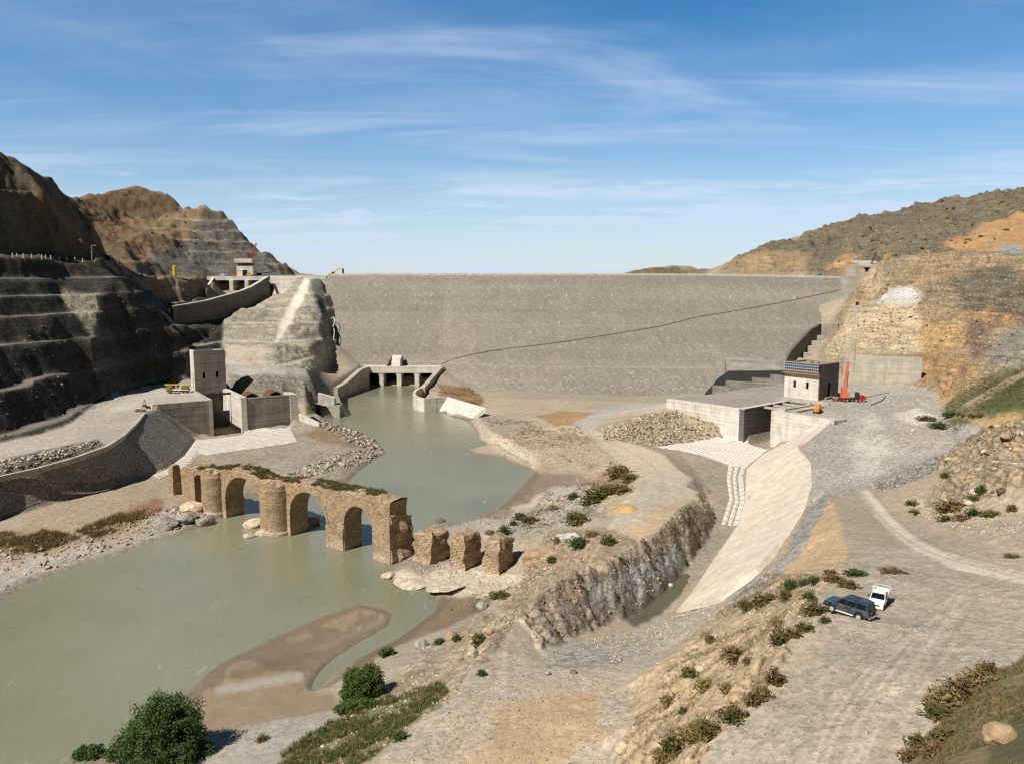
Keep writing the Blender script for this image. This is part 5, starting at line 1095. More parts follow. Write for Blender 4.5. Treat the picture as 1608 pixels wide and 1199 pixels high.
def build_house():
    D = 572; p = PD(1338, 436, D); q = PD(1386, 436, D)
    r = thing('hill_house', 'grey flat roofed concrete house with dark open front right of the crest', 'house', p)
    W_ = q.x - p.x; z = p.z
    part(r, 'base', MB().box(p.x - 3, p.x + W_*.6, D - 2, D + 12, z - 16, z + 1.2), 'concrete'); part(r, 'wall', MB().box(p.x + .5, p.x + W_*.42, D, D + 12, z + 1.2, z + 8.3), 'concrete')
    part(r, 'inner_wall', MB().box(p.x + W_*.42, q.x - 1, D + 5, D + 12, z - 14, z + 8.0), 'concrete_dark')
    part(r, 'roof', MB().hexa([(p.x+W_*.36,D-3,z+7.2),(q.x+1,D-3,z+7.2),(q.x-1,D+12,z+11),(p.x+W_*.2,D+12,z+11)], [(p.x+W_*.36,D-3,z+8.3),(q.x+1,D-3,z+8.3),(q.x-1,D+12,z+12.2),(p.x+W_*.2,D+12,z+12.2)]), 'concrete')
    m = MB(); a = Vector((p.x + W_*.62, D+2, z+9)); m.tube(a, a + Vector((3.0,0,9)), .25, n=6).tube(a + Vector((1,0,0)), a + Vector((4.2,0,9)), .25, n=6).tube(a, a + Vector((6,-2,-1)), .22, n=6)
    for k in range(5): m.tube(a + Vector((3.0,0,9)) * (k/5), a + Vector((1,0,0)) + Vector((3.2,0,9)) * ((k+1)/5), .15, n=5)
    one('lattice_mast', m, 'dark_steel', 'dark leaning lattice mast on the roof of the grey house', 'mast', a)
    c = PD(1393, 414, 560); mat_plain('ochre_paint', srgb(206, 152, 84), .8)
    m = MB().box(c.x - 1.6, c.x + 1.6, 559, 562, c.z - 4, c.z + 6.6).box(c.x - 3.4, c.x - 1.6, 559.4, 562, c.z - 4, c.z + .6); one('ochre_pillar', m, 'ochre_paint', 'ochre square pillar standing on the hillside right of the grey house', 'pillar', c)
build_house()
# ------------------------------------------------------------------ the old masonry bridge
BO = Vector((-89.0, 231.1)); BD = Vector((.819, -.574)); BN = Vector((.574, .819))   # origin, along the bridge, away from the camera
def bp(u, v):
    """pixel to (distance along the bridge, height) on its front plane"""
    d = ray(u, v); t = (BO.x * BN.x + BO.y * BN.y) / (d.x * BN.x + d.y * BN.y); p = d * t + Vector((0, 0, CZ))
    return (p.x - BO.x) * BD.x + (p.y - BO.y) * BD.y, p.z
def bw(s, k, z): return Vector((BO.x + BD.x * s + BN.x * k, BO.y + BD.y * s + BN.y * k, z))
def mat_masonry():
    m, nt, b = nodes('old_masonry'); T = NT(nt); p = T.pos()
    z = T.n('ShaderNodeSeparateXYZ', i_0=p).outputs[2]
    n = T.noise(p, .35, 6, .65); n2 = T.noise(p, 2.2, 4, .6); c = T.n('ShaderNodeSeparateColor', i_Color=T.n('ShaderNodeTexVoronoi', i_Vector=T.n('ShaderNodeMapping', i_Vector=p, i_Scale=(1.1,1.1,2.2)).outputs[0], i_Scale=1.3).outputs['Color']).outputs[0]
    course = T.math('LESS_THAN', T.math('FRACT', T.math('DIVIDE', z, .62)), .12)
    hole = T.mr(T.noise(p, 1.3, 4, .7), .33, .38, .5, 1.0)
    f = T.math('ADD', T.mr(n, .25, .75, .70, 1.25), T.mr(n2, .25, .75, -.12, .12)); f = T.math('ADD', f, T.mr(c, 0, 1, -.22, .20)); f = T.math('SUBTRACT', f, T.math('MULTIPLY', course, .2)); f = T.math('MULTIPLY', f, hole)
    lo = T.mr(T.math('ADD', z, T.mr(n, .3, .7, -.8, .8)), 1.6, 3.0, 1.0, 0.0)
    col = T.mixc(T.mr(n, .4, .62, 0, 1), srgb(180, 157, 126), srgb(144, 122, 97)); col = T.mixc(T.math('MULTIPLY', lo, .8), col, srgb(190, 166, 146))
    T.link(T.scale(col, f), b.inputs['Base Color']); b.inputs['Roughness'].default_value = .95; b.inputs['Specular IOR Level'].default_value = .1
    T.bump(T.math('ADD', T.math('MULTIPLY', n2, .6), T.math('SUBTRACT', hole, T.math('MULTIPLY', course, .3))), .7, .25, b)
mat_masonry()
mat_stone('rubble_top', srgb(168, 144, 108), .35, 1.2)
rgn = np.random.RandomState(12)
def rough_pt(p, a, k=1.0):
    w = np.array([p.x * .9, p.y * .9, p.z * .9]) * k
    f = lambda i: float(vnoise(np.array([w[0] + w[2] * .7 + 17.3 * i]), np.array([w[1] - w[2] * .5 + 7.1 * i]), 60 + i)[0]) * 2 - 1
    return p + Vector((f(0), f(1), f(2) * .7)) * a
def build_bridge():
    WD = 6.2
    r = thing('stone_bridge', 'ruined old masonry arch bridge crossing the river, grass growing on its top', 'bridge', (BO.x, BO.y, 0))
    topl = [bp(u, v) for u, v in ((286,735),(296,734),(306,738),(321,742),(336,739),(350,738),(370,740),(393,746),(414,757),(433,760),(452,758),(470,760),(490,764),(516,770),(540,774),(560,778),(580,782),(600,787),(613,791))]
    ts, tz = [t[0] for t in topl], [t[1] for t in topl]
    global ZT
    ZT = lambda s: float(np.interp(s, ts, tz)) + .25 * math.sin(s * 2.1) * math.sin(s * .7 + 1)
    arches = []
    for u0, u1, vs_, va in ((305,321,752,745),(354,411,781,750),(455,513,806,773),(540,586,822,795)):
        s0, zs = bp(u0, vs_); s1, _ = bp(u1, vs_); _, za = bp((u0 + u1) / 2, va); arches.append((s0, s1, zs, za))
    def bottom(s):
        for s0, s1, zs, za in arches:
            if s0 < s < s1:
                t = (s - (s0 + s1) / 2) / ((s1 - s0) / 2); return zs + (za - zs) * (1 - abs(t) ** 2.2) ** .55
        return -2.0
    S0b, S1b = bp(286, 740)[0], bp(613, 800)[0]
    ss = list(np.arange(S0b, S1b, .35)) + [S1b]
    for s0, s1, _, _ in arches: ss += [s0 - .01, s0 + .01, s1 - .01, s1 + .01]
    ss = sorted(ss); NZ = 18; mb = MB(); F, Bk = [], []
    for s in ss:
        zb, zt = bottom(s), ZT(s); cF, cB = [], []
        for j in range(NZ + 1):
            z = zb + (zt - zb) * j / NZ; hi = .34 if j >= NZ - 3 else .06
            if s > S1b - 1.2: hi = .5
            cF.append(rough_pt(bw(s, 0, z), hi)); cB.append(rough_pt(bw(s, WD, z), hi))
        F.append(cF); Bk.append(cB)
    n = len(ss)
    for i in range(n - 1): mb.loft(F[i], F[i+1]); mb.loft(Bk[i+1], Bk[i])
    KT = 8
    tops = [[rough_pt(F[i][-1].lerp(Bk[i][-1], k / KT) + Vector((0, 0, .5 * math.sin(math.pi * k / KT))), 0 if k in (0, KT) else .3) for k in range(KT + 1)] for i in range(n)]
    bots = [[F[i][0].lerp(Bk[i][0], k / 4) for k in range(5)] for i in range(n)]
    for i in range(n - 1): mb.loft(tops[i], tops[i+1]); mb.loft(bots[i], bots[i+1])
    for i in (0, n - 1):
        for j in range(NZ): mb.add([F[i][j], F[i][j+1], Bk[i][j+1], Bk[i][j]], [(0,1,2,3)])
    part(r, 'arcade', mb, 'old_masonry', smooth=False)
    # arch rings, slightly proud of the front face
    for s0, s1, zs, za in arches[1:]:
        m = MB(); q = []
        for k in range(25):
            t = -1 + 2 * k / 24; s = (s0 + s1) / 2 + t * (s1 - s0) / 2 * .995; z = zs + (za - zs) * (1 - min(1, abs(t)) ** 2.2) ** .55
            c = Vector((s - (s0 + s1) / 2, z - zs)); c2 = c * (1 + .75 / max(c.length, 1)); q.append((s, z, (s0 + s1) / 2 + c2.x, zs + c2.y))
        for kk in (-.16, .1):
            m.loft([bw(a, kk, b) for a, b, c, d in q], [bw(c, kk, d) for a, b, c, d in q])
        m.loft([bw(a, -.16, b) for a, b, c, d in q], [bw(a, .1, b) for a, b, c, d in q]); m.loft([bw(c, -.16, d) for a, b, c, d in q], [bw(c, .1, d) for a, b, c, d in q])
        part(r, 'arch_ring', m, 'old_masonry')
    # round cutwaters
    for u0, u1, vt, dz in ((321,352.5,741,0),(411,454.5,759,0)):
        s0, s1 = bp(u0, 800)[0], bp(u1, 800)[0]; c = (s0 + s1) / 2; rad = (s1 - s0) / 2 * .80; zt = bp((u0+u1)/2, vt)[1] + .4; m = MB(); rings = []
        for j in range(31):
            z = -2 + (zt + 2) * j / 30; row = []
            for a in range(33):
                an = math.pi * 2 * a / 32; rr = rad * (1.0 if z < zt - 1.5 else .96) + (.3 if z < 1.2 else 0); p = bw(c + rr * math.cos(an), .6 + rr * .95 * math.sin(an), z + (0 if j < 30 else .5 * math.sin(a * 1.7) - .3)); row.append(rough_pt(p, .2 if j > 26 else .07) if a < 32 else row[0])
            rings.append(row)
        for j in range(30): m.loft(rings[j], rings[j+1])
        m.loft(rings[-1], [bw(c, .6, zt + .5)] * 33); part(r, 'cutwater', m, 'old_masonry')
    # square pier faces
    for u0, u1, vt in ((513.5,540,823),(586,613.5,808)):
        s0, s1 = bp(u0, 850)[0], bp(u1, 850)[0]; zt = bp(u0, vt)[1]; m = MB()
        g = [[rough_pt(bw(s0 + (s1 - s0) * i / 10, -.35, -2 + (zt + 2) * j / 16), .10) for j in range(17)] for i in range(11)]
        for i in range(10): m.loft(g[i], g[i+1])
        for e in (g[0], g[-1]): m.loft(e, [p + Vector((BN.x, BN.y, 0)) * .5 for p in e])
        m.loft([g[i][-1] for i in range(11)], [g[i][-1] + Vector((BN.x, BN.y, 0)) * .6 for i in range(11)]); part(r, 'pier_face', m, 'old_masonry')
    # broken stump of the next arch at the right end
    m = MB(); g = []
    for j in range(15):
        z = -2 + 15.5 * j / 14; ext = 1.2 + 1.8 * (.5 + .5 * math.sin(z * .9)) * (1 if z < 11 else .4)
        g.append([rough_pt(bw(S1b - .5 + ext * math.sin(math.pi * k / 12) * (.4 + .6 * k / 12) + .2, .3 + (WD + 1.5) * k / 12, z - (k / 12) * 3.2 * (j / 14)), .45) for k in range(13)])
    for a, b in zip(g[:-1], g[1:]): m.loft(a, b)
    m.loft(g[-1], [bw(S1b - 1.5, .3 + (WD + 1.5) * k / 12, 13 - 3.2 * k / 12) for k in range(13)]); part(r, 'broken_end', m, 'old_masonry')
    # stub tower and buttress at the left end
    s0, s1 = bp(264,750)[0], bp(271,750)[0]; zt = bp(267,731)[1]
    def lump(name, s0, s1, k0, k1, z0, z1, a, nn=8):
        m = MB(); ring = []
        for j in range(nn + 1):
            z = z0 + (z1 - z0) * j / nn; tp = 1 - .12 * (j / nn) - (.15 if j == nn else 0); cs, ck = (s0+s1)/2, (k0+k1)/2; q = []
            for sx, sk in [(-1 + 2*i/6, -1) for i in range(7)] + [(1, -1 + 2*i/6) for i in range(1,7)] + [(1 - 2*i/6, 1) for i in range(1,7)] + [(-1, 1 - 2*i/6) for i in range(1,6)]:
                q.append(rough_pt(bw(cs + sx * (s1-s0)/2 * tp, ck + sk * (k1-k0)/2 * tp, z), a if j else 0))
            ring.append(q + [q[0]])
        for x, y in zip(ring[:-1], ring[1:]): m.loft(x, y)
        m.loft(ring[-1], [bw((s0+s1)/2, (k0+k1)/2, z1 + .2)] * len(ring[-1])); return m
    part(r, 'end_stub', lump('x', s0, s1, 0, 3, 0, zt, .12), 'old_masonry')
    sa, sb = bp(271,750)[0], bp(287,750)[0]; za, zb_ = bp(280,742)[1], bp(280,760)[1]
    part(r, 'end_wall', MB().hexa([bw(sa, 2.6, 0), bw(sb, 2.6, 0), bw(sb, 4.6, 0), bw(sa, 4.6, 0)], [bw(sa, 2.6, za), bw(sb, 2.6, za+.5), bw(sb, 4.6, za+.5), bw(sa, 4.6, za)]), 'old_masonry')
    # ruined free standing piers on the rock shelf
    names = ('ruined masonry pier nearest the standing bridge, rounded broken top', 'middle ruined masonry pier, tallest of the three, straight left edge', 'ruined masonry pier nearest the right bank, rough broken top')
    for k, (u0, u1, ub, vb, vt) in enumerate(((647,682,662,884,835),(704,731,717,896,838),(758,785,770,905,846))):
        b0 = P(ub, vb, .6); sc = (b0.x - BO.x) * BD.x + (b0.y - BO.y) * BD.y; k0 = (b0.x - BO.x) * BN.x + (b0.y - BO.y) * BN.y
        wpx = (u1 - u0) / FPX * (b0.y * cp + 69 * sp) / .9; zt = PD(ub, vt, b0.y + 1.5).z
        m = lump('x', sc - wpx/2, sc + wpx/2, k0, k0 + 7.2, -.6, zt, .6 if k != 1 else .42, 16)
        o = one('ruined_pier', m, 'old_masonry', names[k], 'bridge pier', tuple(b0), 'ruined piers')
    b0 = P(836, 905, 1.2); sc = (b0.x - BO.x) * BD.x + (b0.y - BO.y) * BD.y; k0 = (b0.x - BO.x) * BN.x + (b0.y - BO.y) * BN.y
    m = lump('x', sc - 3.4, sc + 5.5, k0 + .3, k0 + 7, 0, PD(836,866,b0.y+2).z, .5, 12); one('ruined_abutment', m, 'old_masonry', 'crumbling tan masonry bridge abutment buried in the right bank', 'abutment', tuple(b0))
build_bridge()
# ------------------------------------------------------------------ vehicles
def mat_paint(name, col, rough=.3):
    m, nt, b = nodes(name); T = NT(nt); n = T.noise(T.obj(), 1.3, 4, .6)
    T.link(T.mixc(T.mr(n, .45, .75, 0, .35), col, srgb(150, 135, 112)), b.inputs['Base Color']); b.inputs['Roughness'].default_value = rough; b.inputs['Coat Weight'].default_value = .35; b.inputs['Coat Roughness'].default_value = .15
mat_paint('blue_car_paint', srgb(34, 52, 70)); mat_paint('white_car_paint', srgb(232, 232, 228)); mat_paint('red_paint', srgb(196, 40, 26), .4); mat_paint('orange_paint', srgb(214, 132, 30), .45); mat_paint('yellow_paint', srgb(222, 176, 50), .45); mat_paint('light_blue_paint', srgb(52, 98, 168), .45); mat_paint('salmon_paint', srgb(224, 104, 74), .45); mat_paint('green_paint', srgb(110, 112, 34), .5)
mat_plain('car_glass', srgb(20, 26, 30), .08, spec=.6, var=.02); mat_plain('tyre_rubber', srgb(36, 34, 32), .85); mat_plain('dusty_rim', srgb(184, 168, 146), .6); mat_plain('chrome', srgb(190, 190, 188), .3, .8); mat_plain('lamp_glass', srgb(226, 226, 214), .15); mat_plain('red_lamp', srgb(150, 26, 20), .2); mat_plain('side_trim', srgb(224, 216, 196), .5)
def wheel(root, x, y, r=.38, w=.26):
    m = MB(); n = 22; prof = [(r*.62,-w/2),(r*.92,-w/2),(r,-w*.32),(r,w*.32),(r*.92,w/2),(r*.62,w/2)]; rows = [[(x + rr*math.cos(2*math.pi*k/n), y + t, r + rr*math.sin(2*math.pi*k/n)) for k in range(n+1)] for rr, t in prof]
    for a, b in zip(rows[:-1], rows[1:]): m.loft([Vector(p) for p in a], [Vector(p) for p in b])
    wh = part(root, 'wheel', m, 'tyre_rubber', local=True); s = 1 if y > 0 else -1
    m = MB()
    rows = [[Vector((x + rr*math.cos(2*math.pi*k/n), y + s*t, r + rr*math.sin(2*math.pi*k/n))) for k in range(n+1)] for rr, t in ((r*.66, w*.5), (r*.6, w*.28), (r*.3, w*.36), (.02, w*.40))]
    for a, b in zip(rows[:-1], rows[1:]): m.loft(a, b)
    part(wh, 'rim', m, 'dusty_rim', local=True)
def slab(profile, y0, y1, taper=0.0, zt=99):
    """side profile (x, z) extruded across the width; points above zt lean inwards"""
    n = len(profile); f = lambda z: taper * max(0, z - zt)
    return MB().add([(x, y0 + f(z), z) for x, z in profile] + [(x, y1 - f(z), z) for x, z in profile], [tuple(range(n)), tuple(range(2*n-1, n-1, -1))] + [(i, n+i, n+(i+1)%n, (i+1)%n) for i in range(n)])
def build_suv():
    p = hg(1333, 965); q = hg(1308, 958); d = hg(1300, 953) - hg(1362, 972); rz = math.atan2(math.sin(R(50)), -math.cos(R(50)))
    r = thing('parked_car', 'dark blue estate off road car parked beside the white pickup, seen from behind', 'car', (p.x, p.y, gz(p.x, p.y) + .12), rz)
    L = 'local'
    def arch(cx, r_=.5, n=8): return [(cx + r_*math.cos(math.pi*k/n), .42 + r_*math.sin(math.pi*k/n)*.95) for k in range(n+1)]
    body = [(2.38,.55),(2.40,.78),(2.34,1.02),(1.25,1.16),(.95,1.20),(-2.30,1.20),(-2.42,.95),(-2.40,.52)] + arch(-1.42)[::-1] + arch(1.42)[::-1]
    b = part(r, 'body', slab(body, -.88, .88), 'blue_car_paint', local=True, bevel=.05)
    cab = [(1.02,1.18),(.42,1.80),(.25,1.86),(-2.05,1.86),(-2.22,1.80),(-2.34,1.18)]
    part(r, 'cabin', slab(cab, -.85, .85, .22, 1.2), 'blue_car_paint', local=True, bevel=.04)
    def sidewin(x0, x1, xt0, xt1, z0=1.26, z1=1.72):
        for s in (-1, 1):
            y = lambda z: s * (.85 - .22 * (z - 1.2) + .012)
            m = MB().add([(x0,y(z0),z0),(x1,y(z0),z0),(xt1,y(z1),z1),(xt0,y(z1),z1)], [(0,1,2,3)]); m.add([(x0,y(z0)-s*.03,z0),(x1,y(z0)-s*.03,z0),(xt1,y(z1)-s*.03,z1),(xt0,y(z1)-s*.03,z1)], [(0,1,2,3)]); m.f += [(0,1,5,4),(1,2,6,5),(2,3,7,6),(3,0,4,7)]
            part(r, 'window', m, 'car_glass', local=True)
    sidewin(-.02,.86,-.02,.46); sidewin(-1.0,-.12,-1.0,-.12); sidewin(-2.12,-1.12,-2.02,-1.12)
    m = MB().hexa([(.98,-.74,1.24),(.98,.74,1.24),(.95,.74,1.24),(.95,-.74,1.24)], [(.50,-.66,1.75),(.50,.66,1.75),(.44,.66,1.75),(.44,-.66,1.75)]); part(r, 'windscreen', m, 'car_glass', local=True)
    m = MB().hexa([(-2.36,-.70,1.26),(-2.36,.70,1.26),(-2.30,.70,1.26),(-2.30,-.70,1.26)], [(-2.27,-.62,1.72),(-2.27,.62,1.72),(-2.2,.62,1.72),(-2.2,-.62,1.72)]); part(r, 'rear_window', m, 'car_glass', local=True)
    for x in (1.42, -1.42):
        for y in (-.80, .80): wheel(r, x, y, .40, .27)
    part(r, 'front_bumper', MB().box(2.36,2.54,-.86,.86,.48,.70), 'chrome', local=True, bevel=.03); part(r, 'rear_bumper', MB().box(-2.58,-2.40,-.86,.86,.46,.66), 'chrome', local=True, bevel=.03)
    for s in (-1, 1):
        part(r, 'running_board', MB().box(-.9,.95,s*.88 if s > 0 else -1.06,1.06 if s > 0 else -.88,.36,.44), 'side_trim', local=True, bevel=.02)
        part(r, 'side_trim', MB().box(-2.2,2.2,s*.888-.012,s*.888+.012,1.105,1.13), 'chrome', local=True)
        part(r, 'tail_lamp', MB().box(-2.435,-2.40,s*.78-.08,s*.78+.08,.76,1.1), 'red_lamp', local=True); part(r, 'headlight', MB().box(2.36,2.41,s*.66-.14,s*.66+.14,.78,.98), 'lamp_glass', local=True)
        part(r, 'mirror', MB().box(.72,.86,s*1.0-.11,s*1.0+.11,1.24,1.42), 'black_rubber', local=True, bevel=.02)
        for x in (.42, -.56): part(r, 'door_handle', MB().box(x-.28,x-.14,s*.895-.015,s*.895+.015,1.0,1.05), 'chrome', local=True)
        for k in range(1): part(r, 'roof_rail', MB().box(-1.9,.1,s*.62-.02,s*.62+.02,1.87,1.92), 'black_rubber', local=True)
    part(r, 'number_plate', MB().box(-2.60,-2.582,-.26,.26,.50,.62), 'side_trim', local=True); part(r, 'spare_cover', MB().tube((-2.42,.1,.86),(-2.56,.1,.86),.33,.31,18), 'black_rubber', local=True)
def build_pickup():
    p = hg(1389, 955); rz = math.atan2(-.83, -.56)
    r = thing('parked_pickup', 'white pickup with a railed load bed parked facing the camera beside the blue car', 'pickup', (p.x, p.y + 1.4, gz(p.x, p.y + 1.4) + .08), rz)
    def arch(cx, r_=.42, n=8): return [(cx + r_*math.cos(math.pi*k/n), .38 + r_*math.sin(math.pi*k/n)*.95) for k in range(n+1)]
    body = [(2.22,.42),(2.24,.70),(2.16,.86),(1.1,1.0),(.85,1.02),(-.55,1.02),(-.58,.42)] + arch(1.42)[::-1]
    part(r, 'body', slab(body, -.80, .80), 'white_car_paint', local=True, bevel=.06)
    cab = [(1.0,1.0),(.42,1.52),(.28,1.56),(-.42,1.56),(-.56,1.50),(-.58,1.0)]
    part(r, 'cabin', slab(cab, -.78, .78, .2, 1.05), 'white_car_paint', local=True, bevel=.05)
    m = MB().hexa([(1.0,-.70,1.04),(1.0,.70,1.04),(.96,.70,1.04),(.96,-.70,1.04)], [(.50,-.62,1.48),(.50,.62,1.48),(.45,.62,1.48),(.45,-.62,1.48)]); part(r, 'windscreen', m, 'car_glass', local=True)
    for s in (-1, 1):
        y = lambda z: s * (.78 - .2 * (z - 1.05) + .012); z0, z1 = 1.08, 1.46
        m = MB().hexa([(-.42,y(z0)-.02,z0),(.82,y(z0)-.02,z0),(.82,y(z0)+.02,z0),(-.42,y(z0)+.02,z0)], [(-.42,y(z1)-.02,z1),(.42,y(z1)-.02,z1),(.42,y(z1)+.02,z1),(-.42,y(z1)+.02,z1)]); part(r, 'window', m, 'car_glass', local=True)
        part(r, 'headlight', MB().box(2.18,2.26,s*.60-.16,s*.60+.16,.66,.82), 'lamp_glass', local=True); part(r, 'mirror', MB().box(.66,.78,s*.93-.10,s*.93+.10,1.06,1.22), 'black_rubber', local=True, bevel=.02)
        part(r, 'indicator', MB().box(2.20,2.27,s*.72-.05,s*.72+.05,.50,.60), 'orange_paint', local=True)
    part(r, 'grille', MB().box(2.2,2.262,-.40,.40,.66,.80), 'black_rubber', local=True); part(r, 'front_bumper', MB().box(2.2,2.36,-.80,.80,.38,.58), 'white_car_paint', local=True, bevel=.03)
    part(r, 'number_plate', MB().box(2.362,2.375,-.26,.26,.42,.53), 'side_trim', local=True)
    for x in (1.42, -1.35):
        for y in (-.70, .70): wheel(r, x, y, .35, .22)
    part(r, 'load_bed', MB().box(-2.35,-.62,-.84,.84,.72,.86), 'white_car_paint', local=True); part(r, 'chassis', MB().box(-2.3,1.9,-.4,.4,.34,.56), 'black_rubber', local=True)
    for s in (-1, 1): part(r, 'bed_side', MB().box(-2.35,-.62,s*.82-.025,s*.82+.025,.86,1.18), 'white_car_paint', local=True)
    part(r, 'tailgate', MB().box(-2.37,-2.32,-.8,.8,.86,1.18), 'white_car_paint', local=True); part(r, 'bed_floor_load', MB().box(-2.1,-.8,-.6,.6,.862,.95), 'dark_steel', local=True)
    m = MB()
    for s in (-1, 1):
        m.tube((-.66,s*.8,.9),(-.66,s*.8,1.78),.03,n=6)
        for x in (-1.2,-1.75,-2.3): m.tube((x,s*.8,1.1),(x,s*.8,1.5),.025,n=6)
        m.tube((-.66,s*.8,1.5),(-2.3,s*.8,1.5),.03,n=6)
    m.tube((-.66,-.8,1.78),(-.66,.8,1.78),.035,n=6).tube((-.66,-.8,1.45),(-.66,.8,1.45),.03,n=6).tube((-2.3,-.8,1.5),(-2.3,.8,1.5),.03,n=6)
    for y in (-.4, 0, .4): m.tube((-.66,y,1.2),(-.66,y,1.78),.025,n=6)
    part(r, 'rack', m, 'white_car_paint', local=True)
build_suv(); build_pickup()
def wheels_row(root, xs, ys, r, w):
    for x in xs:
        for y in ys: wheel(root, x, y, r, w)
def build_plant():
    # telescopic crane on the right platform
    p = hg(1333, 630); z = gz(p.x, p.y) + .1
    r = thing('mobile_crane', 'red mobile crane with a tall raised telescopic boom beside the unfinished building', 'crane', (p.x, p.y, z), R(-8))
    part(r, 'carrier', MB().box(-3.4,6.2,-1.3,1.3,.9,1.7), 'dark_steel', local=True); part(r, 'cab', MB().prism([(4.2,-1.3),(7.0,-1.3),(7.0,1.3),(4.2,1.3)], 1.0, [3.4,2.5,2.5,3.4]), 'red_paint', local=True, bevel=.12)
    part(r, 'cab_window', MB().box(4.9,5.9,-1.33,-1.28,1.9,2.6), 'car_glass', local=True)
    part(r, 'turntable', MB().box(-3.6,-.2,-1.4,1.4,1.7,3.6).prism([(-3.4,-1.2),(-.6,-1.2),(-.6,1.2),(-3.4,1.2)], 3.6, [6.2,4.6,4.6,6.2]), 'salmon_paint', local=True, bevel=.1); part(r, 'operator_cab', MB().box(2.4,4.0,-1.2,.6,1.8,4.2), 'dark_steel', local=True, bevel=.1)
    wheels_row(r, (-2.6,-1.2,2.6,4.6,5.9), (-1.15,1.15), .62, .45)
    def bm(a, b, w0, w1, mat, nm): part(r, nm, MB().hexa([(a[0]-w0,a[1]-w0,a[2]),(a[0]+w0,a[1]-w0,a[2]),(a[0]+w0,a[1]+w0,a[2]),(a[0]-w0,a[1]+w0,a[2])], [(b[0]-w1,b[1]-w1,b[2]),(b[0]+w1,b[1]-w1,b[2]),(b[0]+w1,b[1]+w1,b[2]),(b[0]-w1,b[1]+w1,b[2])]), mat, local=True)
    A = Vector((-2.4,0,3.4)); T_ = PD(1334.5, 476, p.y); tl = Vector((1.2, 0, T_.z - z)); f = lambda t: A.lerp(tl, t)
    bm(A, f(.36), .48, .42, 'salmon_paint', 'boom_base'); bm(f(.36), f(.62), .32, .28, 'pale_steel', 'boom_section'); bm(f(.62), f(.99), .30, .26, 'pale_steel', 'boom_section'); part(r, 'boom_head', MB().box(tl.x-.5,tl.x+.7,-.4,.4,tl.z-.8,tl.z+.6), 'dark_steel', local=True)
    part(r, 'hoist_rope', MB().tube(tl + Vector((.6,0,-.4)), (1.6,-.2,12), .05, n=5), 'dark_steel', local=True); part(r, 'hook', MB().tube((1.6,-.2,12),(1.6,-.2,11),.22,.12,8), 'yellow_paint', local=True)
    m = MB().tube((-1.2,0,3),(f(.25).x+.6,0,f(.25).z),.16,n=6); part(r, 'lift_ram', m, 'dark_steel', local=True)
    for s in (-1, 1):
        for x in (-3.2, 3.4): part(r, 'outrigger', MB().box(x-.2,x+.2,s*1.3 if s > 0 else -3.0,3.0 if s > 0 else -1.3,.9,1.2).box(x-.15,x+.15,s*2.8-.15,s*2.8+.15,.05,1.0), 'red_paint', local=True)
    # orange compressor set
    p = hg(1284, 648); z = gz(p.x, p.y) + .05; r = thing('wheel_loader', 'small orange wheel loader standing in front of the unfinished building', 'loader', (p.x, p.y, z), R(52))
    part(r, 'body', MB().box(-2.4,.6,-1.0,1.0,.8,2.3), 'orange_paint', local=True, bevel=.15); part(r, 'cab', MB().box(-.5,1.2,-.8,.8,1.6,3.5), 'orange_paint', local=True, bevel=.1); part(r, 'cab_window', MB().box(1.2,1.23,-.65,.65,2.2,3.2), 'car_glass', local=True); part(r, 'side_window', MB().box(-.3,1.0,-.84,-.8,2.2,3.2), 'car_glass', local=True)
    part(r, 'bucket', MB().hexa([(2.6,-1.3,.15),(3.5,-1.3,.15),(3.5,1.3,.15),(2.6,1.3,.15)], [(2.4,-1.3,1.3),(2.6,-1.3,1.3),(2.6,1.3,1.3),(2.4,1.3,1.3)]), 'orange_paint', local=True)
    for s in (-1, 1): part(r, 'lift_arm', MB().hexa([(.9,s*.7-.12,1.5),(2.6,s*.7-.12,.5),(2.6,s*.7+.12,.5),(.9,s*.7+.12,1.5)], [(.9,s*.7-.12,1.9),(2.6,s*.7-.12,.9),(2.6,s*.7+.12,.9),(.9,s*.7+.12,1.9)]), 'orange_paint', local=True)
    wheels_row(r, (-1.5,1.3), (-1.0,1.0), .68, .5)
    # low pile of equipment by the crane
    p = hg(1312, 629); z = gz(p.x, p.y); r = thing('equipment_trailer', 'small brown equipment trailer parked between building and red crane', 'trailer', (p.x, p.y - 1, z), R(-10))
    part(r, 'chassis', MB().box(-2.0,2.0,-.9,.9,.7,1.0), 'dark_steel', local=True); part(r, 'load', MB().box(-1.6,.6,-.8,.8,1.0,2.0), 'timber', local=True, bevel=.08); part(r, 'tank', MB().tube((.8,0,1.5),(2.0,0,1.5),.5,n=12), 'rust_steel', local=True); wheels_row(r, (-.8,.8), (-.85,.85), .42, .3)
    pts = [hg(u, v) + Vector((0,0,.25)) for u, v in ((1366,636),(1372,635),(1378,632),(1383,630),(1388,626),(1391,621))]; m = MB()
    for a, b in zip(pts[:-1], pts[1:]): m.tube(a, b, .16, n=6)
    one('cable_line', m, 'black_rubber', 'short dark curved cable lying on the gravel right of the red crane', 'cable', pts[0])
    # yellow green low loader by the tower
    p = hg(278, 617); z = gz(p.x, p.y) + .05; r = thing('flatbed_truck', 'olive and yellow drilling truck parked left of the valve tower', 'truck', (p.x, p.y, z), R(4))
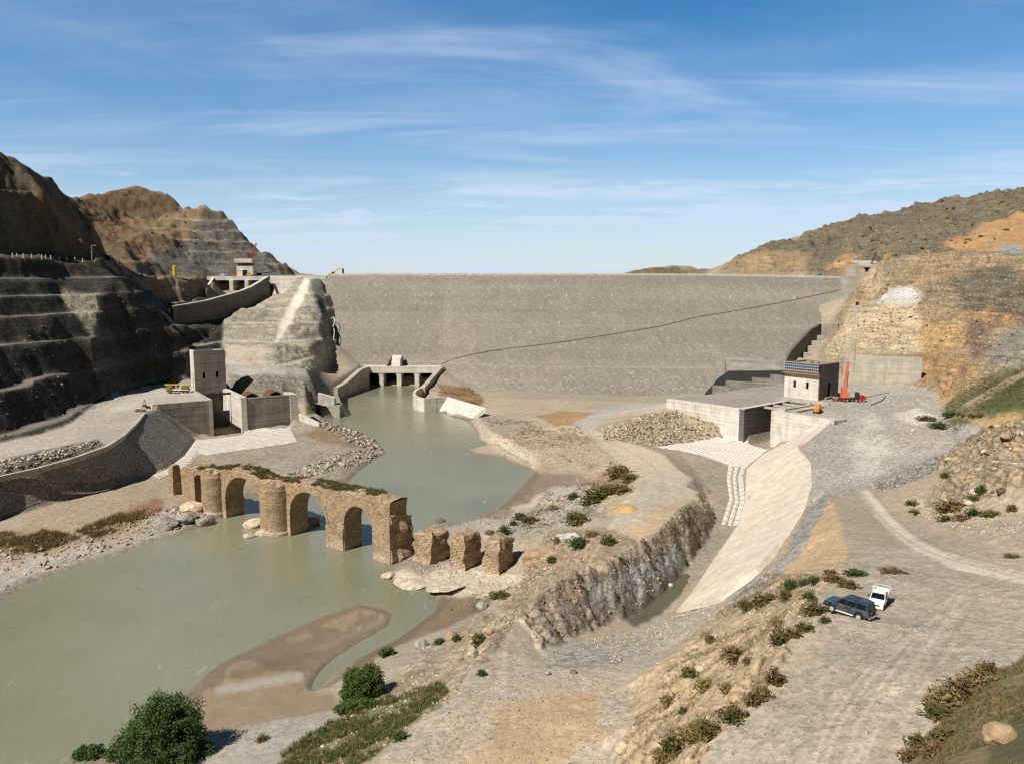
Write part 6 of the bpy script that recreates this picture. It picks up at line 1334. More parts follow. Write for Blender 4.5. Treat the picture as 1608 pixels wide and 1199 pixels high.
    part(r, 'chassis', MB().box(-4.4,5.6,-1.1,1.1,.8,1.4), 'dark_steel', local=True); part(r, 'cab', MB().box(-4.4,-2.2,-1.2,1.2,1.1,3.4), 'green_paint', local=True, bevel=.15); part(r, 'windscreen', MB().box(-4.44,-4.4,-1.0,1.0,2.2,3.1), 'car_glass', local=True); part(r, 'bed', MB().box(-1.8,5.6,-1.25,1.25,1.4,1.7), 'side_trim', local=True); part(r, 'engine_house', MB().box(2.4,5.4,-1.1,1.1,1.7,3.4), 'green_paint', local=True, bevel=.1)
    part(r, 'drill_mast', MB().box(-5.4,5.4,-.3,.3,3.7,4.2), 'yellow_paint', local=True); part(r, 'mast_post', MB().box(-.5,-.1,-.25,.25,1.7,3.7), 'yellow_paint', local=True); wheels_row(r, (-3.3,2.6,4.2), (-1.05,1.05), .55, .4)
    # white and green pickup with men's gear at the corner of the terrace
    p = hg(220, 646); z = gz(p.x, p.y) + .05; r = thing('small_car', 'white and green small car parked at the corner of the left terrace', 'car', (p.x, p.y, z), R(0))
    part(r, 'body', slab([(2.1,.4),(2.1,.85),(1.0,.95),(-2.0,.95),(-2.1,.4)], -.8, .8), 'green_paint', local=True, bevel=.06); part(r, 'cabin', slab([(.9,.95),(.4,1.45),(-1.0,1.45),(-1.6,.95)], -.75, .75, .2, 1.0), 'white_car_paint', local=True, bevel=.05); part(r, 'bonnet', MB().box(-2.05,-1.5,-.76,.76,.95,1.02), 'white_car_paint', local=True)
    part(r, 'window', MB().hexa([(-1.3,-.765,1.0),(.7,-.765,1.0),(.7,-.74,1.0),(-1.3,-.74,1.0)], [(-.9,-.69,1.38),(.35,-.69,1.38),(.35,-.66,1.38),(-.9,-.66,1.38)]), 'car_glass', local=True); wheels_row(r, (-1.3,1.3), (-.7,.7), .33, .22)
    p = hg(224, 641); z = gz(p.x, p.y); r = thing('survey_rig', 'dark skeletal drill rig standing just behind the small white and green car', 'drill rig', (p.x, p.y + 2, z), 0)
    m = MB()
    for dx, dy in ((-1,-.6),(1,-.6),(0,.8)): m.tube((dx,dy,0),(0,0,3.4),.1,n=6)
    part(r, 'tripod', m, 'dark_steel', local=True); part(r, 'motor', MB().box(-.6,.6,-.4,.4,.3,1.3), 'rust_steel', local=True, bevel=.05); part(r, 'winch', MB().tube((.9,-.4,.5),(.9,.4,.5),.4,n=12), 'dark_steel', local=True)
    for k, (u, v, lab, mt) in enumerate(((231,641,'dark oil drum standing left in the row at the terrace corner','dark_steel'),(235,641,'rusty oil drum standing in the middle of the row at the terrace corner','rust_steel'),(239,640.5,'white drum standing next to the end of the gate structure wall','white_paint'))):
        p = hg(u, v); z = gz(p.x, p.y); m = MB().tube((p.x,p.y,z-.1),(p.x,p.y,z+1.0),.5,n=14).tube((p.x,p.y,z+.35),(p.x,p.y,z+.42),.54,n=14).tube((p.x,p.y,z+.7),(p.x,p.y,z+.77),.54,n=14); one('oil_drum', m, mt, lab, 'drum', (p.x,p.y,z), 'drums at the terrace corner')
    # crest excavator
    p = PD(521, 432.5, 606); r = thing('excavator', 'yellow excavator with bent arm working at the left end of the dam crest', 'excavator', (p.x, p.y, 71.2), R(0))
    for s in (-1, 1): part(r, 'track', MB().prism([(-2.4,s*1.2-.35),(2.4,s*1.2-.35),(2.4,s*1.2+.35),(-2.4,s*1.2+.35)], 0, 1.0), 'dark_steel', local=True, bevel=.3)
    part(r, 'house', MB().box(-2.6,1.8,-1.4,1.4,1.1,2.7), 'yellow_paint', local=True, bevel=.2); part(r, 'cab', MB().box(.2,1.8,-1.4,-.2,1.4,3.9), 'yellow_paint', local=True, bevel=.1); part(r, 'cab_window', MB().box(.4,1.6,-1.44,-1.4,2.4,3.6), 'car_glass', local=True)
    m = MB().hexa([(1.2,-.25,2.0),(5.4,-.25,5.6),(5.4,.25,5.6),(1.2,.25,2.0)], [(1.2,-.25,2.8),(5.0,-.25,6.3),(5.0,.25,6.3),(1.2,.25,2.8)]); part(r, 'boom', m, 'yellow_paint', local=True)
    part(r, 'arm', MB().hexa([(5.0,-.22,5.5),(8.6,-.22,5.9),(8.6,.22,5.9),(5.0,.22,5.5)], [(5.0,-.22,6.2),(8.6,-.22,6.4),(8.6,.22,6.4),(5.0,.22,6.2)]), 'yellow_paint', local=True); part(r, 'bucket', MB().prism([(8.0,-.6),(9.2,-.6),(9.2,.6),(8.0,.6)], [2.6,2.2,2.2,2.6], 5.9), 'dark_steel', local=True)
    # machines on the spillway deck
    def small(name, cat, lab, u, D, z, L_, W_, H_, mat, rz=0):
        p = PD(u, 433, D); r = thing(name, lab, cat, (p.x, p.y, z), rz)
        part(r, 'body', MB().box(-L_/2, L_/2, -W_/2, W_/2, .5, H_*.55), mat, local=True, bevel=.12); part(r, 'cab', MB().box(-L_*.2, L_*.2, -W_*.4, W_*.4, H_*.55, H_), mat, local=True, bevel=.1); part(r, 'window', MB().box(-L_*.15, L_*.15, -W_*.42, -W_*.4, H_*.62, H_*.92), 'car_glass', local=True); wheels_row(r, (-L_*.32, L_*.32), (-W_*.45, W_*.45), .5, .35)
    small('tractor', 'tractor', 'small yellow tractor in front of the control house on the spillway deck', 392, 602, 71.6, 4.4, 1.8, 2.6, 'yellow_paint'); small('truck', 'truck', 'small red truck left of the control house on the spillway deck', 370, 606, 71.6, 4.2, 1.8, 2.6, 'red_paint'); small('truck', 'truck', 'small blue truck on the spillway deck below the thin mast', 360, 604, 71.6, 4.6, 1.8, 2.0, 'light_blue_paint'); small('van', 'van', 'cream van at the left end of the spillway deck', 350, 604, 71.6, 5.0, 1.8, 1.9, 'side_trim')
    small('truck', 'truck', 'blue truck parked at the right end of the dam crest', 1287, 606, 71.0, 5.4, 2.0, 2.2, 'light_blue_paint')
    small('site_truck', 'truck', 'orange and white truck below the lamp post on the left platform', 182, 470, gz(*PD(182,424,470).xy), 6.0, 2.0, 2.4, 'orange_paint'); small('site_car', 'car', 'pale parked car on the left platform, nearest the orange truck', 222, 510, gz(*PD(222,424,510).xy), 5.0, 1.9, 2.2, 'white_car_paint'); small('site_car', 'car', 'pale parked car on the left platform, nearest the yellow silo', 243, 520, gz(*PD(243,430,520).xy), 5.0, 1.9, 2.6, 'side_trim')
    p = PD(274.5, 430, 560); z = gz(p.x, p.y); r = thing('cement_silo', 'upright yellow cement silo on the platform below the terraced hill', 'silo', (p.x, p.y, z)); part(r, 'tank', MB().tube((0,0,1.2),(0,0,7.6),1.35,n=16).tube((0,0,7.6),(0,0,8.2),1.35,.5,16), 'yellow_paint', local=True); 
    for dx, dy in ((-1,-1),(1,-1),(1,1),(-1,1)): part(r, 'leg', MB().tube((dx*.85,dy*.85,-1),(dx*.85,dy*.85,1.3),.14,n=6), 'dark_steel', local=True)
    for (u, v0, v1, D, nm, cat, lab) in ((144,404,386,430,'lamp_post','lamp post','tall grey lamp post on the left road, beside the dark gully'),(188,424,401,480,'lamp_post','lamp post','tall grey lamp post behind the orange truck'),(361,432,399,606,'thin_mast','mast','thin dark mast rising from the spillway deck left of the control house')):
        a, b = PD(u, v0, D), PD(u, v1, D); a.z = min(a.z, gz(a.x, a.y)); m = MB().tube(a, b, .22, .12, 8)
        if nm == 'lamp_post': m.tube(b, b + Vector((1.6,0,.2)), .09, n=6).box(b.x+1.4, b.x+2.3, b.y-.2, b.y+.2, b.z+.1, b.z+.3)
        one(nm, m, 'pale_steel' if nm == 'lamp_post' else 'dark_steel', lab, cat, a)
    # red lattice crane behind the control house
    a, b = PD(393, 407, 625), PD(402.5, 382, 625); r = thing('lattice_crane', 'red lattice crane leaning up behind the control house', 'crane', (a.x, a.y, a.z - 8)); ax = (b - a).normalized(); s = Vector((.9,0,0)); m = MB(); t_ = Vector((0,.9,0)); cs = [s + t_, s - t_, -s - t_, -s + t_]
    for c in cs: m.tube(a + c - ax * 6, b + c * .5, .17, n=5)
    for k in range(8):
        p0, p1 = a.lerp(b, k/8), a.lerp(b, (k+1)/8); f0, f1 = 1 - .5*k/8, 1 - .5*(k+1)/8
        for i in range(4): m.tube(p0 + cs[i]*f0, p1 + cs[(i+1)%4]*f1, .1, n=4)
    part(r, 'boom', m, 'red_paint'); part(r, 'cab', MB().box(a.x-5, a.x+1.5, a.y-1.5, a.y+1.5, a.z-8, a.z-3), 'red_paint', bevel=.1)
    # guard stones along the left road
    us = (20,27,37,50,66,72,80,93,105,118,130); base = None
    for k, u in enumerate(us):
        v = np.interp(u, [0,60,120,165], [404,407,411,417]); p = hg(u, v - .5); m = MB().tube((p.x,p.y,p.z-.4),(p.x,p.y,p.z+1.9),.34,.26,8).tube((p.x,p.y,p.z+1.9),(p.x,p.y,p.z+2.1),.26,.1,8)
        one('guard_post', m, 'concrete_pale', ('first','second','third','fourth','fifth','sixth','seventh','eighth','ninth','tenth','eleventh')[k] + ' pale guard post from the left along the road on the dark canyon wall', 'guard post', (p.x,p.y,p.z), 'guard posts on the canyon road')
build_plant()
# ------------------------------------------------------------------ stones, boulders and plants
mat_stone('pale_stone', srgb(190, 172, 146)); mat_stone('tan_stone', srgb(172, 148, 114)); mat_stone('grey_stone', srgb(150, 144, 133)); mat_stone('dark_stone', srgb(112, 104, 92)); mat_stone('white_stone', srgb(186, 172, 152))
def ico():
    bm = bmesh.new(); bmesh.ops.create_icosphere(bm, subdivisions=1, radius=1.0); v = np.array([tuple(x.co) for x in bm.verts]); f = np.array([[x.index for x in y.verts] for y in bm.faces]); bm.free(); return v, f
IV, IF = ico()
def np_mesh(name, V, F, mats, mi=None):
    me = bpy.data.meshes.new(name); k = F.shape[1]
    me.vertices.add(len(V)); me.vertices.foreach_set('co', V.astype(np.float32).ravel()); me.loops.add(F.size); me.loops.foreach_set('vertex_index', F.astype(np.int32).ravel())
    me.polygons.add(len(F)); me.polygons.foreach_set('loop_start', np.arange(0, F.size, k, dtype=np.int32)); me.polygons.foreach_set('loop_total', np.full(len(F), k, np.int32))
    for m in mats: me.materials.append(MATS[m])
    if mi is not None: me.polygons.foreach_set('material_index', mi.astype(np.int32))
    me.update(calc_edges=True); return link(bpy.data.objects.new(name, me))
def world_samples(pix, n, rs, world=None):
    p = np.array(world if world is not None else wpoly(pix, 4)); lo, hi = p.min(0), p.max(0); out = np.zeros((0, 2))
    for _ in range(60):
        q = rs.uniform(lo, hi, (n * 3, 2)); m = np.zeros(len(q), bool)
        for (x0, y0), (x1, y1) in zip(p, np.roll(p, -1, 0)):
            if y0 != y1: m ^= ((y0 > q[:, 1]) != (y1 > q[:, 1])) & (q[:, 0] < (x1 - x0) * (q[:, 1] - y0) / (y1 - y0) + x0)
        out = np.concatenate([out, q[m]])
        if len(out) >= n: break
    return out[:n]
def gzv(q):
    y = np.clip(q[:, 1], GY[0], GY[-2]); r = np.clip(np.searchsorted(GY, y) - 1, 0, len(GY) - 2); fy = (y - GY[r]) / (GY[r+1] - GY[r]); s = np.clip((q[:, 0] / y - S0) / (S1 - S0) * (NS - 1), 0, NS - 1.001); c = s.astype(int); fx = s - c
    return (Z1[r, c] * (1 - fx) + Z1[r, c+1] * fx) * (1 - fy) + (Z1[r+1, c] * (1 - fx) + Z1[r+1, c+1] * fx) * fy
def stones(name, pix, n, s0, s1, mats, seed, power=3.0, clump=None):
    rs = np.random.RandomState(seed); q = world_samples(pix, n, rs)
    if clump: q = q[(fbm(q[:, 0], q[:, 1], clump, 3, seed) + rs.uniform(-.25, .25, len(q))) > -.02]
    n = len(q); z = gzv(q); ok = z > 0.02; q, z = q[ok], z[ok]; n = len(q)
    sz = s0 + (s1 - s0) * rs.rand(n) ** power
    V = IV[None] * (1 + rs.uniform(-.48, .42, (n, len(IV), 1))); V = V * (sz[:, None] * rs.uniform(.5, 1.35, (n, 3)) * np.array([1, 1, .7]))[:, None, :] * .5
    a = rs.uniform(0, 6.28, n); c, s = np.cos(a)[:, None], np.sin(a)[:, None]; x = V[..., 0] * c - V[..., 1] * s; y = V[..., 0] * s + V[..., 1] * c
    V = np.stack([x + q[:, :1], y + q[:, 1:], V[..., 2] + (z + sz * rs.uniform(-.12, .14, n))[:, None]], -1).reshape(-1, 3)
    F = (IF[None] + (np.arange(n) * len(IV))[:, None, None]).reshape(-1, 3); mi = np.repeat(rs.randint(0, len(mats), n), len(IF))
    return tag(np_mesh(name, V, F, mats, mi), kind='stuff')
def build_stones():
    P_, T_, G_, D_, W_ = 'pale_stone', 'tan_stone', 'grey_stone', 'dark_stone', 'white_stone'
    L = lambda o, lab, cat: tag(o, lab, cat)
    L(stones('riprap', [(497,656),(545,669),(575,682),(604,710),(590,716),(556,698),(520,678),(494,666)], 520, .7, 2.4, [P_, G_, G_, D_], 1, 1.5), 'grey and pale rock armour along the tip of the left bank', 'riprap')
    L(stones('riprap', [(452,744),(500,724),(560,708),(602,710),(572,728),(520,742),(470,750)], 340, .6, 2.2, [P_, G_, G_, D_], 2, 1.6), 'pale broken rocks in a band behind the old bridge', 'riprap')
    L(stones('rockfill_slope', [(1062,641),(1126,640),(1147,684),(1100,693),(1030,701),(948,690),(944,674),(1000,655)], 2900, .5, 1.6, [P_, T_, G_, D_], 3, 1.7), 'tan rock fill slope left of the right gate structure', 'rock fill')
    L(stones('loose_stones', [(780,955),(815,965),(790,1000),(745,1052),(702,1108),(640,1095),(598,1062),(660,1020),(740,975)], 3400, .08, .75, [P_, T_, T_, G_], 4, 3.4, 5), 'scree of pale stones on the bank above the sandy beach', 'stones')
    L(stones('loose_stones', [(650,836),(740,814),(850,800),(900,800),(868,836),(760,850),(690,852)], 1300, .18, .9, [P_, G_, T_], 5, 2.6, 12), 'grey stones strewn on the bank behind the ruined piers', 'stones')
    L(stones('loose_stones', [(1010,1062),(1140,950),(1205,900),(1290,905),(1270,950),(1240,1002),(1210,1062),(1150,1125),(1090,1205),(960,1250),(985,1160)], 5200, .05, .55, [P_, T_, T_, G_], 6, 4.2, 6), 'loose stones on the slope below the parked vehicles', 'stones')
    L(stones('loose_stones', [(0,850),(130,832),(250,798),(330,790),(345,812),(240,842),(130,876),(0,925)], 1300, .25, 1.5, [P_, G_, T_, G_], 7, 3.0, 14), 'stones along the near left river bank', 'stones')
    L(stones('loose_stones', [(850,1020),(1000,985),(1090,955),(1140,945),(1080,1000),(960,1050),(870,1052)], 3600, .08, .6, [G_, P_, G_, T_], 7, 3.5, 9), 'grey gravel heaps beside the dark creek', 'stones')
    L(stones('loose_stones', [(812,966),(900,906),(1020,846),(1090,782),(1118,800),(1100,852),(1060,896),(1030,935),(960,978),(885,1003),(845,1018)], 900, .15, 1.0, [D_, T_, G_, D_], 8, 3.4, 6), 'broken rock on the dark eroded cliff below the dirt road', 'stones')
    L(stones('loose_stones', [(850,836),(950,832),(990,850),(900,905),(812,963),(785,955),(815,925),(826,900),(840,868)], 2600, .10, .7, [T_, P_, D_, T_], 9, 3.0, 7), 'rubble on the ridge behind the ruined abutment', 'stones')
    L(stones('loose_stones', [(760,660),(790,690),(905,690),(985,742),(960,800),(880,740),(800,712),(756,694)], 1500, .2, 1.0, [P_, T_, P_], 10, 3.0, 12), 'stones on the right bank of the upper pool', 'stones')
    L(stones('loose_stones', [(1280,660),(1440,610),(1485,650),(1480,725),(1430,750),(1300,790),(1262,800),(1275,740)], 3200, .15, .8, [G_, G_, W_, P_], 11, 3.2), 'grey rubble scattered on the right gravel platform', 'stones')
    L(stones('loose_stones', [(1372,765),(1440,735),(1490,708),(1500,722),(1445,752),(1385,772)], 900, .3, 1.1, [G_, D_, G_], 12, 2.0), 'dark gravel bank at the rim of the right platform', 'stones')
    L(stones('loose_stones', [(1410,770),(1480,800),(1608,800),(1608,850),(1500,832),(1430,805)], 1500, .08, .7, [P_, T_, G_, W_], 13, 3.6), 'stones below the rocky outcrop by the road', 'stones')
    L(stones('loose_stones', [(0,726),(70,710),(150,692),(160,698),(115,714),(60,729),(0,743)], 420, .5, 1.5, [D_, G_, P_], 14, 1.5), 'line of dark rocks on the rim of the left embankment', 'stones')
    L(stones('outcrop_rocks', [(1500,705),(1550,676),(1608,660),(1680,655),(1680,790),(1608,795),(1535,800),(1480,800),(1468,788),(1495,760),(1478,735)], 260, .4, 2.6, [T_, T_, P_, D_], 15, 2.4), 'jumbled tan rocks of the outcrop beside the road', 'rocks')
    L(stones('loose_stones', [(1340,885),(1608,870),(1608,1010),(1480,1120),(1400,1199),(1130,1199),(1250,1010),(1280,950)], 6000, .03, .2, [P_, G_, T_, D_], 16, 3.5), 'small stones on the gravel parking plateau', 'stones')
    L(stones('loose_stones', [(760,1060),(960,1060),(1000,1110),(960,1199),(620,1199),(700,1120)], 5200, .04, .32, [P_, T_, G_, D_], 17, 3.8), 'pebbles on the sandy ground in the foreground', 'stones')
    L(stones('loose_stones', [(1300,560),(1350,480),(1440,410),(1608,410),(1608,590),(1480,610),(1440,560)], 1500, .4, 2.0, [T_, P_, T_, G_], 18, 3.4, 14), 'rocks and debris lying on the right hill', 'rocks')
build_stones()
def boulder(u, v, w, h, mat, lab, seed, flat=.7, group=None, sub=3):
    p = hg(u, v); s = (p.y * cp - (p.z - CZ) * sp) / FPX; W_, H_ = w * s * .92, h * s * .85
    bm = bmesh.new(); bmesh.ops.create_icosphere(bm, subdivisions=sub, radius=1.0); rg = random.Random(seed)
    pl = [(Vector((rg.gauss(0,1), rg.gauss(0,1), rg.gauss(0,1))).normalized(), rg.uniform(.62, .92)) for _ in range(13)]
    for x in bm.verts:
        d = x.co.normalized(); r_ = 1.0
        for n, k in pl:
            c = d.dot(n)
            if c > .05: r_ = min(r_, k / c)
        x.co = d * r_ * (1 + rg.uniform(-.03, .03))
    me = bpy.data.meshes.new('boulder'); bm.to_mesh(me); bm.free(); me.materials.append(MATS[mat])
    o = link(bpy.data.objects.new('boulder', me)); o.location = (p.x, p.y, max(p.z, -.1) + H_ * .22); o.scale = (W_ * .56, W_ * .5, H_ * .62); o.rotation_euler = (rg.uniform(-.2,.2), rg.uniform(-.2,.2), rg.uniform(0,.6))
    return tag(o, lab, 'boulder', group)
def build_boulders():
    B = [(398,838,34,17,'pale_stone','large pale boulder in the water left of the second round bridge pier'),(392,856,20,9,'pale_stone','low flat rock in the river farthest left below the round pier'),(413,852,26,10,'pale_stone','low flat rock in the river right of another flat rock below the round pier'),
    (438,846,52,16,'pale_stone','broad pale rock ledge directly under the second round bridge pier'),(470,842,34,16,'pale_stone','pale pointed rock right of the second round pier under the arch'),(491,834,26,16,'pale_stone','rounded pale rock at the right end of the rock ledge under the arch'),
    (258,824,46,18,'grey_stone','big smooth grey rock on the left river bank by the bridge'),(292,816,38,17,'grey_stone','grey rock between the big smooth rock and the first round pier'),(324,822,34,18,'grey_stone','jagged grey rock at the waterline below the first round pier'),(300,800,40,16,'pale_stone','pale slanting rock slab left of the first round pier'),
    (530,866,30,7,'pale_stone','thin pale rock rim in the water at the foot of the first square pier'),(610,905,24,13,'pale_stone','small rounded rock at the left tip of the pale rock shelf'),(645,913,62,9,'white_stone','long white rock slab at the waterline before the ruined piers'),(700,922,66,7,'white_stone','flat white rock slab below the middle ruined pier'),(690,903,40,6,'white_stone','whitish rock slab between the first two ruined piers'),(755,926,56,6,'white_stone','flat white rock slab below the ruined pier nearest the bank'),
    (691,819,18,8,'dark_stone','small dark rock in the upper pool near the stony bank'),(757,955,20,17,'grey_stone','dark grey angular boulder on the beach edge below the abutment'),(708,1003,22,19,'tan_stone','tan square boulder beside a small green bush on the scree'),(662,1016,24,19,'grey_stone','grey angular boulder at the top of the lower scree'),(744,1030,20,22,'pale_stone','pale upright triangular boulder on the scree near the dirt track'),(768,993,16,10,'tan_stone','small tan boulder at the edge of the dirt track'),
    (977,1176,26,22,'pale_stone','pale rounded boulder at the bottom of the stony slope'),(1098,1052,20,13,'pale_stone','pale boulder high on the stony slope'),(1066,1083,28,12,'tan_stone','long tan boulder in the middle of the stony slope'),(1156,1098,34,18,'tan_stone','tan flat boulder just below the plateau edge'),(1178,1087,16,9,'white_stone','small white boulder just below the plateau edge'),
    (1569,1163,52,46,'tan_stone','big round tan boulder half buried in the grassy hump'),(1435,678,10,9,'white_stone','small white block on the right platform rim near dry grass'),(900,1056,14,8,'dark_stone','small dark boulder on the grey gravel by the sand'),(860,1058,12,8,'grey_stone','small grey boulder left of the dark one by the sand'),(1052,918,12,5,'white_stone','white block lying in the dark creek bed')]
    for k, (u, v, w, h, m, lab) in enumerate(B): boulder(u, v, w, h, m, lab, 40 + k)
    p = hg(893, 850); m = MB().obox((p.x, p.y + 2), (.95,.3), (-.3,.95), 5.0, 3.6, p.z - .6, p.z + .9); one('concrete_block', m, 'concrete_pale', 'pale flat concrete block lying on the ridge above the ruined abutment', 'block', tuple(p), bevel=.1)
    m = stones  # dirt heap on the road
    p = hg(990, 803); c = MB(); n = 16; rows = [[Vector((p.x + rr*2.9*math.cos(6.283*k/n)*(1+.12*math.sin(k*2.3)), p.y + 1 + rr*2.9*math.sin(6.283*k/n), p.z + 1.5*max(0,1-rr)**.8 - .15 + .12*math.sin(k*1.9+rr*5))) for k in range(n+1)] for rr in (1.05,.8,.55,.3,.02)]
    for a, b in zip(rows[:-1], rows[1:]): c.loft(a, b)
    mat_stone('orange_sand', srgb(186, 156, 108), .15); one('sand_heap', c, 'orange_sand', 'small orange sand heap dumped on the dirt road', 'sand heap', tuple(p), smooth=True)
build_boulders()
def mat_leaf(name, col, var=.3, tr=.25):
    m, nt, b = nodes(name); T = NT(nt); n = T.noise(T.pos(), 1.6, 3, .6); rnd = T.n('ShaderNodeNewGeometry').outputs['Random Per Island']
    f = T.math('ADD', T.mr(n, .3, .7, 1 - var, 1 + var), T.mr(rnd, 0, 1, -var, var))
    c = T.scale(T.mixc(0.0, col, col), T.math('MAXIMUM', f, .2)); T.link(c, b.inputs['Base Color']); b.inputs['Roughness'].default_value = .65; b.inputs['Specular IOR Level'].default_value = .25
    tl = T.n('ShaderNodeBsdfTranslucent'); T.link(c, tl.inputs[0]); mx = T.n('ShaderNodeMixShader', i_0=tr); T.link(b.outputs[0], mx.inputs[1]); T.link(tl.outputs[0], mx.inputs[2]); T.link(mx.outputs[0], nt.nodes['Material Output'].inputs[0])
mat_leaf('leaf_dark', srgb(80, 100, 52)); mat_leaf('leaf_bright', srgb(92, 110, 52)); mat_leaf('leaf_olive', srgb(104, 98, 56)); mat_leaf('leaf_dry', srgb(142, 122, 78)); mat_leaf('leaf_rust', srgb(122, 98, 66)); mat_leaf('leaf_green', srgb(78, 90, 50)); mat_stone('bark', srgb(92, 76, 58))
def leaf_quads(C, size, rs, up=.3):
    """C: leaf centres (n,3) -> quad vertices"""
    n = len(C); a = rs.normal(size=(n, 3)); a[:, 2] *= .8; a /= np.linalg.norm(a, axis=1, keepdims=True); b = np.cross(a, rs.normal(size=(n, 3))); b /= np.linalg.norm(b, axis=1, keepdims=True)
    s = size * rs.uniform(.6, 1.3, (n, 1)); V = np.stack([C - a * s - b * s * .38, C + a * s - b * s * .38, C + a * s * .9 + b * s * .38, C - a * s * .9 + b * s * .38], 1); return V.reshape(-1, 3), np.arange(4 * n).reshape(-1, 4)
def big_bush(u, v, name, lab, clumps, n, size, mat, seed, stems=6):
    """clumps: (dx, dy, z, rx, rz) in metres round the base"""
    p = hg(u, v); rs = np.random.RandomState(seed); r = thing(name, lab, 'tree', (p.x, p.y, p.z)); tot = sum(c[3]**2 * c[4] for c in clumps); out = []
    for dx, dy, z, rx, rz in clumps:
        k = int(n * rx**2 * rz / tot); d = rs.normal(size=(k, 3)); d /= np.linalg.norm(d, axis=1, keepdims=True); rad = rs.rand(k, 1) ** .45 * np.where(rs.rand(k, 1) < .12, rs.uniform(1.0, 1.28, (k, 1)), 1.0)
        tw = 1 + .28 * np.sin(d[:, :1] * 7 + seed) * np.cos(d[:, 1:2] * 6 + d[:, 2:] * 5) + rs.normal(size=(k, 1)) * .08
        c = d * rad * tw * np.array([rx, rx, rz]) + np.array([p.x + dx, p.y + dy, p.z + z])
        keep = (np.sin(c[:, 0] * 2.1 + seed) + np.sin(c[:, 1] * 2.3) + np.sin(c[:, 2] * 2.6 + 1) + rs.normal(size=k) * .6) > -1.1; out.append(c[keep])
    C = np.concatenate(out); C = C[C[:, 2] > p.z - .3]; V, F = leaf_quads(C, size, rs); o = np_mesh('foliage', V - np.array(tuple(r.location)), F, [mat]); o.parent = r
    m = MB()
    for k in range(stems):
        c = clumps[k % len(clumps)]; a = rs.uniform(0, 6.28); q = [Vector((p.x + .5*math.cos(a), p.y + .5*math.sin(a), p.z - .3)), Vector((p.x + c[0]*.5 + .4*math.cos(a), p.y + c[1]*.5, p.z + c[2]*.6)), Vector((p.x + c[0] + .6*math.cos(a), p.y + c[1] + .5*math.sin(a), p.z + c[2] + c[4]*.5))]
        m.tube(q[0], q[1], .16, .10, 7).tube(q[1], q[2], .10, .04, 6)
    part(r, 'stem', m, 'bark'); return r
def build_trees():
    big_bush(252, 1192, 'willow_bush', 'large dark green willow bush on the near river bank at bottom left', [(0,0,4.6,3.8,4.2),(.8,0,7.4,2.6,2.6),(3.2,.6,5.6,2.9,3.4),(-3.2,0,2.8,2.8,2.8),(1.2,-1.2,5.6,2.4,2.4),(4.8,.4,2.6,2.0,2.3),(-5.2,-.6,1.6,1.9,1.7),(6.4,.2,1.5,1.6,1.4),(-6.4,-.4,1.1,1.4,1.2),(.5,-3.0,2.2,3.0,2.4),(3.6,-2.6,2.0,2.6,2.2)], 60000, .155, 'leaf_dark', 3, 9)
    big_bush(135, 1190, 'low_bush', 'low dark green bush left of the large willow bush', [(0,0,.8,1.4,1.0),(1.4,0,.9,1.2,1.1),(-1.0,.2,.5,1.0,.7)], 4500, .17, 'leaf_dark', 5, 3)
    big_bush(566, 1100, 'willow_bush', 'rounded green bush standing between the sand bar and the stony scree', [(0,0,2.6,2.3,2.6),(1.6,.6,4.2,1.8,1.9),(-1.0,0,3.8,1.7,1.9),(2.4,.4,2.4,1.6,1.8),(-1.7,-.3,1.4,1.7,1.5)], 26000, .13, 'leaf_bright', 7, 6)
    big_bush(604, 1030, 'low_bush', 'small bright green bush right above the rounded green bush', [(0,0,.7,1.1,.8),(.9,.3,.8,.9,.8)], 3000, .15, 'leaf_bright', 8, 3)
    big_bush(553, 1116, 'low_bush', 'bright green weedy bush in front of the rounded green bush', [(0,0,.7,1.8,.9),(1.9,.3,.8,1.6,1.0),(-1.5,-.2,.5,1.3,.7),(3.4,.6,.6,1.3,.8)], 7500, .15, 'leaf_bright', 9, 4)
build_trees()
def shrub_mesh(name, mat, seed, n=420):
    rs = np.random.RandomState(seed); d = rs.normal(size=(n, 3)); d[:, 2] = np.abs(d[:, 2]) * .8 + .1; d /= np.linalg.norm(d, axis=1, keepdims=True); rad = rs.rand(n, 1) ** .5
    C = d * rad * np.array([.5, .5, .62]) * (1 + .25 * np.sin(5 * np.arctan2(d[:, 1:2], d[:, :1]) + seed)); V, F = leaf_quads(C, .075, rs)
    # upright thin stalks
    m = 70; a = rs.uniform(0, 6.28, m); r1 = rs.uniform(0, .18, m); r2 = r1 + rs.uniform(.05, .34, m); h = rs.uniform(.35, .85, m); w = .012
    B = np.stack([r1*np.cos(a), r1*np.sin(a), np.full(m, -.05)], 1); T_ = np.stack([r2*np.cos(a), r2*np.sin(a), h], 1); s = np.stack([-np.sin(a), np.cos(a), np.zeros(m)], 1) * w
    V2_ = np.stack([B - s, B + s, T_ + s * .4, T_ - s * .4], 1).reshape(-1, 3); F2 = np.arange(4*m).reshape(-1, 4) + len(V)
    o = np_mesh(name, np.concatenate([V, V2_]), np.concatenate([F, F2]), [mat]); return o
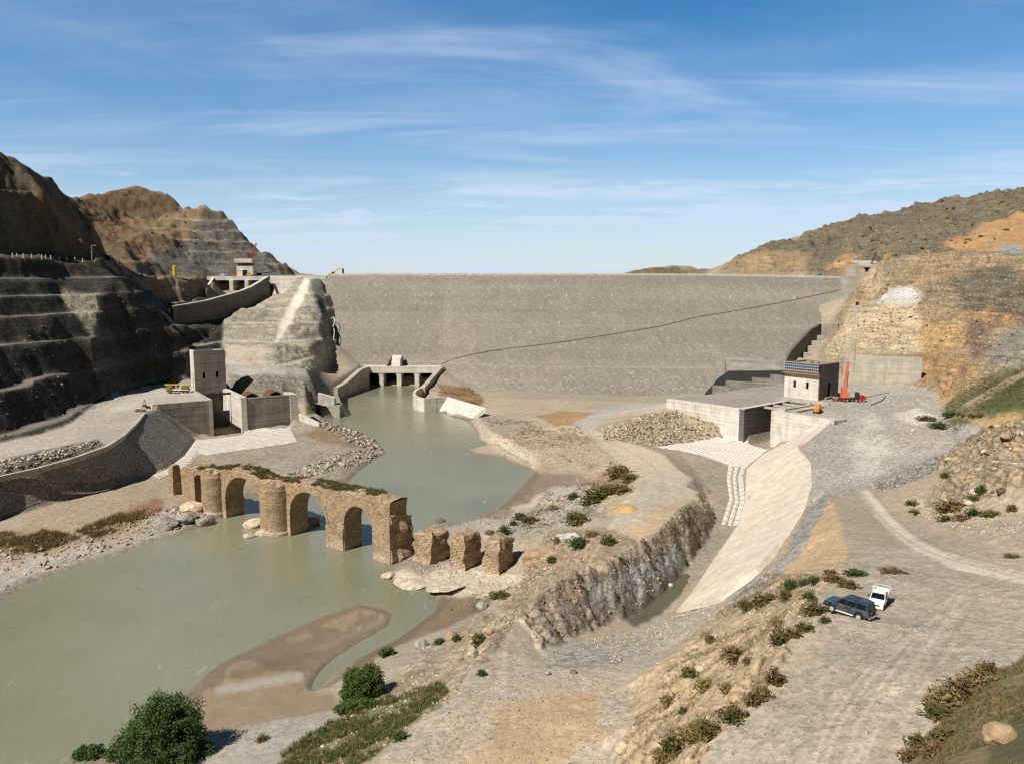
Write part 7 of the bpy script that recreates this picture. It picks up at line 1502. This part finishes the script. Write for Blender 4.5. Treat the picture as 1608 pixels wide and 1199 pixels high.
def build_scrub():
    o = stones('hillside_scrub', [(1130,432),(1180,398),(1240,381),(1300,365),(1350,345),(1420,334),(1470,321),(1608,297),(1720,275),(1720,330),(1608,375),(1500,395),(1345,430)], 3600, 1.2, 4.6, ['leaf_olive','leaf_olive','dark_stone','grey_stone'], 51, 2.4, 40); tag(o, 'dark scrub and rocks dotted over the far ridge on the right', 'scrub')
    o = stones('hillside_scrub', [(1340,470),(1390,408),(1480,399),(1608,407),(1700,420),(1700,580),(1608,590),(1540,570),(1440,555),(1350,545)], 1700, .5, 2.0, ['leaf_olive','leaf_olive','leaf_dry','dark_stone'], 52, 2.2, 18); tag(o, 'small dark scrub dotted over the right hill', 'scrub')
    o = stones('hillside_scrub', [(118,320),(200,297),(290,330),(320,330),(440,425),(300,430),(200,400),(150,385)], 900, .8, 2.6, ['leaf_olive','leaf_dry','dark_stone'], 53, 2.4, 40); tag(o, 'scrub and rocks on the brown hills behind the spillway', 'scrub')
    o = stones('loose_stones', [(640,885),(690,878),(800,902),(815,915),(770,922),(700,910),(640,900)], 500, .12, .8, ['pale_stone','tan_stone','white_stone'], 54, 3.0); tag(o, 'fallen masonry rubble round the ruined piers', 'stones')
    o = stones('loose_stones', [(60,500),(160,440),(340,500),(350,560),(290,595),(150,640),(0,690),(0,560)], 1400, .2, 1.2, ['dark_stone','grey_stone'], 55, 3.0); tag(o, 'fallen rock lying on the benches of the left canyon wall', 'stones')
    o = stones('loose_stones', [(500,1150),(620,1085),(705,1092),(690,1115),(640,1155),(560,1195),(470,1225)], 900, .08, .7, ['pale_stone','tan_stone','grey_stone'], 56, 3.2); tag(o, 'stones among the weeds beside the dirt track', 'stones')
    o = stones('loose_stones', [(700,960),(800,930),(850,905),(880,870),(840,868),(815,915)], 700, .12, .8, ['pale_stone','tan_stone','dark_stone'], 57, 3.0); tag(o, 'rubble tumbling down beside the buried bridge abutment', 'stones')
build_scrub()
def build_shrubs():
    kinds = {'olive': 'leaf_olive', 'rust': 'leaf_rust', 'green': 'leaf_green', 'dry': 'leaf_dry'}
    protos = {k: [shrub_mesh('shrub', m, 20 + 5*i + j).data for j in range(2)] for i, (k, m) in enumerate(kinds.items())}
    for o in [x for x in bpy.data.objects if x.name.startswith('shrub')]: bpy.data.objects.remove(o)
    word = {'olive': 'olive', 'rust': 'rusty brown', 'green': 'green', 'dry': 'straw coloured'}
    G = {'left of the parked vehicles': [(1176,957,30,22,'olive'),(1202,948,34,24,'olive'),(1234,940,20,20,'olive'),(1243,924,26,18,'green'),(1265,918,20,12,'green'),(1282,916,24,14,'green'),(1306,902,22,10,'olive'),(1344,903,34,12,'green'),(1312,912,30,12,'rust'),(1333,922,32,14,'olive'),(1271,942,22,18,'green'),(1280,963,36,22,'olive'),(1265,990,26,18,'olive'),(1297,977,16,12,'green'),(1224,982,26,16,'dry'),(1250,1000,18,16,'rust')],
     'along the plateau edge': [(1231,1008,36,30,'olive'),(1217,1072,30,30,'rust'),(1197,1096,30,26,'dry'),(1183,1106,28,22,'rust'),(1152,1131,40,26,'olive'),(1115,1158,46,34,'olive'),(1090,1162,34,30,'dry'),(1061,1180,40,34,'olive'),(1040,1196,30,22,'dry')],
     'low on the stony slope': [(1154,1034,34,24,'rust'),(1116,1008,16,12,'rust'),(1084,1062,26,20,'olive'),(1109,1082,30,20,'dry'),(1143,1084,26,16,'dry'),(1050,1104,26,18,'dry'),(1075,1119,18,12,'green'),(1176,1040,18,12,'rust')],
     'on the grassy hump': [(1434,1190,34,22,'rust'),(1445,1170,34,24,'olive'),(1476,1125,44,22,'olive'),(1488,1106,50,30,'dry'),(1507,1094,50,36,'rust'),(1536,1075,44,30,'dry'),(1553,1057,30,24,'rust'),(1485,1160,36,22,'olive'),(1470,1182,40,20,'rust')],
     'below the rocky outcrop': [(1433,792,18,10,'olive'),(1436,808,16,10,'green'),(1485,750,14,12,'green'),(1496,800,44,20,'rust'),(1486,817,22,12,'olive'),(1514,815,26,10,'rust'),(1530,785,18,12,'olive'),(1530,809,22,16,'green'),(1542,774,16,18,'green'),(1559,809,30,10,'olive'),(1575,772,14,10,'green'),(1590,801,16,12,'rust'),(1592,875,24,6,'olive'),(1402,898,34,6,'rust')],
     'between pool and dirt road': [(770,838,16,8,'dry'),(792,838,18,18,'green'),(806,824,12,10,'green'),(817,815,20,14,'green'),(831,819,24,12,'olive'),(900,783,18,14,'green'),(868,800,16,10,'dry'),(925,792,24,16,'olive'),(940,784,44,26,'olive'),(958,776,34,20,'olive'),(972,746,40,20,'rust'),(990,756,26,18,'olive'),(906,820,34,22,'olive'),(974,772,30,16,'rust')],
     'above the ruined abutment': [(784,937,28,12,'olive'),(867,882,16,12,'green'),(880,850,20,12,'olive'),(909,857,30,18,'green'),(955,853,22,18,'olive'),(930,842,22,12,'dry')],
     'among the foreground scree': [(718,1005,14,12,'green'),(690,1010,18,10,'green'),(752,1012,22,24,'olive'),(628,1160,26,14,'green'),(411,1163,18,12,'rust'),(756,1060,14,12,'green')],
     'beside the right hillside track': [(1455,660,26,10,'olive'),(1475,672,26,14,'green'),(1492,654,22,12,'green'),(1506,652,6,8,'rust'),(1513,654,6,7,'green'),(1523,654,6,7,'rust'),(1530,655,10,7,'green'),(1540,654,12,8,'rust'),(1560,672,14,6,'green')]}
    ordn = ['first','second','third','fourth','fifth','sixth','seventh','eighth','ninth','tenth','eleventh','twelfth','thirteenth','fourteenth','fifteenth','sixteenth','seventeenth']
    rg = random.Random(9)
    for place, items in G.items():
        for k, (u, v, w, h, kind) in enumerate(sorted(items)):
            p = hg(u, v); s = (p.y * cp - (p.z - CZ) * sp) / FPX; o = link(bpy.data.objects.new('shrub', protos[kind][k % 2])); W_ = w * s; H_ = max(h * s * 1.05, .25)
            o.location = (p.x, p.y + .2, gz(p.x, p.y + .2) - .03); o.scale = (W_ * 1.25, W_ * 1.15, H_ * 1.1); o.rotation_euler = (0, 0, rg.uniform(0, 6.28)); tag(o, f'{word[kind]} shrub {place}, {ordn[k]} from the left', 'shrub', 'shrubs ' + place)
build_shrubs()
def tufts(name, q, z, n_bl, hgt, mats, seed, lab, cat, wdt=.02, spread=.25):
    rs = np.random.RandomState(seed); n = len(q); k = n_bl; a = rs.uniform(0, 6.28, (n, k)); ln = rs.uniform(.1, 1, (n, k)) * spread; h = hgt * rs.uniform(.5, 1.2, (n, k)) * rs.uniform(.6, 1.3, (n, 1)); bx = q[:, :1] + rs.normal(size=(n, k)) * spread * .5; by = q[:, 1:] + rs.normal(size=(n, k)) * spread * .5
    B = np.stack([bx, by, np.repeat(z[:, None], k, 1) - .03], -1); T_ = B + np.stack([np.cos(a) * ln, np.sin(a) * ln, h], -1); s = np.stack([-np.sin(a), np.cos(a), np.zeros_like(a)], -1) * wdt
    V = np.stack([B - s, B + s, T_ + s * .5, T_ - s * .5], 2).reshape(-1, 3); F = np.arange(len(V)).reshape(-1, 4); mi = np.repeat(rs.randint(0, len(mats), n), k); return tag(np_mesh(name, V, F, mats, mi), lab, cat, kind='stuff')
def build_grass():
    def area(pix, n, seed, clump): 
        rs = np.random.RandomState(seed); q = world_samples(pix, n, rs); q = q[(fbm(q[:, 0], q[:, 1], clump, 3, seed) + rs.uniform(-.2, .2, n)) > -.05]; z = gzv(q); ok = z > .3; return q[ok], z[ok]
    q, z = area([(560,1105),(690,1072),(705,1090),(660,1125),(600,1175),(540,1230),(420,1230),(440,1180),(500,1145)], 3800, 31, 3.2); tufts('grass', q, z, 14, .55, ['leaf_olive','leaf_green','leaf_bright','leaf_dry'], 1, 'green and olive weeds on the near bank beside the dirt track', 'grass', .03, .4)
    q, z = area([(1400,1215),(1480,1132),(1540,1073),(1608,1030),(1720,990),(1720,1240),(1450,1260)], 5200, 32, 4); tufts('grass', q, z, 12, .22, ['leaf_olive','leaf_dry','leaf_dry','leaf_green'], 2, 'grass on the hump at the bottom right corner', 'grass', .012, .2)
    q, z = area([(120,835),(240,785),(256,798),(200,825),(150,845)], 900, 33, 6); tufts('dry_brush', q, z, 14, .9, ['leaf_rust','leaf_rust','leaf_dry'], 3, 'rusty brown dry brush on the left bank', 'brush', .05, .8)
    q, z = area([(0,838),(70,834),(128,843),(60,868),(0,872)], 800, 34, 6); tufts('dry_brush', q, z, 14, .9, ['leaf_rust','leaf_dry','leaf_olive'], 4, 'brown dry brush at the left edge of the river bank', 'brush', .05, .8)
    q, z = area([(1000,1120),(1140,950),(1205,900),(1300,905),(1270,950),(1243,1002),(1212,1062),(1150,1125),(1095,1205),(960,1250)], 6500, 35, 4); tufts('dry_grass', q, z, 10, .28, ['leaf_dry','leaf_olive','leaf_dry'], 5, 'thin dry grass on the slope below the parked vehicles', 'grass', .015, .25)
    q, z = area([(860,770),(985,735),(1000,770),(950,800),(850,835),(800,840)], 1500, 36, 7); tufts('dry_grass', q, z, 10, .5, ['leaf_dry','leaf_olive','leaf_green'], 6, 'dry grass on the bank beside the dirt road', 'grass', .03, .5)
    q, z = area([(1480,622),(1530,598),(1608,575),(1608,650),(1540,650),(1500,690)], 2600, 37, 10); tufts('grass', q, z, 8, .45, ['leaf_olive','leaf_green','leaf_dry'], 7, 'grass on the right hillside below the track', 'grass', .05, .8)
    q, z = area([(760,655),(905,668),(985,740),(960,745),(850,712),(790,690)], 1200, 38, 8); tufts('dry_brush', q, z, 10, .5, ['leaf_dry','leaf_rust','leaf_dry'], 8, 'dry brush on the bank by the upper pool', 'brush', .05, .7)
    q, z = area([(690,606),(740,610),(762,624),(752,640),(692,627)], 420, 39, 9); tufts('dry_brush', q, z, 10, .7, ['leaf_dry','leaf_rust'], 9, 'brown brush on the mound right of the outlet', 'brush', .06, 1.0)
    q, z = area([(482,637),(500,631),(514,637),(504,649),(484,649)], 300, 40, 9); tufts('grass', q, z, 10, .7, ['leaf_bright','leaf_olive'], 10, 'green weeds behind the basin wall', 'grass', .06, .8)
    rs = np.random.RandomState(41); s = rs.uniform(-9, 66, 5200); k = rs.uniform(.5, 6.1, 5200); w = [bw(a, b, ZT(a) + .35) for a, b in zip(s, k)]; q = np.array([(p.x, p.y) for p in w]); z = np.array([p.z for p in w]); keep = (fbm(q[:, 0], q[:, 1], 5, 3, 41) + .05 * (k - 3)) > -.06
    tufts('grass', q[keep], z[keep], 10, .5, ['leaf_olive','leaf_dry','leaf_green','leaf_olive'], 11, 'grass and weeds growing on top of the old bridge', 'grass', .04, .45)
build_grass()
